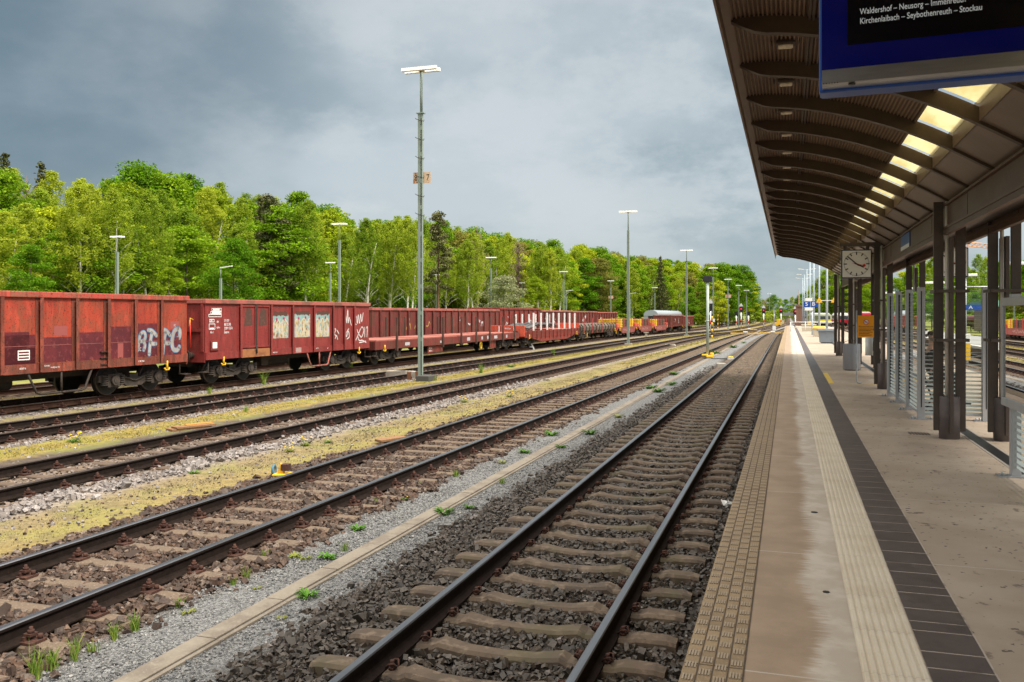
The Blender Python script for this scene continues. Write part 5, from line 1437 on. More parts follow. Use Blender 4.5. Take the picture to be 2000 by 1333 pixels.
for y in (20.5,): m.box(1.38,Yl(20.5),.98,1.46,Yl(20.75),1.0); m.box(1.38,Yl(20.5),1.16,1.46,Yl(20.75),1.18); m.box(1.38,Yl(20.5),1.34,1.46,Yl(20.75),1.36)
m.build('lamp_bracket', M['rustdark'], b1)
m = MB()
for y in (18.4,19.3,20.2,21.3,22.3,22.75): m.cyl((1.385,Yl(y),1.14),(1.42,Yl(y),1.14),.03,n=8)
m.build('tie_ring', W1S, b1)

# ---- wagon 2: dusty red with door pair and coloured mural
Y2a, Y2b = 25.15, 36.6
p2 = [y-Y2a for y in (27.0,28.86,30.3,31.85,33.35,34.3,35.15)]
w2, b2, L2 = open_wagon('open_wagon','dusty red open wagon with white lettering, double door and yellow turquoise mural',Y2a,Y2b,5,2.97,W2U,W2R,W2U,p2)
Yl = lambda y: y-Y2a
for (a,b_) in ((27.08,27.92),(27.96,28.80)):
    m = MB(); m.box(1.381,Yl(a),1.22,1.395,Yl(b_),2.78); d = m.build('door', W2U, b2)
    m = MB()
    m.box(1.395,Yl(a),1.22,1.43,Yl(a)+.06,2.78); m.box(1.395,Yl(b_)-.06,1.22,1.43,Yl(b_),2.78); m.box(1.395,Yl(a)+.06,2.72,1.43,Yl(b_)-.06,2.78); m.box(1.395,Yl(a)+.06,1.22,1.43,Yl(b_)-.06,1.28); m.build('door_frame', W2U, d)
    m = MB(); m.add([(1.3975,Yl(a)+.18,2.0),(1.3975,Yl(b_)-.16,2.05),(1.3975,Yl(b_)-.2,2.62),(1.3975,Yl(a)+.35,2.68),(1.3975,Yl(a)+.22,2.4)],[(0,1,2,3,4)]); m.build('dark_scuff', pmat('brown scuff',(.075,.035,.025),.8,var=[(6,(.14,.05,.04),.5,.65,.8)]), d)
m = MB(); m.box(1.396,Yl(27.90),1.12,1.445,Yl(27.99),2.86); m.cyl((1.44,Yl(27.945),1.0),(1.44,Yl(27.945),1.3),.04,n=8); m.build('door_latch', M['rustdark'], b2)
m = MB(); m.box(1.385,Yl(27.08),.87,1.425,Yl(28.80),1.17); m.build('door_sill', RUSTO, b2)
MUR, nt, b = newmat('spray mural')
tc = nt.nodes.new('ShaderNodeTexCoord'); o_ = tc.outputs['Object']
n1 = N(nt,'ShaderNodeTexNoise'); n1.inputs['Scale'].default_value=4.5; n1.inputs['Detail'].default_value=4; nt.links.new(o_,n1.inputs['Vector'])
rp = nt.nodes.new('ShaderNodeValToRGB'); e = rp.color_ramp.elements; rp.color_ramp.interpolation='EASE'
e[0].position=.30; e[0].color=(.20,.33,.28,1); e[1].position=.70; e[1].color=(.42,.37,.46,1)
for p_, c_ in ((.37,(.42,.30,.10)),(.44,(.46,.42,.32)),(.49,(.50,.38,.15)),(.54,(.44,.42,.44)),(.60,(.22,.33,.30)),(.65,(.48,.33,.13))): el=e.new(p_); el.color=(*c_,1)
nt.links.new(n1.outputs['Fac'],rp.inputs['Fac'])
c = mixc(nt, noise_fac(nt,o_,8,.53,.60,3,(1,1,.5)), rp.outputs['Color'], (.22,.12,.07)); c = mixc(nt, noise_fac(nt,o_,5,.66,.72,3), c, (.06,.30,.25))
nt.links.new(c,b.inputs['Base Color']); b.inputs['Roughness'].default_value=.6
TEAL = pmat('pale turquoise spray',(.20,.33,.32),.6,var=[(5,(.28,.40,.37),.45,.65,.7),(9,(.40,.40,.36),.58,.68,.6,(1,1,.4))]); BRN = pmat('brown cover paint',(.085,.035,.025),.8); CREAM = pmat('cream spray paint',(.50,.45,.34),.6,var=[(3,(.58,.44,.58),.5,.66,.7),(7,(.60,.40,.12),.55,.7,.6)]); PINK = pmat('magenta spray',(.40,.03,.14),.6)
r = random.Random(4)
for k,(a,b_,z0,z1) in enumerate(((28.95,30.2,1.52,2.42),(30.42,31.75,1.52,2.45),(31.98,33.25,1.50,2.45))):
    ya, yb = Yl(a)+.08, Yl(b_)-.12
    m = MB(); nn = 26; top = [z1+r.uniform(-.07,.05) for _ in range(nn)]
    m.strip([(1.3835,ya+(yb-ya)*i/(nn-1),z0+r.uniform(-.02,.02)) for i in range(nn)],[(1.3835,ya+(yb-ya)*i/(nn-1)+r.uniform(-.01,.01),top[i]) for i in range(nn)],smooth=False)
    mu = m.build('mural', TEAL, b2)
    m = MB(); nn = 14
    m.strip([(1.3845,ya+.1+(yb-ya-.15)*i/(nn-1),z1-.02+r.uniform(-.05,.02)) for i in range(nn)],[(1.3845,ya+.1+(yb-ya-.15)*i/(nn-1),z1+.13+r.uniform(-.03,.03)) for i in range(nn)],smooth=False); m.build('cover_paint', BRN, b2)
    m = MB(); w_ = yb-ya; nn = 40; H_ = z1-z0
    lob = [z0+H_*(.60+.20*abs(math.sin(i/(nn-1)*PI*(2.0+.35*k)+.35*k))) + r.uniform(-.012,.012) for i in range(nn)]
    m.strip([(1.3845,ya+.03+(w_-.06)*i/(nn-1),z0+.0) for i in range(nn)],[(1.3845,ya+.03+(w_-.06)*i/(nn-1),lob[i]) for i in range(nn)],smooth=False,mi=1)
    side_stroke(m,[(ya+.03+(w_-.06)*i/(nn-1),lob[i]) for i in range(0,nn,3)],.05,1.3850,0)
    for fa in (.17,.38,.62,.85):
        side_stroke(m,[(ya+w_*fa+r.uniform(-.05,.05),z0+.06),(ya+w_*fa+r.uniform(-.06,.06),z0+.32),(ya+w_*fa+r.uniform(-.05,.05),z0+H_*r.uniform(.50,.66))],r.uniform(.05,.10),1.3852,0)
    for q in range(3):
        cy_, cz_ = ya+w_*r.uniform(.2,.8), z0+r.uniform(.12,.45)
        side_stroke(m,[(cy_,cz_),(cy_+.1,cz_+.09),(cy_+.16,cz_-.02)],.05,1.3856,2)
    m.build('mural_letters', [CREAM, MUR, TEAL], b2)
    m = MB()
    for q in range(2):
        cy_, cz_ = ya+w_*(.25+.45*q), z1-.17+.03*q
        for a_ in range(3): m.cbox((1.3915,cy_,cz_),(.002,.035,.13),0,rx=a_*PI/3)
    m.build('star', PINK, b2)
m = MB()
Z0 = 1.72
for pts in ([(34.40,2.45),(34.46,2.1),(34.52,2.35),(34.58,2.05),(34.66,2.65),(34.72,2.05),(34.80,2.3),(34.98,1.95)],[(35.3,2.42),(35.36,2.3)],[(35.45,2.35),(35.52,2.02),(35.6,2.42),(35.72,2.02),(35.82,2.45),(35.92,2.1),(36.05,2.5)],[(35.35,2.0),(35.42,1.98)],
            [(34.45,1.85),(34.55,1.45),(34.7,1.7),(34.8,1.45),(34.6,1.35)],[(34.5,1.6),(34.75,1.8)],
            [(35.25,1.15),(35.5,1.4),(35.9,1.85),(36.1,1.7),(35.9,1.4),(35.6,1.6),(35.5,1.75)],[(35.55,1.45),(35.7,1.25),(36.0,1.25),(36.4,1.1)],[(36.2,1.85),(36.2,1.4)],[(36.35,1.8),(36.45,1.85),(36.4,1.4)],[(35.7,1.15),(36.3,1.2)],
            [(33.5,1.8),(33.65,1.8),(33.55,1.6),(33.7,1.5)],[(33.75,1.75),(33.9,1.6)],[(33.6,1.4),(33.72,1.52),(33.8,1.35)]):
    side_stroke(m,[(Yl(a),b_) for a,b_ in pts],.045,1.3845)
m.build('graffiti', GWH, b2)
for k, s in enumerate(('31 RIV','80 D-DB','5359 135-0','Eaos-x')): wtext(b2,s,.135,Yl(26.15),2.22-k*.135,None,.72)
wtext(b2,'DB',.11,Yl(25.40),2.22,None,.8); wtext(b2,'RIV',.10,Yl(25.75),2.18,None,.7); wtext(b2,'14,04 m',.085,Yl(25.72),1.98,None,.7); wtext(b2,'28 m³',.095,Yl(25.4),1.82,None,.8)
def frame_lines(m, y0,z0,y1,z1,w=.018,x=1.3838):
    rect(m,y0,z0,y1,z0+w,x); rect(m,y0,z1-w,y1,z1,x); rect(m,y0,z0+w,y0+w,z1-w,x); rect(m,y1-w,z0+w,y1,z1-w,x)
m = MB(); frame_lines(m,Yl(25.48),2.55,Yl(26.0),2.66); frame_lines(m,Yl(25.42),2.45,Yl(26.0),2.55); frame_lines(m,Yl(25.32),2.35,Yl(26.0),2.45); rect(m,Yl(25.5),2.47,Yl(25.95),2.52); rect(m,Yl(25.55),2.58,Yl(25.9),2.63)
frame_lines(m,Yl(25.36),2.17,Yl(25.62),2.28); frame_lines(m,Yl(25.34),1.92,Yl(25.66),2.12); rect(m,Yl(25.38),1.94,Yl(25.6),1.98)
m.build('load_table', M['white_text'], b2)
m = MB(); m.box(1.381,Yl(25.38),1.20,1.44,Yl(25.80),1.52); hb_ = m.build('label_holder', W2U, b2)
m = MB(); rect(m,Yl(25.46),1.27,Yl(25.70),1.48,1.4425); m.build('white_grid_label', M['white'], hb_)
wtext(b2,'31 80 5359 135-0',.06,Yl(28.95),.98,None,.8,x=1.4165); wtext(b2,'REV 26.3',.06,Yl(32.05),1.03,None,.8,x=1.4165); wtext(b2,'10,7',.07,Yl(32.9),1.0,None,.8,x=1.4165)
m = MB()
for k in range(4): rect(m,Yl(30.55),.92+k*.05,Yl(30.95),.95+k*.05,1.4165)
m.build('panel_print', pmat('faded white print',(.45,.36,.34),.6), b2)
step_bars(w2, Yl(31.4), Yl(33.3), W2R)

# ---- rear row of maroon open wagons on the track behind
segs = [(45.4,56.0,W3U),(56.2,67.0,W4U),(67.3,78.7,W5U),(79.2,90.9,W3U),(91.3,103.1,W4U),(103.6,115.9,W3U)]
lab6 = ['maroon open wagon with yellowish scrawls behind the left end of the stake wagon','maroon open wagon with small white tags behind the right half of the stake wagon','taller brighter red open wagon behind the left white stakes','maroon open wagon with white lettering behind the right white stakes','brown red open wagon with white spray marks behind the grimy grey wagon','last open wagon of the rear row with white blobs behind the yellow timber']
for k,(a,b_,mt) in enumerate(segs):
    posts = [.9+j*(b_-a-1.8)/7 for j in range(8)]
    H_ = 2.98 if k == 2 else 2.83
    w_, bd_, L_ = open_wagon('open_wagon', lab6[k], a, b_, 6, H_, mt, W2R if k != 2 else W5U, mt, posts, 'open wagons in the rear row', detail=(k==2))
    r = random.Random(40+k); m = MB()
    for q in range(5 if k else 4):
        y = r.uniform(1.2,L_-2.0); z = r.uniform(1.4,2.0); s_ = r.uniform(.5,1.0)
        pts = [(y+s_*i*.14, z+s_*r.uniform(0,.5)) for i in range(6)]
        side_stroke(m, pts, .07 if k < 4 else .16, 1.3845)
    m.build('graffiti', GWH if k else pmat('ochre scrawl',(.40,.25,.07),.7), bd_)
    if k in (1,3):
        for j, s in enumerate(('31 RIV','80 D-DB','5352')): wtext(bd_, s, .16, 2.2 if k == 1 else 1.0, 2.2-j*.17, None, .75)

# ---- flat wagon with stakes
def flat_base(name, label, Ya, Yb, i=5, zt=1.15, side=.40, mt=None, group=None, deckm=None):
    loc, rz, L = place(Ya, Yb, i)
    t = thing(name, label, 'flat wagon', loc, rz, group)
    m = MB(); W = 1.38
    m.box(W-.06,0,zt-side,W,L,zt); m.box(-W,0,zt-side,-W+.06,L,zt); m.box(-W+.06,-.02,zt-side,W-.06,.05,zt); m.box(-W+.06,L-.05,zt-side,W-.06,L+.02,zt)
    fr_ = m.build('frame', mt, t)
    m = MB(); m.box(-W+.06,.05,zt-.10,W-.06,L-.05,zt-.03); m.build('deck', deckm or DECK, t)
    add_running(t, L)
    return t, fr_, L
st, fr_, L = flat_base('stake_wagon','long low flat wagon with thin rusty stakes and pinkish deck behind the tall mast',37.2,58.6,mt=W3U)
m = MB()
for k in range(4): m.box(-1.2,.3+k*L/4,1.121,1.3,.3+(k+.85)*L/4,1.20)
m.build('bolster_boards', DECK, st)
ysn = [2.2,5.1,7.9,10.6,13.0,15.4,17.9,20.3]
for y in ysn:
    m = MB(); m.box(1.381,y-.05,.62,1.47,y+.05,2.28); m.box(1.36,y-.07,.70,1.48,y+.07,.78); m.build('stake', STAKEM, st)
for y in [1.0,3.8]+[6.6+2.35*j for j in range(6)]:
    m = MB(); m.box(-1.47,y-.05,.62,-1.381,y+.05,2.28); m.build('stake', STAKEM, st)
m = MB(); r = random.Random(9)
for y,w_,h_ in ((3.2,.55,.16),(7.6,.2,.12),(11.6,.5,.2),(14.0,.25,.2),(15.0,.25,.22),(16.3,.6,.2),(18.6,.3,.2)): rect(m,y,.86,y+w_,.86+h_,1.3835)
m.build('white_label', pmat('dirty white label',(.45,.42,.42),.6,var=[(30,(.2,.18,.3),.5,.6,.8,(1,1,3))]), fr_)
m = MB(); m.box(1.20,6.3,.35,1.23,8.3,.72); p_ = m.build('hanging_panel', W5U, st)
wtext(p_,'5352  104',.13,6.45,.60,None,.8,x=1.2325); wtext(p_,'80 DB  3,5',.12,6.45,.45,None,.8,x=1.2325)
m = MB(); m.box(1.2,15.9,.25,1.23,17.0,.74); m.build('box', W5U, st)
m = MB(); m.tube([(1.3+.0,14.1+.15*math.cos(a),.52+.22*math.sin(a)) for a in np.linspace(0,2*PI,17)[:-1]],.03,6,closed=True); m.build('hand_wheel', YB, st)
# ---- low sided wagon with orange end boxes, white stakes, load of rails
t, fr_, L = flat_base('flat_wagon','red low sided wagon with orange end walls and upright white stakes',60.0,75.8,zt=1.22,side=.50,mt=W5U)
m = MB(); m.prism([(.0,.72),(1.2,.72),(4.2,.38),(L-4.2,.38),(L-1.2,.72),(L,.72)],'x',1.30,1.36); m.build('fishbelly_beam', W5U, t)
for k in range(14):
    y = .6+k*(L-1.2)/13
    m = MB(); m.box(1.381,y-.05,.60,1.45,y+.05,1.24); m.build('side_post', W5U, fr_)
m = MB()
for z in (.98,1.10): m.box(1.381,0,z-.015,1.40,L,z+.015)
m.build('side_rail', W4U, fr_)
for (y0,y1,nm) in ((-.10,.02,'end_wall'),(L-.02,L+.10,'end_wall')):
    m = MB(); m.box(-1.36,y0,.82,1.36,y1,1.62 if y0 < 1 else 1.66)
    bx_ = m.build(nm, ORG, t, bevel=.02)
    if y0 < 1:
        m = MB(); m.box(-.62,-.106,1.0,-.54,-.1005,1.58); m.box(.52,-.106,1.0,.58,-.1005,1.58); m.build('white_stripe', M['white'], bx_)
        m = MB(); m.box(-.50,-.112,.9,-.44,-.1005,1.6); m.box(.62,-.112,.9,.68,-.1005,1.6); m.build('dark_rib', W5U, bx_)
        text('lettering','87 80 3736',.16,M['white_text'],bx_,(0,-.103,1.40),(PI/2,0,0),'CENTER',.0006,.8)
def local_y(t, xl, u):       # position along the wagon seen at photo column u
    c, s_ = math.cos(t.rotation_euler.z), math.sin(t.rotation_euler.z); a, b_ = .2, 30.0
    for _ in range(40):
        mid = (a+b_)/2; X = t.location.x+xl*c-mid*s_; Y = t.location.y+xl*s_+mid*c
        if proj(X,Y,2)[0] < u: a = mid
        else: b_ = mid
    return a
near_u = [1042,1056.5,1068.5,1080.5,1091.5,1102.5,1112.5,1122.5]
far_u = [1007.5,1020,1033,1046,1056.5,1068.5,1080.5,1091.5]
for y in [min(local_y(t,1.30,u),L-.3) for u in near_u]:
    m = MB(); m.box(1.25,y-.055,1.2,1.35,y+.055,2.55); m.build('stake', M['white'], t)
for y in [min(local_y(t,-1.30,u),L-.3) for u in far_u]:
    m = MB(); m.box(-1.35,y-.055,1.2,-1.25,y+.055,2.45); m.build('stake', M['white'], t)
loc, rz, L = place(60.0,75.8,5)
RL = pmat('grey steel rails',(.075,.073,.075),.45,.5,var=[(5,(.13,.12,.12),.45,.65,.8,(6,.4,6))])
m = MB(); r = random.Random(8)
for k in range(16):
    x = -1.05+.135*k; y0_ = 1.9+r.uniform(0,.9); y1_ = L-4.6+r.uniform(-.8,.6)
    lay = [(x,y0_,1.36+r.uniform(0,.05)),(x+r.uniform(-.1,.1),y0_+2.5,1.66+r.uniform(0,.12)),(x+r.uniform(-.1,.1),(y0_+y1_)/2,1.62),(x,y1_-2,1.70),(x,y1_,1.40)]
    m.tube(lay,.07,6)
tag(m.build('rail_bundle', RL, None, loc=loc, rot=(0,0,rz)), 'bundle of bent grey steel rails lying on the wagon with white stakes', 'rails', None)
# ---- grimy grey wagon with bulging sides
loc, rz, L = place(76.6,92.8,5)
t = thing('side_discharge_wagon','grimy grey brown wagon with bulging ribbed sides and thin red rods','goods wagon',loc,rz)
GRM = pmat('grimy grey steel',(.105,.085,.066),.8,var=[(.9,(.16,.135,.11),.45,.62,.8,(1,1,.4)),(3,(.045,.032,.026),.48,.62,.85,(1,2,.4)),(2.0,(.17,.10,.05),.55,.7,.5)],bump=(8,.4,.03))
m = MB(); m.prism([(-1.1,.60),(1.1,.60),(1.36,.95),(1.40,1.25),(1.22,1.50),(1.05,1.52),(-1.05,1.52),(-1.22,1.50),(-1.40,1.25),(-1.36,.95)],'y',0,L); bd_ = m.build('body', GRM, t, bevel=.03)
for k in range(12):
    y = .4+k*(L-.8)/11; m = MB(); m.prism([(1.10,.58),(1.42,.93),(1.46,1.27),(1.27,1.55),(1.20,1.52),(1.38,1.25),(1.34,.95),(1.08,.62)],'y',y-.05,y+.05); m.build('rib', M['rustdark'], bd_)
for y in (.8,4.2,6.4,8.6,L-3,L-.7):
    m = MB(); m.box(1.40,y-.035,.65,1.46,y+.035,2.1); m.build('red_rod', pmat('pale red rod',(.38,.06,.06),.6) if y == .8 else bpy.data.materials['pale red rod'], t)
wtext(bd_,'1',.30,6.9,1.25,None,1,x=1.41); wtext(bd_,'80 m',.16,8.8,1.25,None,1,x=1.41)
m = MB()
for y in (2.2,L-.4): m.box(1.38,y-.05,.35,1.42,y+.05,.75)
m.build('yellow_handle', YB, t)
add_running(t, L)
# ---- three pocket wagons carrying yellow and brown timber beams
BEAM = pmat('brown timber beams',(.065,.035,.022),.8,var=[(6,(.11,.06,.035),.45,.65,.8,(2,2,6))]); YBM = pmat('yellow painted beams',(.62,.40,.015),.6,var=[(5,(.45,.28,.02),.5,.7,.7,(2,2,6))])
PKT = wmat('pinkish red wagon paint',(.26,.055,.050),(.20,.05,.045),(.13,.06,.05),.5,.5)
labk = ['left','middle','right']
for k,(a,b_) in enumerate(((93.6,105.8),(106.4,118.8),(119.4,133.4))):
    loc, rz, L = place(a,b_,5)
    t = thing('pocket_wagon','%s of three pinkish red wagons carrying yellow and brown timber stacks' % ('leftmost' if k == 0 else 'middle' if k == 1 else 'rightmost'),'flat wagon',loc,rz,'pinkish red timber wagons')
    m = MB(); m.prism([(0,.98),(0,1.05),(L,1.05),(L,.98),(L-1.0,.85),(L-2.0,.36),(2.6,.36),(1.4,.85)],'x',1.26,1.34); m.box(-1.3,.0,.90,1.26,L,1.05); bd_ = m.build('body', PKT, t)
    m = MB()
    side_stroke(m,[(3+.5*i, .55+.25*(i%2)+.06*((i*7)%3)) for i in range(10)],.07,1.345); m.build('graffiti', pmat('pale pink spray',(.45,.25,.24),.6) if k == 0 else bpy.data.materials['pale pink spray'], bd_)
    for y0 in (-.2,L-1.0):
        m = MB(); m.box(-1.25,y0,1.05,1.3,y0+1.1,1.42); m.build('end_platform', ORG, t, bevel=.03)
    for j in range(5):
        y = 1.4+j*(L-2.8)/4; m = MB(); m.box(1.27,y-.04,1.05,1.33,y+.04,2.08); m.build('stake', pmat('red stake',(.45,.05,.05),.5) if (k == 0 and j == 0) else bpy.data.materials['red stake'], t)
    m = MB(); m.box(1.26,-.28,.75,1.36,-.02,1.05); m.build('red_lamp', M['red_paint'], t)
    add_running(t, L)
    r = random.Random(60+k)
    for q in range(4):
        ys_ = 1.6+q*(L-3.2)/4; yel = q == 0 or (q == 3 and k == 0)
        m = MB()
        for lz in range(5):
            for lx in range(8):
                if yel or lx < 8: m.box(-1.15+lx*.29,ys_+r.uniform(0,.1),1.055+lz*.185,-1.15+lx*.29+.26,ys_+(L-3.6)/4+r.uniform(-.1,.05),1.055+lz*.185+.15,0)
            if lz < 4: m.box(-1.1,ys_+.4,1.055+lz*.185+.15,1.1,ys_+.5,1.055+(lz+1)*.185)
        o = m.build('timber_stack', YBM if yel else BEAM, None, loc=loc, rot=(0,0,rz))
        tag(o,'%s stack of %s beams on the %s timber wagon' % (ORD[q], 'bright yellow' if yel else 'dark brown', 'leftmost' if k == 0 else 'middle' if k == 1 else 'rightmost'),'timber','timber stacks on the pinkish red wagons')
# ---- far open wagons and grey coach
for k,(a,b_) in enumerate(((137.0,153.0),(153.6,171.5))):
    posts = [.9+j*(b_-a-1.8)/9 for j in range(10)]
    w_, bd_, L_ = open_wagon('open_wagon', ['far red brown open wagon with pale end wall beside the yellow timber','farthest red brown open wagon at the end of the front train'][k], a, b_, 5, 2.72, (W4U,W5U)[k], W2R, W4U, posts, None, detail=True)
    m = MB(); side_stroke(m,[(5,1.6),(5.1,2.1),(5.9,1.6),(6,2.2)],.16,1.3845); side_stroke(m,[(9,2.1),(9.1,1.5),(9.8,1.4),(10,2.1)],.18,1.3845); m.build('graffiti', GWH, bd_)
x0, y0 = at(1271,172); x1, y1 = at(1321,216); L = math.hypot(x1-x0,y1-y0); rz = math.atan2(-(x1-x0),y1-y0); z0 = RZ+float(dip(190))
t = thing('railway_coach','grey railway coach with rounded pale roof behind the far red wagons','coach',(x0,y0,z0),rz)
CO = pmat('pale grey coach',(.24,.275,.30),.6); 
m = MB(); m.box(-1.4,0,1.0,1.4,L,2.9); bd_ = m.build('body', CO, t)
m = MB(); m.prism([(-1.42,2.9),(1.42,2.9),(1.36,3.35),(1.1,3.75),(.6,3.98),(0,4.05),(-.6,3.98),(-1.1,3.75),(-1.36,3.35)],'y',-.05,L+.05,smooth=True); m.build('roof', CO, t)
m = MB(); m.box(-.5,-.04,1.2,.5,0,3.0); m.build('end_door', M['black'], bd_)
m = MB()
for y in np.arange(1.5,L-2,2.2): m.box(1.395,y,1.9,1.41,y+1.3,2.6)
m.build('window', WINM, bd_)
add_running(t, L)
# ---------------------------------------------------------------- lamp masts in the yard
def rung_mast(u, vtop, zc, label, group=None, full=False, bar=1.5, plate=None, arm=False, flip=0, thick=1.0, box=None):
    X, Y = at(u, zc); z0 = float(dip(Y))-.06
    zt = CZ+(VY-vtop)/F*zc; H = zt-z0
    t = thing('lamp_mast', label, 'lamp mast', (X,Y,z0), 0, group)
    T = .16*thick
    Hm = H*.86
    if full:
        m = MB(); m.box(-.105,-.06,0,.005,.06,Hm); m.box(.055,-.06,0,.078,.06,Hm)
        k = 0.3
        m.build('post', M['mast'], t, bevel=.006)
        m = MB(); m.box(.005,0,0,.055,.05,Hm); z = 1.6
        m.build('channel_shade', M['mastdark'], t); m = MB()  # recess shade between the flanges put in as a dark coloured backing
        while z < Hm-.4: m.box(.005,-.05,z,.055,-.001,z+.16); z += 1.05
        m.box(.005,-.05,Hm-.2,.055,-.001,Hm); m.build('batten_plate', M['mast'], t)
        m = MB(); z = Hm*.62
        while z < Hm-.2:
            m.tube([(-.20,-.10,z+.10),(-.12,-.10,z+.05),(.16,-.10,z-.04),(.19,-.10,z+.02)],.014,6); z += .75
        m.build('climbing_rung', M['mastdark'], t)
        m = MB(); m.cyl((0.02,0,Hm),(0.02,0,H-.03),.055,n=10); m.box(-.16,-.10,Hm-.01,.16,.10,Hm+.025); m.build('top_tube', M['mast'], t)
        m = MB(); m.box(-.04,-.42,.0,.52,.42,.26); f = m.build('foundation', pmat('dark foundation',(.06,.058,.055),.9), t, bevel=.03)
    else:
        m = MB(); m.box(-.085*thick,-.08*thick,0,-.03,.08*thick,Hm); m.box(.03,-.08*thick,0,.085*thick,.08*thick,Hm); m.box(-.03,-.03,0,.03,.03,Hm); m.build('post', M['mast'], t)
        m = MB(); m.cyl((0,0,Hm),(0,0,H-.02),.05,n=8); m.build('top_tube', M['mast'], t)
        m = MB(); m.box(-.3,-.3,-.05,.3,.3,.16); m.build('foundation', M['concrete'], t)
    ln = .45 if not arm else 0
    if arm:
        m = MB(); m.cbox((bar*.5-.05,0,H+.10),(bar,.18,.09),0,ry=-.12); m.build('lamp_head', M['lamp_white'], t)
    else:
        for s in (-1,1):
            m = MB(); yy = s*.17
            m.prism([(yy-.075,H-.06),(yy+.075,H-.06),(yy+.05,H+.07),(yy-.05,H+.07)],'x',-bar/2,bar/2); m.build('lamp_head', M['lamp_white'], t)
        m = MB(); m.box(-.12,-.22,H-.02,.12,.22,H+.02); m.build('head_bracket', M['mast'], t)
    if plate:
        zp = CZ+(VY-plate[0])/F*zc-z0; w = plate[1]
        m = MB(); m.box(-w/2,.10,zp-.22*w/.75,w/2,.115,zp+.22*w/.75); pl = m.build('number_plate', PLATE if full else PLATE2, t)
        if full:
            text('number','8',.34,M['black_text'],pl,(-.26,.096,zp),(PI/2,0,0),'CENTER',.001,.8); text('number','7',.34,M['black_text'],pl,(.26,.096,zp),(PI/2,0,0),'CENTER',.001,.8)
    if box:
        zp = CZ+(VY-box)/F*zc-z0; m = MB(); m.box(-.28,-.2,zp-.28,.28,-.1,zp+.28); m.build('white_board', M['white'], t)
    return t
PLATE = pmat('rusty number plate',(.58,.42,.28),.7,var=[(3,(.40,.13,.04),.52,.62,.95),(9,(.25,.07,.03),.58,.66,.9)]); PLATE2 = pmat('pinkish plate',(.62,.36,.28),.6)
rung_mast(822,137,34.6,'tallest lamp mast with rungs and a rusty number plate between the tracks',None,True,1.5,(347,.75))
gy = 'lamp masts between the yard tracks'
for (u,v,zc,lab,pl,bx_) in ((1227,414,75.5,'tall lamp mast between the tracks right of the white stake wagon',None,None),(1341,489.5,112,'lamp mast left of the black signal box on its pole',None,None),(1393,524,150,'lamp mast just right of the black signal box',None,598+28),(1422,546,188,'lamp mast with a pinkish plate right of the black signal box',(579,1.2),None),(1443,558,226,'lamp mast second from the right at the edge of the wood',None,None),(1458,567.5,262,'rightmost lamp mast at the edge of the wood',None,None),(1503,574,330,'single distant lamp mast in front of the gap in the trees',None,None)):
    rung_mast(u,v,zc,lab,gy,False,1.55,pl,False,0,1.0+zc/500,bx_)
gy = 'lamp masts beyond the goods wagons'
for (u,v,zc,lab,pl) in ((229,463,75,'grey lamp mast above the nearest red wagon',None),(645,513.5,110,'shorter of two lamp masts above the right end of the mural wagon',None),(663,438,85,'taller of two lamp masts above the right end of the mural wagon',None),(851,537,142,'short lamp mast just right of the tallest mast',None),(959,503.5,125,'lamp mast above the maroon wagons left of the white stakes',None),(1020,553,189,'short lamp mast with a pinkish plate above the white stakes',(583,1.0)),(1101,531,165,'taller lamp mast above the right white stakes',None),(1193,549,205,'lamp mast with a pinkish plate above the end of the rear wagons',(581,1.1)),(1279,562,235,'lamp mast above the grey coach roof',None)):
    rung_mast(u,v,zc,lab,gy,False,1.5 if zc not in (75,110,142,189) else 1.2,pl,False,0,1.0+zc/600)
gy = 'single armed path lamps at the edge of the wood'
for (u,v,zc,lab) in ((431,524,84,'single armed lamp above the start of the mural wagon'),(1106,569,163,'single armed lamp beside the tall mast above the white stakes'),(1231,574,200,'single armed lamp beside the mast right of the stake wagon'),(1415,587,255,'single armed lamp between the two masts right of the black signal box'),(1335,571,235,'small single armed lamp beside the mast right of the grey coach')):
    rung_mast(u,v,zc,lab,gy,False,1.35,None,True,0,1.0+zc/600)

# ---------------------------------------------------------------- black signal back on its pole, with yellow foot and cables
X, Y = at(1382,52); zc = 52
t = thing('shunting_signal','black rounded signal box on a pale green pole with yellow foot','signal',(X,Y,-.04),0)
zh = CZ+(VY-545.5)/F*zc+.04
m = MB(); m.cyl((0,0,.2),(0,0,zh-.15),.085,n=14); m.cyl((0,0,2.2),(0,0,2.3),.10,n=14); m.build('pole', M['pole_pale'], t)
m = MB(); s_ = .27
m.prism([(-s_,-.12),(-.2,-.19),(.2,-.19),(s_,-.12),(s_,.12),(.2,.19),(-.2,.19),(-s_,.12)],'y',-.12,.12); o = m.build('signal_box', pmat('matt black signal',(.02,.02,.023),.5), t, bevel=.015); o.location = (0,-.02,zh)
m = MB(); m.box(-.05,-.05,zh-.28,.05,.05,zh-.17); m.build('neck', M['black'], t)
m = MB(); m.cbox((-.15,-.15,.22),(.36,.22,.12)); m.cbox((.12,-.18,.14),(.40,.24,.12),.3); m.cyl((.25,.0,.1),(.25,.0,.36),.11,n=12); m.build('yellow_foot', M['yellow'], t, bevel=.03)
m = MB(); r = random.Random(3)
for k in range(9): m.tube([(-.25+k*.06,-.12,.16),(-.28+k*.07,-.28,-.0),(-.25+k*.065,-.25,-.1)],.022,6)
m.tube([(.1,-.3,.0),(.6,-.25,.02),(1.0,-.1,.03),(1.42,.3,.02)],.03,6); m.tube([(.1,-.25,.0),(.5,-.35,.02),(1.0,-.2,.03),(1.4,.25,.02)],.03,6)
m.build('cable', M['black'], t)
X, Y = gz(1427,703,.0)
t = thing('track_magnet','white box with a yellow lid beside the left rail of the nearest track','track magnet',(X,Y,-.03),0)
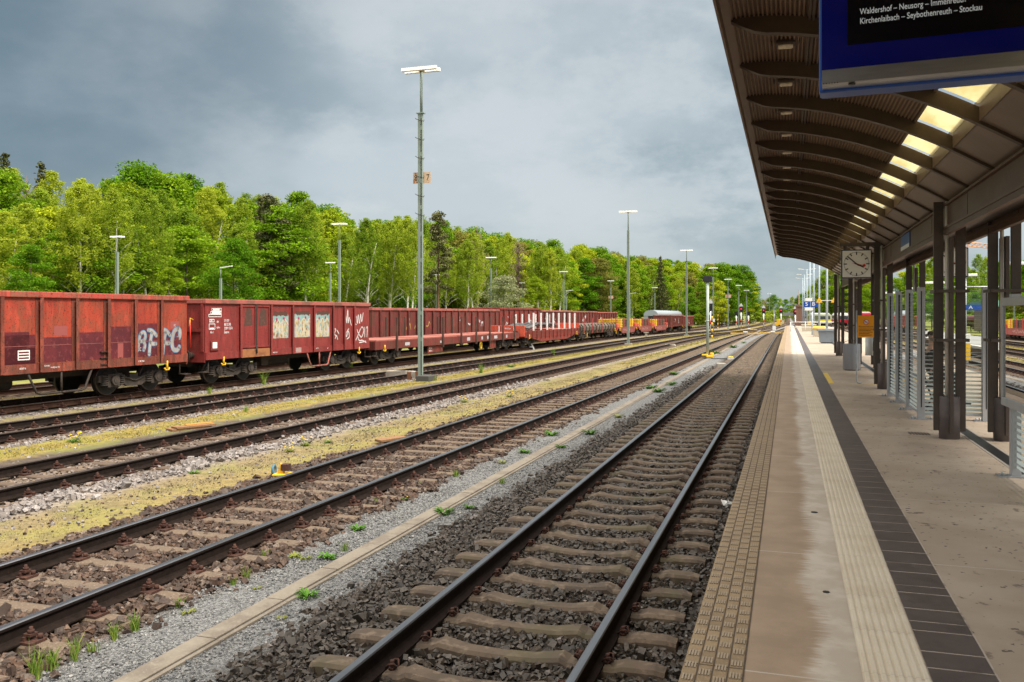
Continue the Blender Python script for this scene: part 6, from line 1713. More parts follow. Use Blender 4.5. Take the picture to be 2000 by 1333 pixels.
m = MB(); m.box(-.16,-.3,0,.16,.3,.14); m.build('body', pmat('grey white box',(.5,.48,.44),.6), t, bevel=.02)
m = MB(); m.box(-.13,-.26,.141,.13,.26,.21); m.build('lid', M['yellow'], t, bevel=.02)
X, Y = gz(1408,717,.0)
t = tag(MB().box(-.22,-.22,0,.22,.22,.24).build('concrete_block', M['concrete'], None, loc=(X,Y,-.05), rot=(0,0,.2), bevel=.03),'pale concrete block beside the left rail below the signal cables','concrete block')
for (u,v,i,lab,w) in ((1510,648.5,1,'yellow bar across the nearest track with a white lamp',1.75),(1461,649.5,2,'yellow bar across the second track with a white lamp',1.9),(1430,637,3,'small yellow bar across the third track far away',1.6)):
    X, Y = gz(u,v,.25); X = float(AX[i](Y)); z0 = float(dip(Y))
    t = thing('track_bar',lab,'track bar',(X,Y,z0+.17),0,'yellow bars lying across the tracks')
    m = MB(); m.box(-w,-.09,.02,w,.09,.17); m.build('bar', M['yellow'], t, bevel=.02)
    m = MB(); m.box(-.28,-.14,.171,.28,.14,.36); m.build('lamp', M['white'], t, bevel=.03)
# yellow bracket with blue ring, boards, rubble beside the tracks
X, Y = gz(549,922,.05)
t = thing('rail_bracket','yellow bracket holding a blue ring beside a rail','bracket',(X,Y,-.02),.2)
m = MB(); m.box(-.10,-.14,.02,.16,.14,.05); m.prism([(-.05,.05),(.06,.05),(.0,.22)],'y',-.03,.03); m.build('bracket', M['yellow'], t, bevel=.006)
m = MB(); m.tube([(-.12+.0,.07*math.cos(a),.10+.07*math.sin(a)) for a in np.linspace(0,2*PI,19)[:-1]],.022,8,closed=True); m.build('ring', pmat('faded blue',(.06,.15,.22),.5), t)
m = MB(); m.box(.02,-.07,.10,.14,.07,.20); m.build('rusty_block', M['rust'], t)
X, Y = gz(763,860,.0)
tag(MB().box(-.10,-.36,0,.10,.36,.05).build('wooden_board', M['wood_board'], None, loc=(X,Y,.0), rot=(0.0,.05,-.35), bevel=.006),'brown wooden board lying beside the second track','board')
X, Y = gz(372,836,.0)
t = thing('board_stack','dark planks with an orange edge lying on the brown strip','planks',(X,Y,-.02),-.45)
m = MB(); m.box(-.18,-.5,0,.15,.45,.04); m.box(-.12,-.4,.041,.17,.55,.08); m.build('plank', M['wood_board'], t)
m = MB(); m.box(-.10,-.1,.0805,.02,.55,.10); m.build('orange_plank', pmat('orange plank',(.45,.20,.04),.7), t)
X, Y = gz(1423,990,-.02)
m = MB(); r = random.Random(12)
for k in range(9):
    c = (r.uniform(-.05,.05),r.uniform(-.04,.04),r.uniform(.01,.06)); vs = [tuple(c[j]+r.uniform(-.06,.06)*(1 if j < 2 else .6) for j in range(3)) for _ in range(4)]; m.add(vs,[(0,1,2),(0,2,3),(1,2,3)])
tag(m.build('paper_litter', M['white'], None, loc=(X,Y,-.01)),'crumpled white paper on the dark ballast beside the platform edge','litter')
def rubble(name, X, Y, s, label, mat, cat, seed):
    r = random.Random(seed); m = MB()
    for k in range(3):
        vs = [(x*s*(1-.25*k)+r.uniform(-.25,.25)*s+k*s*.8, y*s*.55+r.uniform(-.15,.15)*s, z*s*.4+s*.34+r.uniform(-.1,.1)*s) for x in (-1,1) for y in (-1,1) for z in (-1,1)]
        m.add(vs,[(0,1,3,2),(4,6,7,5),(0,4,5,1),(2,3,7,6),(0,2,6,4),(1,5,7,3)])
    return tag(m.build(name, mat, None, loc=(X,Y,-.05), bevel=.02), label, cat)
X, Y = gz(778,737,0); rubble('broken_concrete',X,Y,.42,'broken sandy concrete lump on the gravel left of the tallest mast',M['concrete'],'rubble',1)
X, Y = gz(1306,676,0); rubble('broken_concrete',X,Y,.26,'small pale concrete lump beside a rail far down the third track',M['concrete'],'rubble',2)
for (u,v,lab) in ((799,744,'short rusty stub post left of the tallest mast'),(815,743,'short rusty stub post touching the tallest mast')):
    X, Y = gz(u,v,-.05); t = tag(MB().box(-.065,-.065,0,.065,.065,.36).build('stub_post', pmat('rusty stub',(.17,.07,.035),.8) if u == 799 else bpy.data.materials['rusty stub'], None, loc=(X,Y,-.06), bevel=.01), lab, 'post')
X, Y = gz(1031,683.5,-.08)
t = thing('trestle','small white wooden trestle standing in front of the wagon with white stakes','trestle',(X,Y,-.09),.35)
for s in (-.45,.45):
    m = MB(); m.beam((-.46,s,0),(-.03,s,1.0),.085,.085); m.beam((.46,s,0),(.03,s,1.0),.085,.085); m.beam((-.36,s,.24),(.36,s,.24),.06,.06); m.build('leg_frame', M['white'], t)
m = MB(); m.box(-.12,-.7,.98,.12,.7,1.08); m.build('top_beam', M['white'], t)
X, Y = gz(1262,661,-.08); t = thing('marker_post','short white concrete post in front of the timber wagons','marker post',(X,Y,-.09+float(dip(Y))),0)
m = MB(); m.box(-.12,-.12,0,.12,.12,.62); m.build('shaft', M['concrete'], t, bevel=.03); m = MB(); m.box(-.24,-.16,.62,.24,.16,.74); m.build('cap', M['concrete'], t, bevel=.02)
for (u,v,h,lab) in ((1208,658,1.6,'short yellow and black striped post before the timber wagons'),(1390.5,660,2.9,'yellow and black striped post right of the pale green signal pole'),(1402,636,4.0,'tall yellow and black striped post near the wood')):
    X, Y = gz(u,v,-.08); t = thing('striped_post',lab,'post',(X,Y,-.09+float(dip(Y))),0,'yellow and black striped posts')
    a_, b_ = MB(), MB(); n_ = 8
    for k in range(n_): (a_ if k % 2 == 0 else b_).cyl((0,0,h*k/n_),(0,0,h*(k+1)/n_),.10,n=10)
    a_.build('yellow_band', M['yellow'], t); b_.build('black_band', M['black'], t)
# signals
TRW = pmat('grey white triangle',(.55,.56,.58),.5)
def signal(u, vb, vt, zc, label, lit, tri=True):
    X, Y = at(u,zc); z0 = float(dip(Y))-.05; H = CZ+(VY-vt)/F*zc-z0
    t = thing('rail_signal',label,'signal',(X,Y,z0),0,'colour light signals at the end of the yard')
    m = MB(); m.cyl((0,0,0),(0,0,H*.62),.13,n=10); m.build('post', M['white'], t)
    m = MB(); m.cyl((0,0,H*.22),(0,0,H*.34),.14,n=10); m.build('red_band', M['red_paint'], t)
    m = MB(); m.box(-.24,-.10,H*.50,.24,.05,H*.58); m.build('white_board', M['white'], t)
    m = MB(); m.box(-.42,-.1,H*.62,.42,.16,H*.85); h_ = m.build('head', M['black'], t, bevel=.05)
    if lit:
        m = MB(); m.cyl((0,-.11,H*.76),(0,-.17,H*.76),.16,n=16); m.build('red_lamp', M['signal_red'], h_)
    if tri:
        m = MB(); m.prism([(-.50,H*.86),(.50,H*.86),(0,H)],'y',-.03,.03); m.build('triangle', TRW, t)
signal(1388,636,584,165,'signal with a grey triangle beside the pale green signal pole',False)
signal(1438,634,603,235,'short dark signal without triangle in front of the wood',False,False)
signal(1447.5,635,592,225,'signal with red light at the right edge of the wood',True)
signal(1462,633,603,240,'small dark signal right of the wood edge signal',False,False)
signal(1491.5,634,596,235,'signal with red light left of the distant bridge',True)
signal(1525.5,634,596,240,'signal with red light closest to the distant bridge',True)
signal(1553.5,634,597,190,'signal with red light against the brick tower',True)
X, Y = at(1512,190); z0 = float(dip(Y))
t = thing('relay_post','slim grey post with a white base box beside the curving tracks','post',(X,Y,z0),0)
m = MB(); m.cyl((0,0,.8),(0,0,4.2),.1,n=10); m.box(-.2,-.1,3.6,.2,.1,4.3); m.build('post', M['galv'], t); m = MB(); m.box(-.35,-.25,0,.35,.25,.9); m.build('box', M['white'], t)
X, Y = at(1518,250); z0 = float(dip(Y))
t = thing('yellow_hut','small yellow machine standing beside the far tracks','machine',(X,Y,z0),0)
m = MB(); m.box(-1.1,-.6,.2,.9,.6,1.1); m.box(-.1,-.6,1.1,.9,.6,2.0); m.build('body', M['yellow'], t, bevel=.05); m = MB()
for x in (-.7,.6): m.cyl((x,-.6,.25),(x,.6,.25),.25,n=10)
m.build('wheel', M['black'], t)
# ---------------------------------------------------------------- trees
def leaf_mat(name, cols, trans=.35):
    m, nt, b = newmat(name)
    for n_ in list(nt.nodes): nt.nodes.remove(n_)
    out = nt.nodes.new('ShaderNodeOutputMaterial'); g = nt.nodes.new('ShaderNodeNewGeometry'); oi = nt.nodes.new('ShaderNodeObjectInfo')
    r = nt.nodes.new('ShaderNodeValToRGB'); e = r.color_ramp.elements
    e[0].position = 0; e[0].color = (*cols[0],1); e[1].position = 1; e[1].color = (*cols[-1],1)
    for i, c in enumerate(cols[1:-1]): el = e.new((i+1)/(len(cols)-1)); el.color = (*c,1)
    nt.links.new(g.outputs['Random Per Island'], r.inputs['Fac'])
    hs = nt.nodes.new('ShaderNodeHueSaturation')
    a = N(nt,'ShaderNodeMapRange'); a.inputs['To Min'].default_value = .478; a.inputs['To Max'].default_value = .518; nt.links.new(oi.outputs['Random'],a.inputs['Value'])
    v = N(nt,'ShaderNodeMapRange'); v.inputs['To Min'].default_value = 1.18; v.inputs['To Max'].default_value = .74; nt.links.new(oi.outputs['Random'],v.inputs['Value'])
    nt.links.new(a.outputs[0],hs.inputs['Hue']); nt.links.new(v.outputs[0],hs.inputs['Value']); nt.links.new(r.outputs['Color'],hs.inputs['Color'])
    d = nt.nodes.new('ShaderNodeBsdfDiffuse'); t = nt.nodes.new('ShaderNodeBsdfTranslucent'); mx = nt.nodes.new('ShaderNodeMixShader'); mx.inputs[0].default_value = trans
    nt.links.new(hs.outputs[0],d.inputs['Color']); nt.links.new(hs.outputs[0],t.inputs['Color'])
    nt.links.new(d.outputs[0],mx.inputs[1]); nt.links.new(t.outputs[0],mx.inputs[2]); nt.links.new(mx.outputs[0],out.inputs[0])
    return m
LM = {
 'maple': leaf_mat('fresh green leaves',[(.10,.22,.010),(.16,.31,.014),(.23,.39,.02),(.07,.16,.010),(.30,.43,.03)]),
 'lime': leaf_mat('yellow green leaves',[(.25,.34,.015),(.33,.42,.022),(.40,.46,.03),(.17,.25,.012)]),
 'birch': leaf_mat('light birch leaves',[(.22,.32,.018),(.29,.40,.028),(.37,.46,.05),(.16,.25,.015),(.42,.47,.07)],.5),
 'oak': leaf_mat('bronze young leaves',[(.22,.23,.04),(.29,.26,.06),(.17,.20,.035),(.33,.28,.07)]),
 'spruce': leaf_mat('dark needles',[(.05,.07,.026),(.08,.095,.034),(.11,.11,.045),(.06,.07,.03)],.1),
 'pine': leaf_mat('grey green needles',[(.12,.135,.055),(.18,.175,.08),(.10,.11,.05),(.22,.20,.10)],.1),
 'bush': leaf_mat('shrub leaves',[(.20,.31,.018),(.28,.39,.028),(.35,.44,.04),(.14,.23,.014)]),
 'willow': leaf_mat('silvery green leaves',[(.24,.27,.12),(.31,.33,.17),(.38,.38,.22)]),
}
BK = {'birch': pmat('white birch bark',(.62,.58,.52),.8,var=[(3,(.07,.06,.055),.56,.66,.9,(3,3,1))]), 'bark': pmat('grey brown bark',(.085,.062,.045),.9,var=[(6,(.14,.11,.085),.5,.7,.7)],bump=(14,.5,.03)), 'pine': pmat('orange pine bark',(.17,.085,.05),.9,var=[(5,(.08,.055,.04),.45,.65,.8)])}
def leaves(P, size, up=.35):
    n = len(P); nr = NR.normal(size=(n,3)); nr[:,2] = np.abs(nr[:,2])+up; nr /= np.linalg.norm(nr,axis=1)[:,None]
    a = np.cross(nr, NR.normal(size=(n,3))); a /= np.linalg.norm(a,axis=1)[:,None]; b = np.cross(nr,a)
    s = size*NR.uniform(.6,1.35,n)[:,None]; a *= s; b *= s*.62
    V = np.stack([P-a, P-b*.9+a*.1, P+a, P+b],1)
    return V.reshape(-1,3), np.arange(n*4).reshape(-1,4)
def blob_pts(n, c, r, hollow=.45):
    d = NR.normal(size=(n,3)); d /= np.linalg.norm(d,axis=1)[:,None]
    rr = (hollow+(1-hollow)*NR.uniform(size=n)**.6)
    return c + d*rr[:,None]*np.array(r)
def crown_mesh(kind, h, rad, base, nleaf, lsize, seed):
    """clumps placed through an envelope, many leaf faces per clump"""
    global NR
    NR = np.random.default_rng(seed); P = []
    if kind in ('maple','lime','oak','bush','willow'):
        nc = 95 if kind != 'bush' else 22
        cs = []
        for k in range(nc):
            t = NR.uniform(0,1); z = base+(h-base)*t
            env = rad*(np.sin(PI*min(1,(t*.86+.14)))**.6)*(1 if t < .9 else .8)
            a = NR.uniform(0,2*PI); q = env*NR.uniform(.35,.92)
            cs.append((q*np.cos(a), q*np.sin(a), z))
        per = nleaf//nc
        for c in cs:
            s = NR.uniform(.5,1.15)*rad*.27
            P.append(blob_pts(int(per*(s/(rad*.22))), np.array(c), (s*1.25,s*1.25,s*.55),.3))
    elif kind == 'birch':
        nc = 150
        for k in range(nc):
            t = NR.uniform(0,1)**.85; z = base+(h-base)*t
            env = rad*max(0,1-t**2.6)**.6*(.40+.60*min(1,t*3.0))
            a = NR.uniform(0,2*PI); q = env*NR.uniform(.25,1.0); L = NR.uniform(.8,2.6)*(.5+.5*(1-t))
            n = int(nleaf/nc); zz = NR.uniform(0,1,n)
            pts = np.stack([q*np.cos(a)+NR.normal(0,.24,n)*(1-.5*zz), q*np.sin(a)+NR.normal(0,.24,n)*(1-.5*zz), z+.5-zz*L],-1)
            P.append(pts)
    elif kind == 'spruce':
        for k in range(46):
            t = (k+NR.uniform(0,.5))/46; z = base+(h-base)*t; R_ = rad*(1-t)**.9*NR.uniform(.7,1.1)+.15
            for j in range(5):
                a = NR.uniform(0,2*PI); n = max(4,int(nleaf/240*(1.3-t))); q = NR.uniform(.1,1,n)
                P.append(np.stack([q*R_*np.cos(a)+NR.normal(0,.12,n), q*R_*np.sin(a)+NR.normal(0,.12,n), z-q*R_*.35+NR.normal(0,.10,n)],-1))
    elif kind == 'pine':
        for k in range(60):
            t = NR.uniform(0,1); z = base+(h-base)*t; R_ = rad*(1-.75*t)
            a = NR.uniform(0,2*PI); q = R_*NR.uniform(.2,1)
            P.append(blob_pts(nleaf//60, np.array((q*np.cos(a),q*np.sin(a),z)), (.8,.8,.38),.05))
    P = np.concatenate(P); V, Fc = leaves(P, lsize, .1 if kind in('birch','spruce') else .45)
    return np_mesh('crown', V, Fc, LM[kind])
def trunk_mesh(kind, h, base, rad, mat, seed, r0=.16, lean=0):
    r = random.Random(seed); m = MB(); top = h*(.93 if kind != 'birch' else .80)
    pts = [(lean*t*t*h*.12+math.sin(t*5+seed)*.12, math.cos(t*4+seed)*.1, t*top-.3*(t == 0)) for t in np.linspace(0,1,8)]
    m.tube(pts, [r0*(1.25-1.1*t) for t in np.linspace(0,1,8)], 7)
    if kind != 'spruce':
        for k in range(9 if kind != 'birch' else 14):
            t = r.uniform(max(.18,base/h*.8),.88); z = t*top; a = r.uniform(0,2*PI); L = rad*(1.05-t*.6)*r.uniform(.6,1)
            p0 = (lean*t*t*h*.12+math.sin(t*5+seed)*.12, math.cos(t*4+seed)*.1, z); up = L*(.9 if kind != 'pine' else .3)
            m.tube([p0,(p0[0]+math.cos(a)*L*.5,p0[1]+math.sin(a)*L*.5,z+up*.6),(p0[0]+math.cos(a)*L,p0[1]+math.sin(a)*L,z+up)],[r0*.30*(1.1-t),r0*.18*(1.1-t),r0*.06],5)
    return m.mesh('trunk', mat)
TREES = {}
def proto(key, kind, h, rad, base, nl, ls, seed, bark='bark', r0=.17, lean=0):
    TREES[key] = (trunk_mesh(kind,h,base,rad,BK[bark],seed,r0,lean), crown_mesh(kind,h,rad,base,nl,ls,seed), h)
for s in range(4): proto('maple%d'%s,'maple',16,4.0+.3*s,2.0+.8*s,15000,.155,100+s)
for s in range(2): proto('lime%d'%s,'lime',15,3.7,2.2+s,13500,.15,110+s)
for s in range(5): proto('birch%d'%s,'birch',18,2.9+.2*(s%3),4.5+1.0*(s%3),10500,.115,120+s,'birch',.15,(s-2)*.35)
for s in range(2): proto('birch%d'%(5+s),'birch',18,3.1,7.0,11500,.115,180+s,'birch',.17,(-1,1)[s]*.8)
for s in range(2): proto('oak%d'%s,'oak',16,3.9,3.6,12000,.145,130+s)
for s in range(2): proto('spruce%d'%s,'spruce',19,4.0,2.0,11000,.17,140+s,'bark',.19)
for s in range(2): proto('pine%d'%s,'pine',18,2.9,6.0,7000,.15,150+s,'pine',.18)
for s in range(3): proto('bush%d'%s,'bush',3.4,2.0,.2,3200,.12,160+s,'bark',.05)
proto('willow0','willow',7.5,3.4,.6,9000,.12,170,'bark',.12)
r = random.Random(77); m = MB()     # a bare tree of fine upright twigs
m.tube([(0,0,-.3),(0.1,0,6),(0,.1,11),(0,0,14.5)],[.18,.14,.08,.02],6)
for k in range(150):
    z = r.uniform(5,13.5); a = r.uniform(0,2*PI); L = r.uniform(.8,2.6)*(1.2-z/16); p = (r.uniform(-.1,.1),r.uniform(-.1,.1),z)
    m.tube([p,(p[0]+math.cos(a)*L*.5,p[1]+math.sin(a)*L*.5,z+L*.5),(p[0]+math.cos(a)*L,p[1]+math.sin(a)*L,z+L*1.15)],[.04,.028,.012],4)
bare_m = m.mesh('trunk', pmat('bare brown twigs',(.19,.13,.10),.9))
KIND = {'maple':('maple_tree','broad bright green tree','tree'),'lime':('lime_tree','yellow green broadleaf tree','tree'),'birch':('birch_tree','pale green birch','tree'),'oak':('oak_tree','bronze tinged tree','tree'),'spruce':('spruce_tree','dark spruce','tree'),'pine':('pine_tree','grey green pine','tree'),'bush':('shrub','leafy green shrub','shrub'),'willow':('willow_bush','silvery willow bush','shrub'),'bare':('bare_tree','leafless brown tree','tree')}
PLACED = []
def plant(key, X, Y, H, row, u, sx=1.0):
    kind = key.rstrip('0123456789')
    z0 = float(dip(Y))-.1
    hill = np.clip((abs(X)-75)/120,0,1)*9 if X < 0 else 0
    if X > 0 and X > 55: hill = np.clip((X-75)/120,0,1)*5
    z0 += hill
    h0 = TREES[key][2] if kind != 'bare' else 15.5
    t = thing(KIND[kind][0], None, KIND[kind][2], (X,Y,z0), RD.uniform(0,2*PI))
    s = (H-hill)/h0
    t.scale = (s*sx,s*sx,s)
    if kind == 'bare': obj('trunk', bare_m, t)
    else:
        obj('trunk', TREES[key][0], t); obj('crown', TREES[key][1], t)
    PLACED.append((t, kind, u, row, H))
# --- wood on the left: its front edge follows the yard, later rows stand on rising ground
EDGE = [(-66,-10),(-66,70),(-64,130),(-60.5,185),(-47,250),(-30,300),(-15,332)]
def edge_at(s):
    d = [0]
    for a, b in zip(EDGE[:-1],EDGE[1:]): d.append(d[-1]+math.hypot(b[0]-a[0],b[1]-a[1]))
    s = min(max(s,0),d[-1]-1e-6)
    for i in range(len(EDGE)-1):
        if d[i] <= s <= d[i+1]:
            t = (s-d[i])/(d[i+1]-d[i]); a, b = EDGE[i], EDGE[i+1]
            return (a[0]+(b[0]-a[0])*t, a[1]+(b[1]-a[1])*t), ((b[0]-a[0]),(b[1]-a[1])), d[-1]
TOPS = [(-300,330),(0,325),(60,335),(100,338),(150,340),(190,350),(240,345),(285,322),(340,345),(370,345),(440,352),(500,385),(530,372),(560,358),(610,372),(645,395),(680,420),(730,425),(790,408),(830,398),(870,420),(900,432),(960,432),(1010,455),(1060,462),(1120,462),(1190,475),(1215,495),(1260,502),(1330,508),(1400,516),(1450,520),(1466,560),(1500,600)]
def top_z(u, zc, off=0):
    v = np.interp(u,[p[0] for p in TOPS],[p[1] for p in TOPS])+off
    return CZ+(VY-v)/F*zc
rt = random.Random(21)
_,_,TOT = edge_at(0)
for row,(dist,step,offs) in enumerate(((2,5.4,(48,120)),(9,5.4,(22,75)),(17,5.8,(-2,40)),(27,6.4,(-4,16)))):
    s = 40.0+row*2
    while s < TOT:
        (x,y),(dx,dy),_ = edge_at(s+rt.uniform(-1.5,1.5)); L = math.hypot(dx,dy); nx_, ny_ = -dy/L, dx/L
        dd = dist+rt.uniform(-2.5,2.5); X = x+nx_*dd; Y = y+ny_*dd
        u,_v,zc = proj(X,Y,2)
        if -160 < u < 1466:
            off = rt.uniform(*offs)*(85/zc*1.05)
            H = top_z(u,zc,off)-float(dip(Y)); H = min(max(H,6.5),24)
            q = rt.random()
            if u < 330: kinds = (['maple']*4+['birch']*5+['lime']*2) if row < 2 else ['birch']*6+['maple']*2+['lime']
            elif u < 700: kinds = ['birch']*5+['maple']*3+['lime']*2
            elif u < 1000: kinds = ['birch']*6+['maple']*2+['lime']*2+['oak']
            else: kinds = ['maple']*4+['oak']*2+['birch']*4+['lime']*3
            k = rt.choice(kinds); n_ = {'maple':4,'birch':7,'lime':2,'oak':2}[k]
            plant('%s%d'%(k,rt.randrange(n_)), X, Y, H, row, u, rt.uniform(1.1,1.45)*min(1.25,max(.8,16/H)) )
        s += step*rt.uniform(.75,1.25)*(1+ (s/TOT)*.25)
# conspicuous single trees
for (key,u,vt,zc,row) in (('spruce0',8,297,100,3),('spruce1',82,316,118,3),('spruce0',369,338,135,3),('pine0',525,376,118,1),('pine1',556,425,116,1),('spruce1',510,382,125,2),('pine0',857,408,138,2),('bare',932,424,165,3),('bare',1012,452,190,3),('bare',52,322,108,3),('willow0',985,540,126,0),('lime1',1045,540,170,0),('maple1',1345,560,225,0),('maple2',455,470,96,0),('maple0',60,480,76,0),('lime0',330,520,84,0),('spruce1',1290,500,240,3),('maple3',270,325,120,3),
    ('maple1',1385,522,262,1),('oak0',1398,518,272,2),('maple3',1410,516,268,1),('birch2',1422,518,285,2),('maple0',1432,520,280,1),('birch3',1441,519,292,2),('maple2',1450,521,290,1),('lime1',1458,530,300,1),('maple3',1463,545,306,0),('lime0',1404,548,255,0),('maple1',1428,556,268,0),('birch5',176,365,86,0),('birch6',222,372,84,0),('birch5',243,380,88,0),('birch6',290,375,90,0),('birch5',155,358,82,0),('birch6',600,395,118,0),('birch5',795,425,132,0),('birch6',805,440,128,0),('birch5',912,470,138,0),('birch6',925,455,140,0),('birch5',1052,485,185,0),('birch6',1062,480,188,0),('birch5',1075,490,186,0),('birch6',1092,485,190,0),('birch5',715,430,128,0),('birch6',760,435,130,0)):
    X, Y = at(u,zc); plant(key,X,Y,CZ+(VY-vt)/F*zc-float(dip(Y)),row,u,1.0)
# low shrubs along the bank
s = 60.0
while s < TOT:
    (x,y),(dx,dy),_ = edge_at(s); L = math.hypot(dx,dy); X = x+dy/L*rt.uniform(.5,4.5); Y = y-dx/L*rt.uniform(.5,4.5)
    u,_v,zc = proj(X,Y,2)
    if 150 < u < 1470: plant('bush%d'%rt.randrange(3),X,Y,rt.uniform(2.0,4.2)*(1.0 if u < 1050 else .95),-1,u,rt.uniform(.9,1.5))
    s += rt.uniform(2.5,5.0) if s > 150 else rt.uniform(5,9)
for dd in (11,20):          # undergrowth between the trunks
    s = 45.0
    while s < TOT:
        (x,y),(dx,dy),_ = edge_at(s); L = math.hypot(dx,dy); X = x-dy/L*dd; Y = y+dx/L*dd
        u,_v,zc = proj(X,Y,2)
        if -150 < u < 1450: plant('bush%d'%rt.randrange(3),X,Y,rt.uniform(4.0,6.5),-2,u,rt.uniform(1.0,1.5))
        s += rt.uniform(4.5,7.5)
# --- trees at the end of the line and on the right
for (u,vt,zc,key) in [(1478,590,380,'maple0'),(1490,586,400,'oak0'),(1502,582,420,'oak1'),(1512,577,400,'maple2'),(1524,583,430,'birch0'),(1534,585,410,'maple1'),(1547,580,420,'birch1'),(1557,584,430,'oak0'),(1566,575,420,'maple3'),(1486,606,340,'bush0'),(1498,608,345,'bush1'),(1510,606,350,'bush2'),(1522,606,360,'bush0'),(1474,600,330,'bush1'),(1532,604,380,'maple0'),(1550,602,390,'lime0'),
    (1578,570,330,'maple1'),(1590,556,320,'lime0'),(1602,540,310,'birch2'),(1613,530,300,'maple2'),(1626,518,300,'oak0'),(1640,503,290,'birch3'),(1653,500,300,'birch0'),(1668,512,280,'maple0'),(1682,520,270,'lime1'),(1696,528,290,'maple3'),(1600,575,285,'maple0'),(1622,560,280,'maple3'),(1648,552,275,'maple1'),(1672,560,265,'lime0'),(1690,565,260,'maple2'),
    (1712,530,280,'maple1'),(1730,540,260,'birch1'),(1748,545,250,'maple2'),(1766,530,270,'lime0'),(1784,522,250,'maple0'),(1802,508,260,'lime1'),(1822,505,240,'birch2'),(1842,515,250,'maple3'),(1862,522,240,'maple1'),(1880,520,230,'maple0'),(1896,528,240,'lime0'),(1910,500,205,'birch3'),(1926,503,215,'birch0'),(1942,515,230,'maple2'),(1960,512,220,'maple1'),(1978,515,210,'lime1'),(1998,512,220,'maple0'),(2020,505,200,'maple3'),(2045,500,210,'birch1'),
    (1720,575,235,'maple3'),(1745,580,225,'maple0'),(1770,575,220,'lime1'),(1795,572,215,'maple1'),(1820,570,205,'maple2'),(1850,572,200,'lime0'),(1880,568,195,'maple3'),(1905,572,185,'maple0'),(1932,570,190,'maple1'),(1958,572,185,'maple2'),(1985,566,180,'maple3'),(1895,600,168,'bush1'),(1915,606,165,'bush2'),(1938,604,165,'bush0'),(1962,604,160,'bush1')]:
    X, Y = at(u,zc); plant(key,X,Y,max(2.0,CZ+(VY-vt)/F*zc-float(dip(Y))),9,u,1.1)
# --- labels: kind, row and neighbour, then order from the left
def zone(u, row):
    if row == 9:
        for a, s in ((1576,'at the end of the tracks'),(1660,'behind the pale masts'),(1725,'behind the clock columns'),(1830,'behind the glass shelter'),(1955,'behind the A 2 sign')):
            if u < a: return s
        return 'behind the poster case'
    for a, s in ((45,'at the left photo edge'),(150,'above the nearest red wagon'),(250,'around the first lamp mast'),(370,'above the silver graffiti'),(470,'above the white wagon lettering'),(560,'above the wagon door'),(660,'above the mural'),(740,'right of the mural wagon'),(820,'left of the tallest mast'),(900,'right of the tallest mast'),(980,'above the rear maroon wagons'),(1060,'above the white stakes'),(1140,'above the rails load'),(1225,'above the grimy grey wagon'),(1275,'above the timber wagons'),(1330,'above the grey coach'),(1400,'left of the black signal box')):
        if u < a: return s
    return 'at the right end of the wood'
ROWN = {-1:'low in front',-2:'between the trunks',0:'front row',1:'second row',2:'third row',3:'back row on the skyline',9:'far background'}
cells = {}
for p in PLACED: cells.setdefault((p[1],p[3],zone(p[2],p[3])),[]).append(p)
for (kind,row,zn),L in cells.items():
    L.sort(key=lambda p: p[2])
    for i, p in enumerate(L):
        base = KIND[kind][1]
        if len(L) == 1: lb = '%s %s, %s' % (base, zn, ROWN[row])
        elif len(L) == 2: lb = '%s %s %s, %s' % (('left','right')[i], base, zn, ROWN[row])
        else: lb = '%s from left, %s %s, %s' % (ORD[i], base, zn, ROWN[row])
        lb = ' '.join(lb.split()[:16])
        tag(p[0], lb, None, {'bush':'shrubs along the wood','willow':'shrubs along the wood'}.get(kind,'trees of the wood beyond the yard' if row != 9 else 'trees at the far end and right'))

# ---------------------------------------------------------------- weeds
GRN1 = blade_mat('fresh grass blades',[(.08,.17,.015),(.13,.23,.025),(.18,.26,.035),(.24,.22,.05)])
GRN2 = blade_mat('dandelion leaves',[(.045,.13,.012),(.075,.19,.018),(.11,.22,.025)])
GRY = blade_mat('yellowing leaves',[(.18,.20,.03),(.24,.23,.05),(.13,.18,.025)])
FLW = pmat('dandelion yellow',(.80,.50,.01),.7); STM = pmat('green stem',(.16,.22,.05),.7)
def tuft_mesh(seed, h, n, sp):
    r = random.Random(seed); m = MB()
    for k in range(n):
        a = r.uniform(0,2*PI); q = r.uniform(0,sp*.4); x,y = q*math.cos(a), q*math.sin(a); L = h*r.uniform(.5,1.1); w = r.uniform(.0022,.004)
        ln = r.uniform(.1,.55)*L; b = r.uniform(0,2*PI); dx,dy = math.cos(b)*ln, math.sin(b)*ln; c,s = math.cos(a+1.5)*w, math.sin(a+1.5)*w
        m.add([(x-c,y-s,0),(x+c,y+s,0),(x+dx*.4+c*.8,y+dy*.4+s*.8,L*.6),(x+dx*.4-c*.8,y+dy*.4-s*.8,L*.6),(x+dx,y+dy,L*.95)],[(0,1,2,3),(3,2,4)])
    return m.mesh('blades', GRN1)
def rosette_mesh(seed, rad, n, mat):
    r = random.Random(seed); m = MB()
    for k in range(n):
        a = 2*PI*k/n*1.618*3+r.uniform(-.3,.3); L = rad*r.uniform(.6,1.1); w = L*.085; c,s = math.cos(a), math.sin(a); up = r.uniform(.15,.75)*L
        P = [(0,0,.0),(.35,w*.8,.55),(.7,w,.85),(1.0,0,.7)]
        l = [(c*L*t-s*ww, s*L*t+c*ww, up*z) for t,ww,z in P]; rr = [(c*L*t+s*ww, s*L*t-c*ww, up*z) for t,ww,z in P]; mid = [(c*L*t, s*L*t, up*z-.006) for t,ww,z in P]
        m.strip(l,mid,smooth=False); m.strip(mid,rr,smooth=False)
    return m.mesh('leaves', mat)
TF = [tuft_mesh(1,.20,60,.14),tuft_mesh(2,.13,46,.16),tuft_mesh(3,.26,50,.12)]
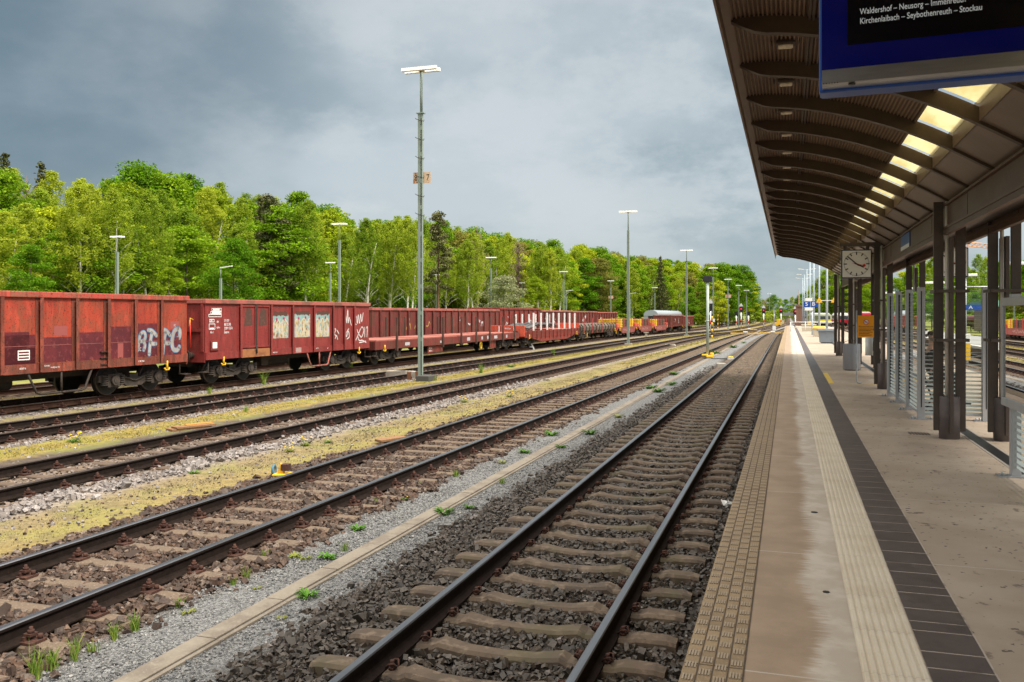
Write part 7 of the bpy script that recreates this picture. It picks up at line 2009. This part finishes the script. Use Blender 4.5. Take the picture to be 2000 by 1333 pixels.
RO = [rosette_mesh(1,.17,44,GRN2),rosette_mesh(2,.13,30,GRY),rosette_mesh(3,.15,38,GRN2)]
def weed(kind, u, v, s, label, zb=-.045, flowers=0):
    X, Y = gz(u,v,zb); z = zb+float(dip(Y))
    nm = 'grass_tuft' if kind[0] == 't' else 'dandelion'
    t = thing(nm, label, 'grass tuft' if kind[0] == 't' else 'weed', (X,Y,z-.005), RD.uniform(0,6), 'weeds between the tracks')
    s *= .62 if kind[0] == 'r' else .8; s *= 1.0 if v > 900 else 1.15; t.scale = (s,s,s)
    k = int(kind[1])
    obj('blades' if kind[0] == 't' else 'leaves', TF[k] if kind[0] == 't' else RO[k], t)
    r = random.Random(u)
    for q in range(flowers):
        a = r.uniform(0,2*PI); d = r.uniform(.03,.14); hh = r.uniform(.10,.22); m = MB(); m.tube([(0,0,0),(math.cos(a)*d*.6,math.sin(a)*d*.6,hh*.6),(math.cos(a)*d,math.sin(a)*d,hh)],.004,5); st_ = m.build('stem', STM, t)
        m = MB(); m.lathe([(0,hh-.002),(.024,hh+.004),(.020,hh+.014),(0,hh+.016)],(math.cos(a)*d,math.sin(a)*d,0),8); m.build('flower', FLW, st_)
W = [('t2',68,1325,1.3,'grass tuft at the bottom left corner of the gravel edge'),('t0',101,1308,1.2,'second grass tuft from the bottom left corner'),('t2',147,1290,1.0,'upright grass tuft third from the bottom left corner'),('t1',182,1275,1.1,'low grass tuft fourth from the bottom left corner'),('t0',224,1250,1.0,'grass tuft fifth from the bottom left corner'),('t0',262,1233,1.1,'spreading grass tuft sixth from the bottom left corner'),
 ('r1',367,1200,.95,'yellowish dandelion on the gravel edge right of the corner tufts'),('t1',352,1185,1.0,'thin grass tuft behind the yellowish gravel edge dandelion'),('t1',455,1142,.8,'small pale grass tuft left of the bright short tuft'),('t0',481,1132,.85,'short bright grass tuft beside the brown ballast'),('r1',502,1152,.7,'small flat weed in the gravel below the bright tuft'),('r0',600,1168,1.25,'large green rosette in front of the concrete trough'),('r1',551,1210,.7,'small yellowish weed left of the large green rosette'),
 ('t1',517,1090,1.0,'thin tuft on brown ballast left of the trough weeds'),('r1',574,1090,1.15,'tall yellow green weed beside the trough'),('r1',597,1094,1.0,'pointed yellow weed right of the tall yellow green weed'),('r2',640,1092,1.3,'leafy green weed touching the trough'),('t1',672,1076,1.1,'reddish based tuft beside the trough'),('r0',700,1036,1.15,'bright dandelion rosette on the dark gravel edge'),
 ('r0',867,1005,1.5,'big green cushion weed beside the trough'),('r2',916,994,1.1,'green cushion weed right of the big cushion'),('t1',982,946,1.3,'yellow green tuft right of the trough'),('t1',891,932,1.4,'pale tuft on the ballast left of the trough'),('t1',735,985,1.0,'dry tuft near the second track rail'),('r2',788,978,.8,'weed with an orange flower near the second track',1),
 ('r0',1077,852,1.6,'bright rosette left of the trough at mid distance'),('r2',1025,886,1.4,'flat green weed left of the trough'),('r2',1096,876,1.3,'green weed on the trough edge'),('r1',982,906,1.3,'yellowish weed left of the flat green weed'),('r0',1152,849,1.6,'green weed right of the trough at mid distance'),('r0',1287,767,2.2,'round green weed right of the trough far along'),('r2',1317,733,2.6,'dark green weed left of the trough far along'),('r2',1312,753,2.2,'flat weed on the trough far along'),('r0',1272,760,2.0,'small weed left of the trough far along'),('r1',1208,816,1.6,'flat yellowish weed right of the trough'),
 ('r0',1398,692,3.2,'green cushion right of the signal cables'),('r0',1432,680,3.4,'green cushion beside the trough behind the signal'),('r2',1452,671,2.6,'small cushion under the far yellow stub'),
 ('r1',566,884,1.2,'dandelion with yellow flowers on the moss strip',6),('r1',597,872,1.3,'second flowering dandelion on the moss strip',7),('r2',640,866,1.0,'third flowering dandelion on the moss strip',3),('r1',907,787,1.6,'flowering weed cluster on the moss strip at mid distance',6),('r1',995,776,1.5,'flowering weed farther along the moss strip',5),('r0',380,926,1.0,'small green rosette alone on the moss strip'),('r2',145,866,1.4,'flowering dandelion patch on the bright yellow strip',9),
 ('t2',515,752,2.4,'bright weed beside the rusty rail below the wagon door'),('t1',595,733,2.6,'dry shrubby weed beside the rusty rail below the step bar'),('t2',685,724,2.2,'thin tall weed near the end of the mural wagon'),('t1',410,768,2.0,'flat green tuft below the first wagon coupling'),('t2',940,730,2.2,'green weed on the bright strip right of the tallest mast'),('r2',998,718,2.4,'leafy weed on the bright strip before the trestle'),('t2',1080,696,2.6,'tall weed on the bright strip right of the trestle'),('t1',845,745,2.6,'grass tuft at the foot of the tallest mast'),('t1',480,806,1.8,'low tuft on the bright yellow strip below the wagons')]
for w in W: weed(w[0],w[1],w[2],w[3],w[4],flowers=w[5] if len(w) > 5 else 0)
# ---------------------------------------------------------------- light, sky and camera
SUN_AZ = math.atan2(.95, -.30)      # direction towards the sun measured from +Y to +X
SUN_EL = math.radians(52)
sd = Vector((math.cos(SUN_EL)*.95, math.cos(SUN_EL)*-.30, math.sin(SUN_EL)))
L_ = bpy.data.lights.new('sun', 'SUN'); L_.energy = 2.0; L_.angle = math.radians(12); L_.color = (1.0,.93,.80)
so = bpy.data.objects.new('sun', L_); COL.objects.link(so)
so.rotation_euler = sd.to_track_quat('Z','Y').to_euler()
w = bpy.data.worlds.new('World'); SC.world = w; w.use_nodes = True
nt = w.node_tree; bg = nt.nodes['Background']
sky = nt.nodes.new('ShaderNodeTexSky'); sky.sky_type = 'NISHITA'; sky.sun_disc = False
sky.sun_elevation = SUN_EL; sky.sun_rotation = SUN_AZ
tc = nt.nodes.new('ShaderNodeTexCoord'); dr = tc.outputs['Generated']
sx = nt.nodes.new('ShaderNodeSeparateXYZ'); nt.links.new(dr, sx.inputs[0])
zz = N(nt,'ShaderNodeMath',operation='MAXIMUM'); zz.inputs[1].default_value = 0.0; nt.links.new(sx.outputs['Z'],zz.inputs[0])
zd = N(nt,'ShaderNodeMath',operation='ADD'); zd.inputs[1].default_value = .48; nt.links.new(zz.outputs[0],zd.inputs[0])
dv = N(nt,'ShaderNodeVectorMath',operation='DIVIDE'); cb = nt.nodes.new('ShaderNodeCombineXYZ')
for k in ('X','Y','Z'): nt.links.new(zd.outputs[0], cb.inputs[k])
nt.links.new(dr,dv.inputs[0]); nt.links.new(cb.outputs[0],dv.inputs[1])
n1 = noise_fac(nt, dv.outputs[0], 1.9, .38, .60, 7, (1,1,1.5), rough=.52)
n2 = noise_fac(nt, dv.outputs[0], 4.0, .42, .61, 9, (1,1,1.3), rough=.62)
# darker rain cloud towards the upper left, pale bank in the middle
dark = N(nt,'ShaderNodeVectorMath',operation='DOT_PRODUCT'); dark.inputs[1].default_value = Vector((-.75,.62,.30)).normalized(); nt.links.new(dr,dark.inputs[0])
dm = N(nt,'ShaderNodeMapRange'); dm.interpolation_type='SMOOTHSTEP'; dm.inputs['From Min'].default_value=.915; dm.inputs['From Max'].default_value=1.0; nt.links.new(dark.outputs['Value'],dm.inputs['Value'])
hz = N(nt,'ShaderNodeMapRange'); hz.interpolation_type='SMOOTHSTEP'; hz.inputs['From Min'].default_value=.12; hz.inputs['From Max'].default_value=.0; nt.links.new(sx.outputs['Z'],hz.inputs['Value'])
base = mixc(nt, n1, (.40,.485,.53), (.61,.675,.71))
n2m = N(nt,'ShaderNodeMath',operation='MULTIPLY'); n2m.inputs[1].default_value=.62; nt.links.new(n2,n2m.inputs[0])
base = mixc(nt, n2m.outputs[0], base, (.72,.77,.79))
dmn = N(nt,'ShaderNodeMath',operation='MULTIPLY_ADD'); dmn.inputs[1].default_value=-.35; dmn.inputs[2].default_value=1.0; nt.links.new(n1,dmn.inputs[0])
dmm = N(nt,'ShaderNodeMath',operation='MULTIPLY'); nt.links.new(dm.outputs[0],dmm.inputs[0]); nt.links.new(dmn.outputs[0],dmm.inputs[1])
base = mixc(nt, dmm.outputs[0], base, (.17,.24,.285))
hzm = N(nt,'ShaderNodeMath',operation='MULTIPLY'); hzm.inputs[1].default_value=.45; nt.links.new(hz.outputs[0],hzm.inputs[0])
base = mixc(nt, hzm.outputs[0], base, (.24,.36,.42))
# brighter overcast around the veiled sun
glow = N(nt,'ShaderNodeVectorMath',operation='DOT_PRODUCT'); glow.inputs[1].default_value = sd; nt.links.new(dr,glow.inputs[0])
gm2 = N(nt,'ShaderNodeMapRange'); gm2.interpolation_type='SMOOTHSTEP'; gm2.inputs['From Min'].default_value=.1; gm2.inputs['From Max'].default_value=1.0; gm2.inputs['To Min'].default_value=1.0; gm2.inputs['To Max'].default_value=2.0
nt.links.new(glow.outputs['Value'],gm2.inputs['Value'])
# overcast sky: zenith brighter and more neutral than the horizon
zn = N(nt,'ShaderNodeMapRange'); zn.interpolation_type='SMOOTHSTEP'; zn.inputs['From Min'].default_value=.36; zn.inputs['From Max'].default_value=.85; nt.links.new(sx.outputs['Z'],zn.inputs['Value'])
base = mixc(nt, zn.outputs[0], base, (2.5,2.35,2.10))
sc = N(nt,'ShaderNodeVectorMath',operation='SCALE'); nt.links.new(base,sc.inputs[0]); nt.links.new(gm2.outputs[0],sc.inputs['Scale'])
EXPO = 1.1
sc2 = N(nt,'ShaderNodeVectorMath',operation='SCALE'); sc2.inputs['Scale'].default_value = 10.0*.9/(2**EXPO); nt.links.new(sc.outputs[0],sc2.inputs[0])
fin = mixc(nt, .93, sky.outputs['Color'], sc2.outputs[0])
nt.links.new(fin, bg.inputs['Color']); bg.inputs['Strength'].default_value = .10
cam = bpy.data.cameras.new('camera'); co = bpy.data.objects.new('camera', cam); COL.objects.link(co)
co.location = (0,0,CZ); co.rotation_euler = (PI/2,0,TH)
cam.sensor_width = 36; cam.lens = F/2000*36; cam.shift_y = -(666.5-VY)/2000; cam.clip_start = .05; cam.clip_end = 6000
cam.dof.use_dof = True; cam.dof.focus_distance = 9; cam.dof.aperture_fstop = 5.6
SC.camera = co
SC.view_settings.view_transform = 'Standard'; SC.view_settings.look = 'None'; SC.view_settings.exposure = EXPO; SC.view_settings.gamma = 1
SC.render.film_transparent = False
SC.cycles.max_bounces = 8; SC.cycles.transparent_max_bounces = 16; SC.cycles.diffuse_bounces = 4
SC.cycles.use_denoising = True
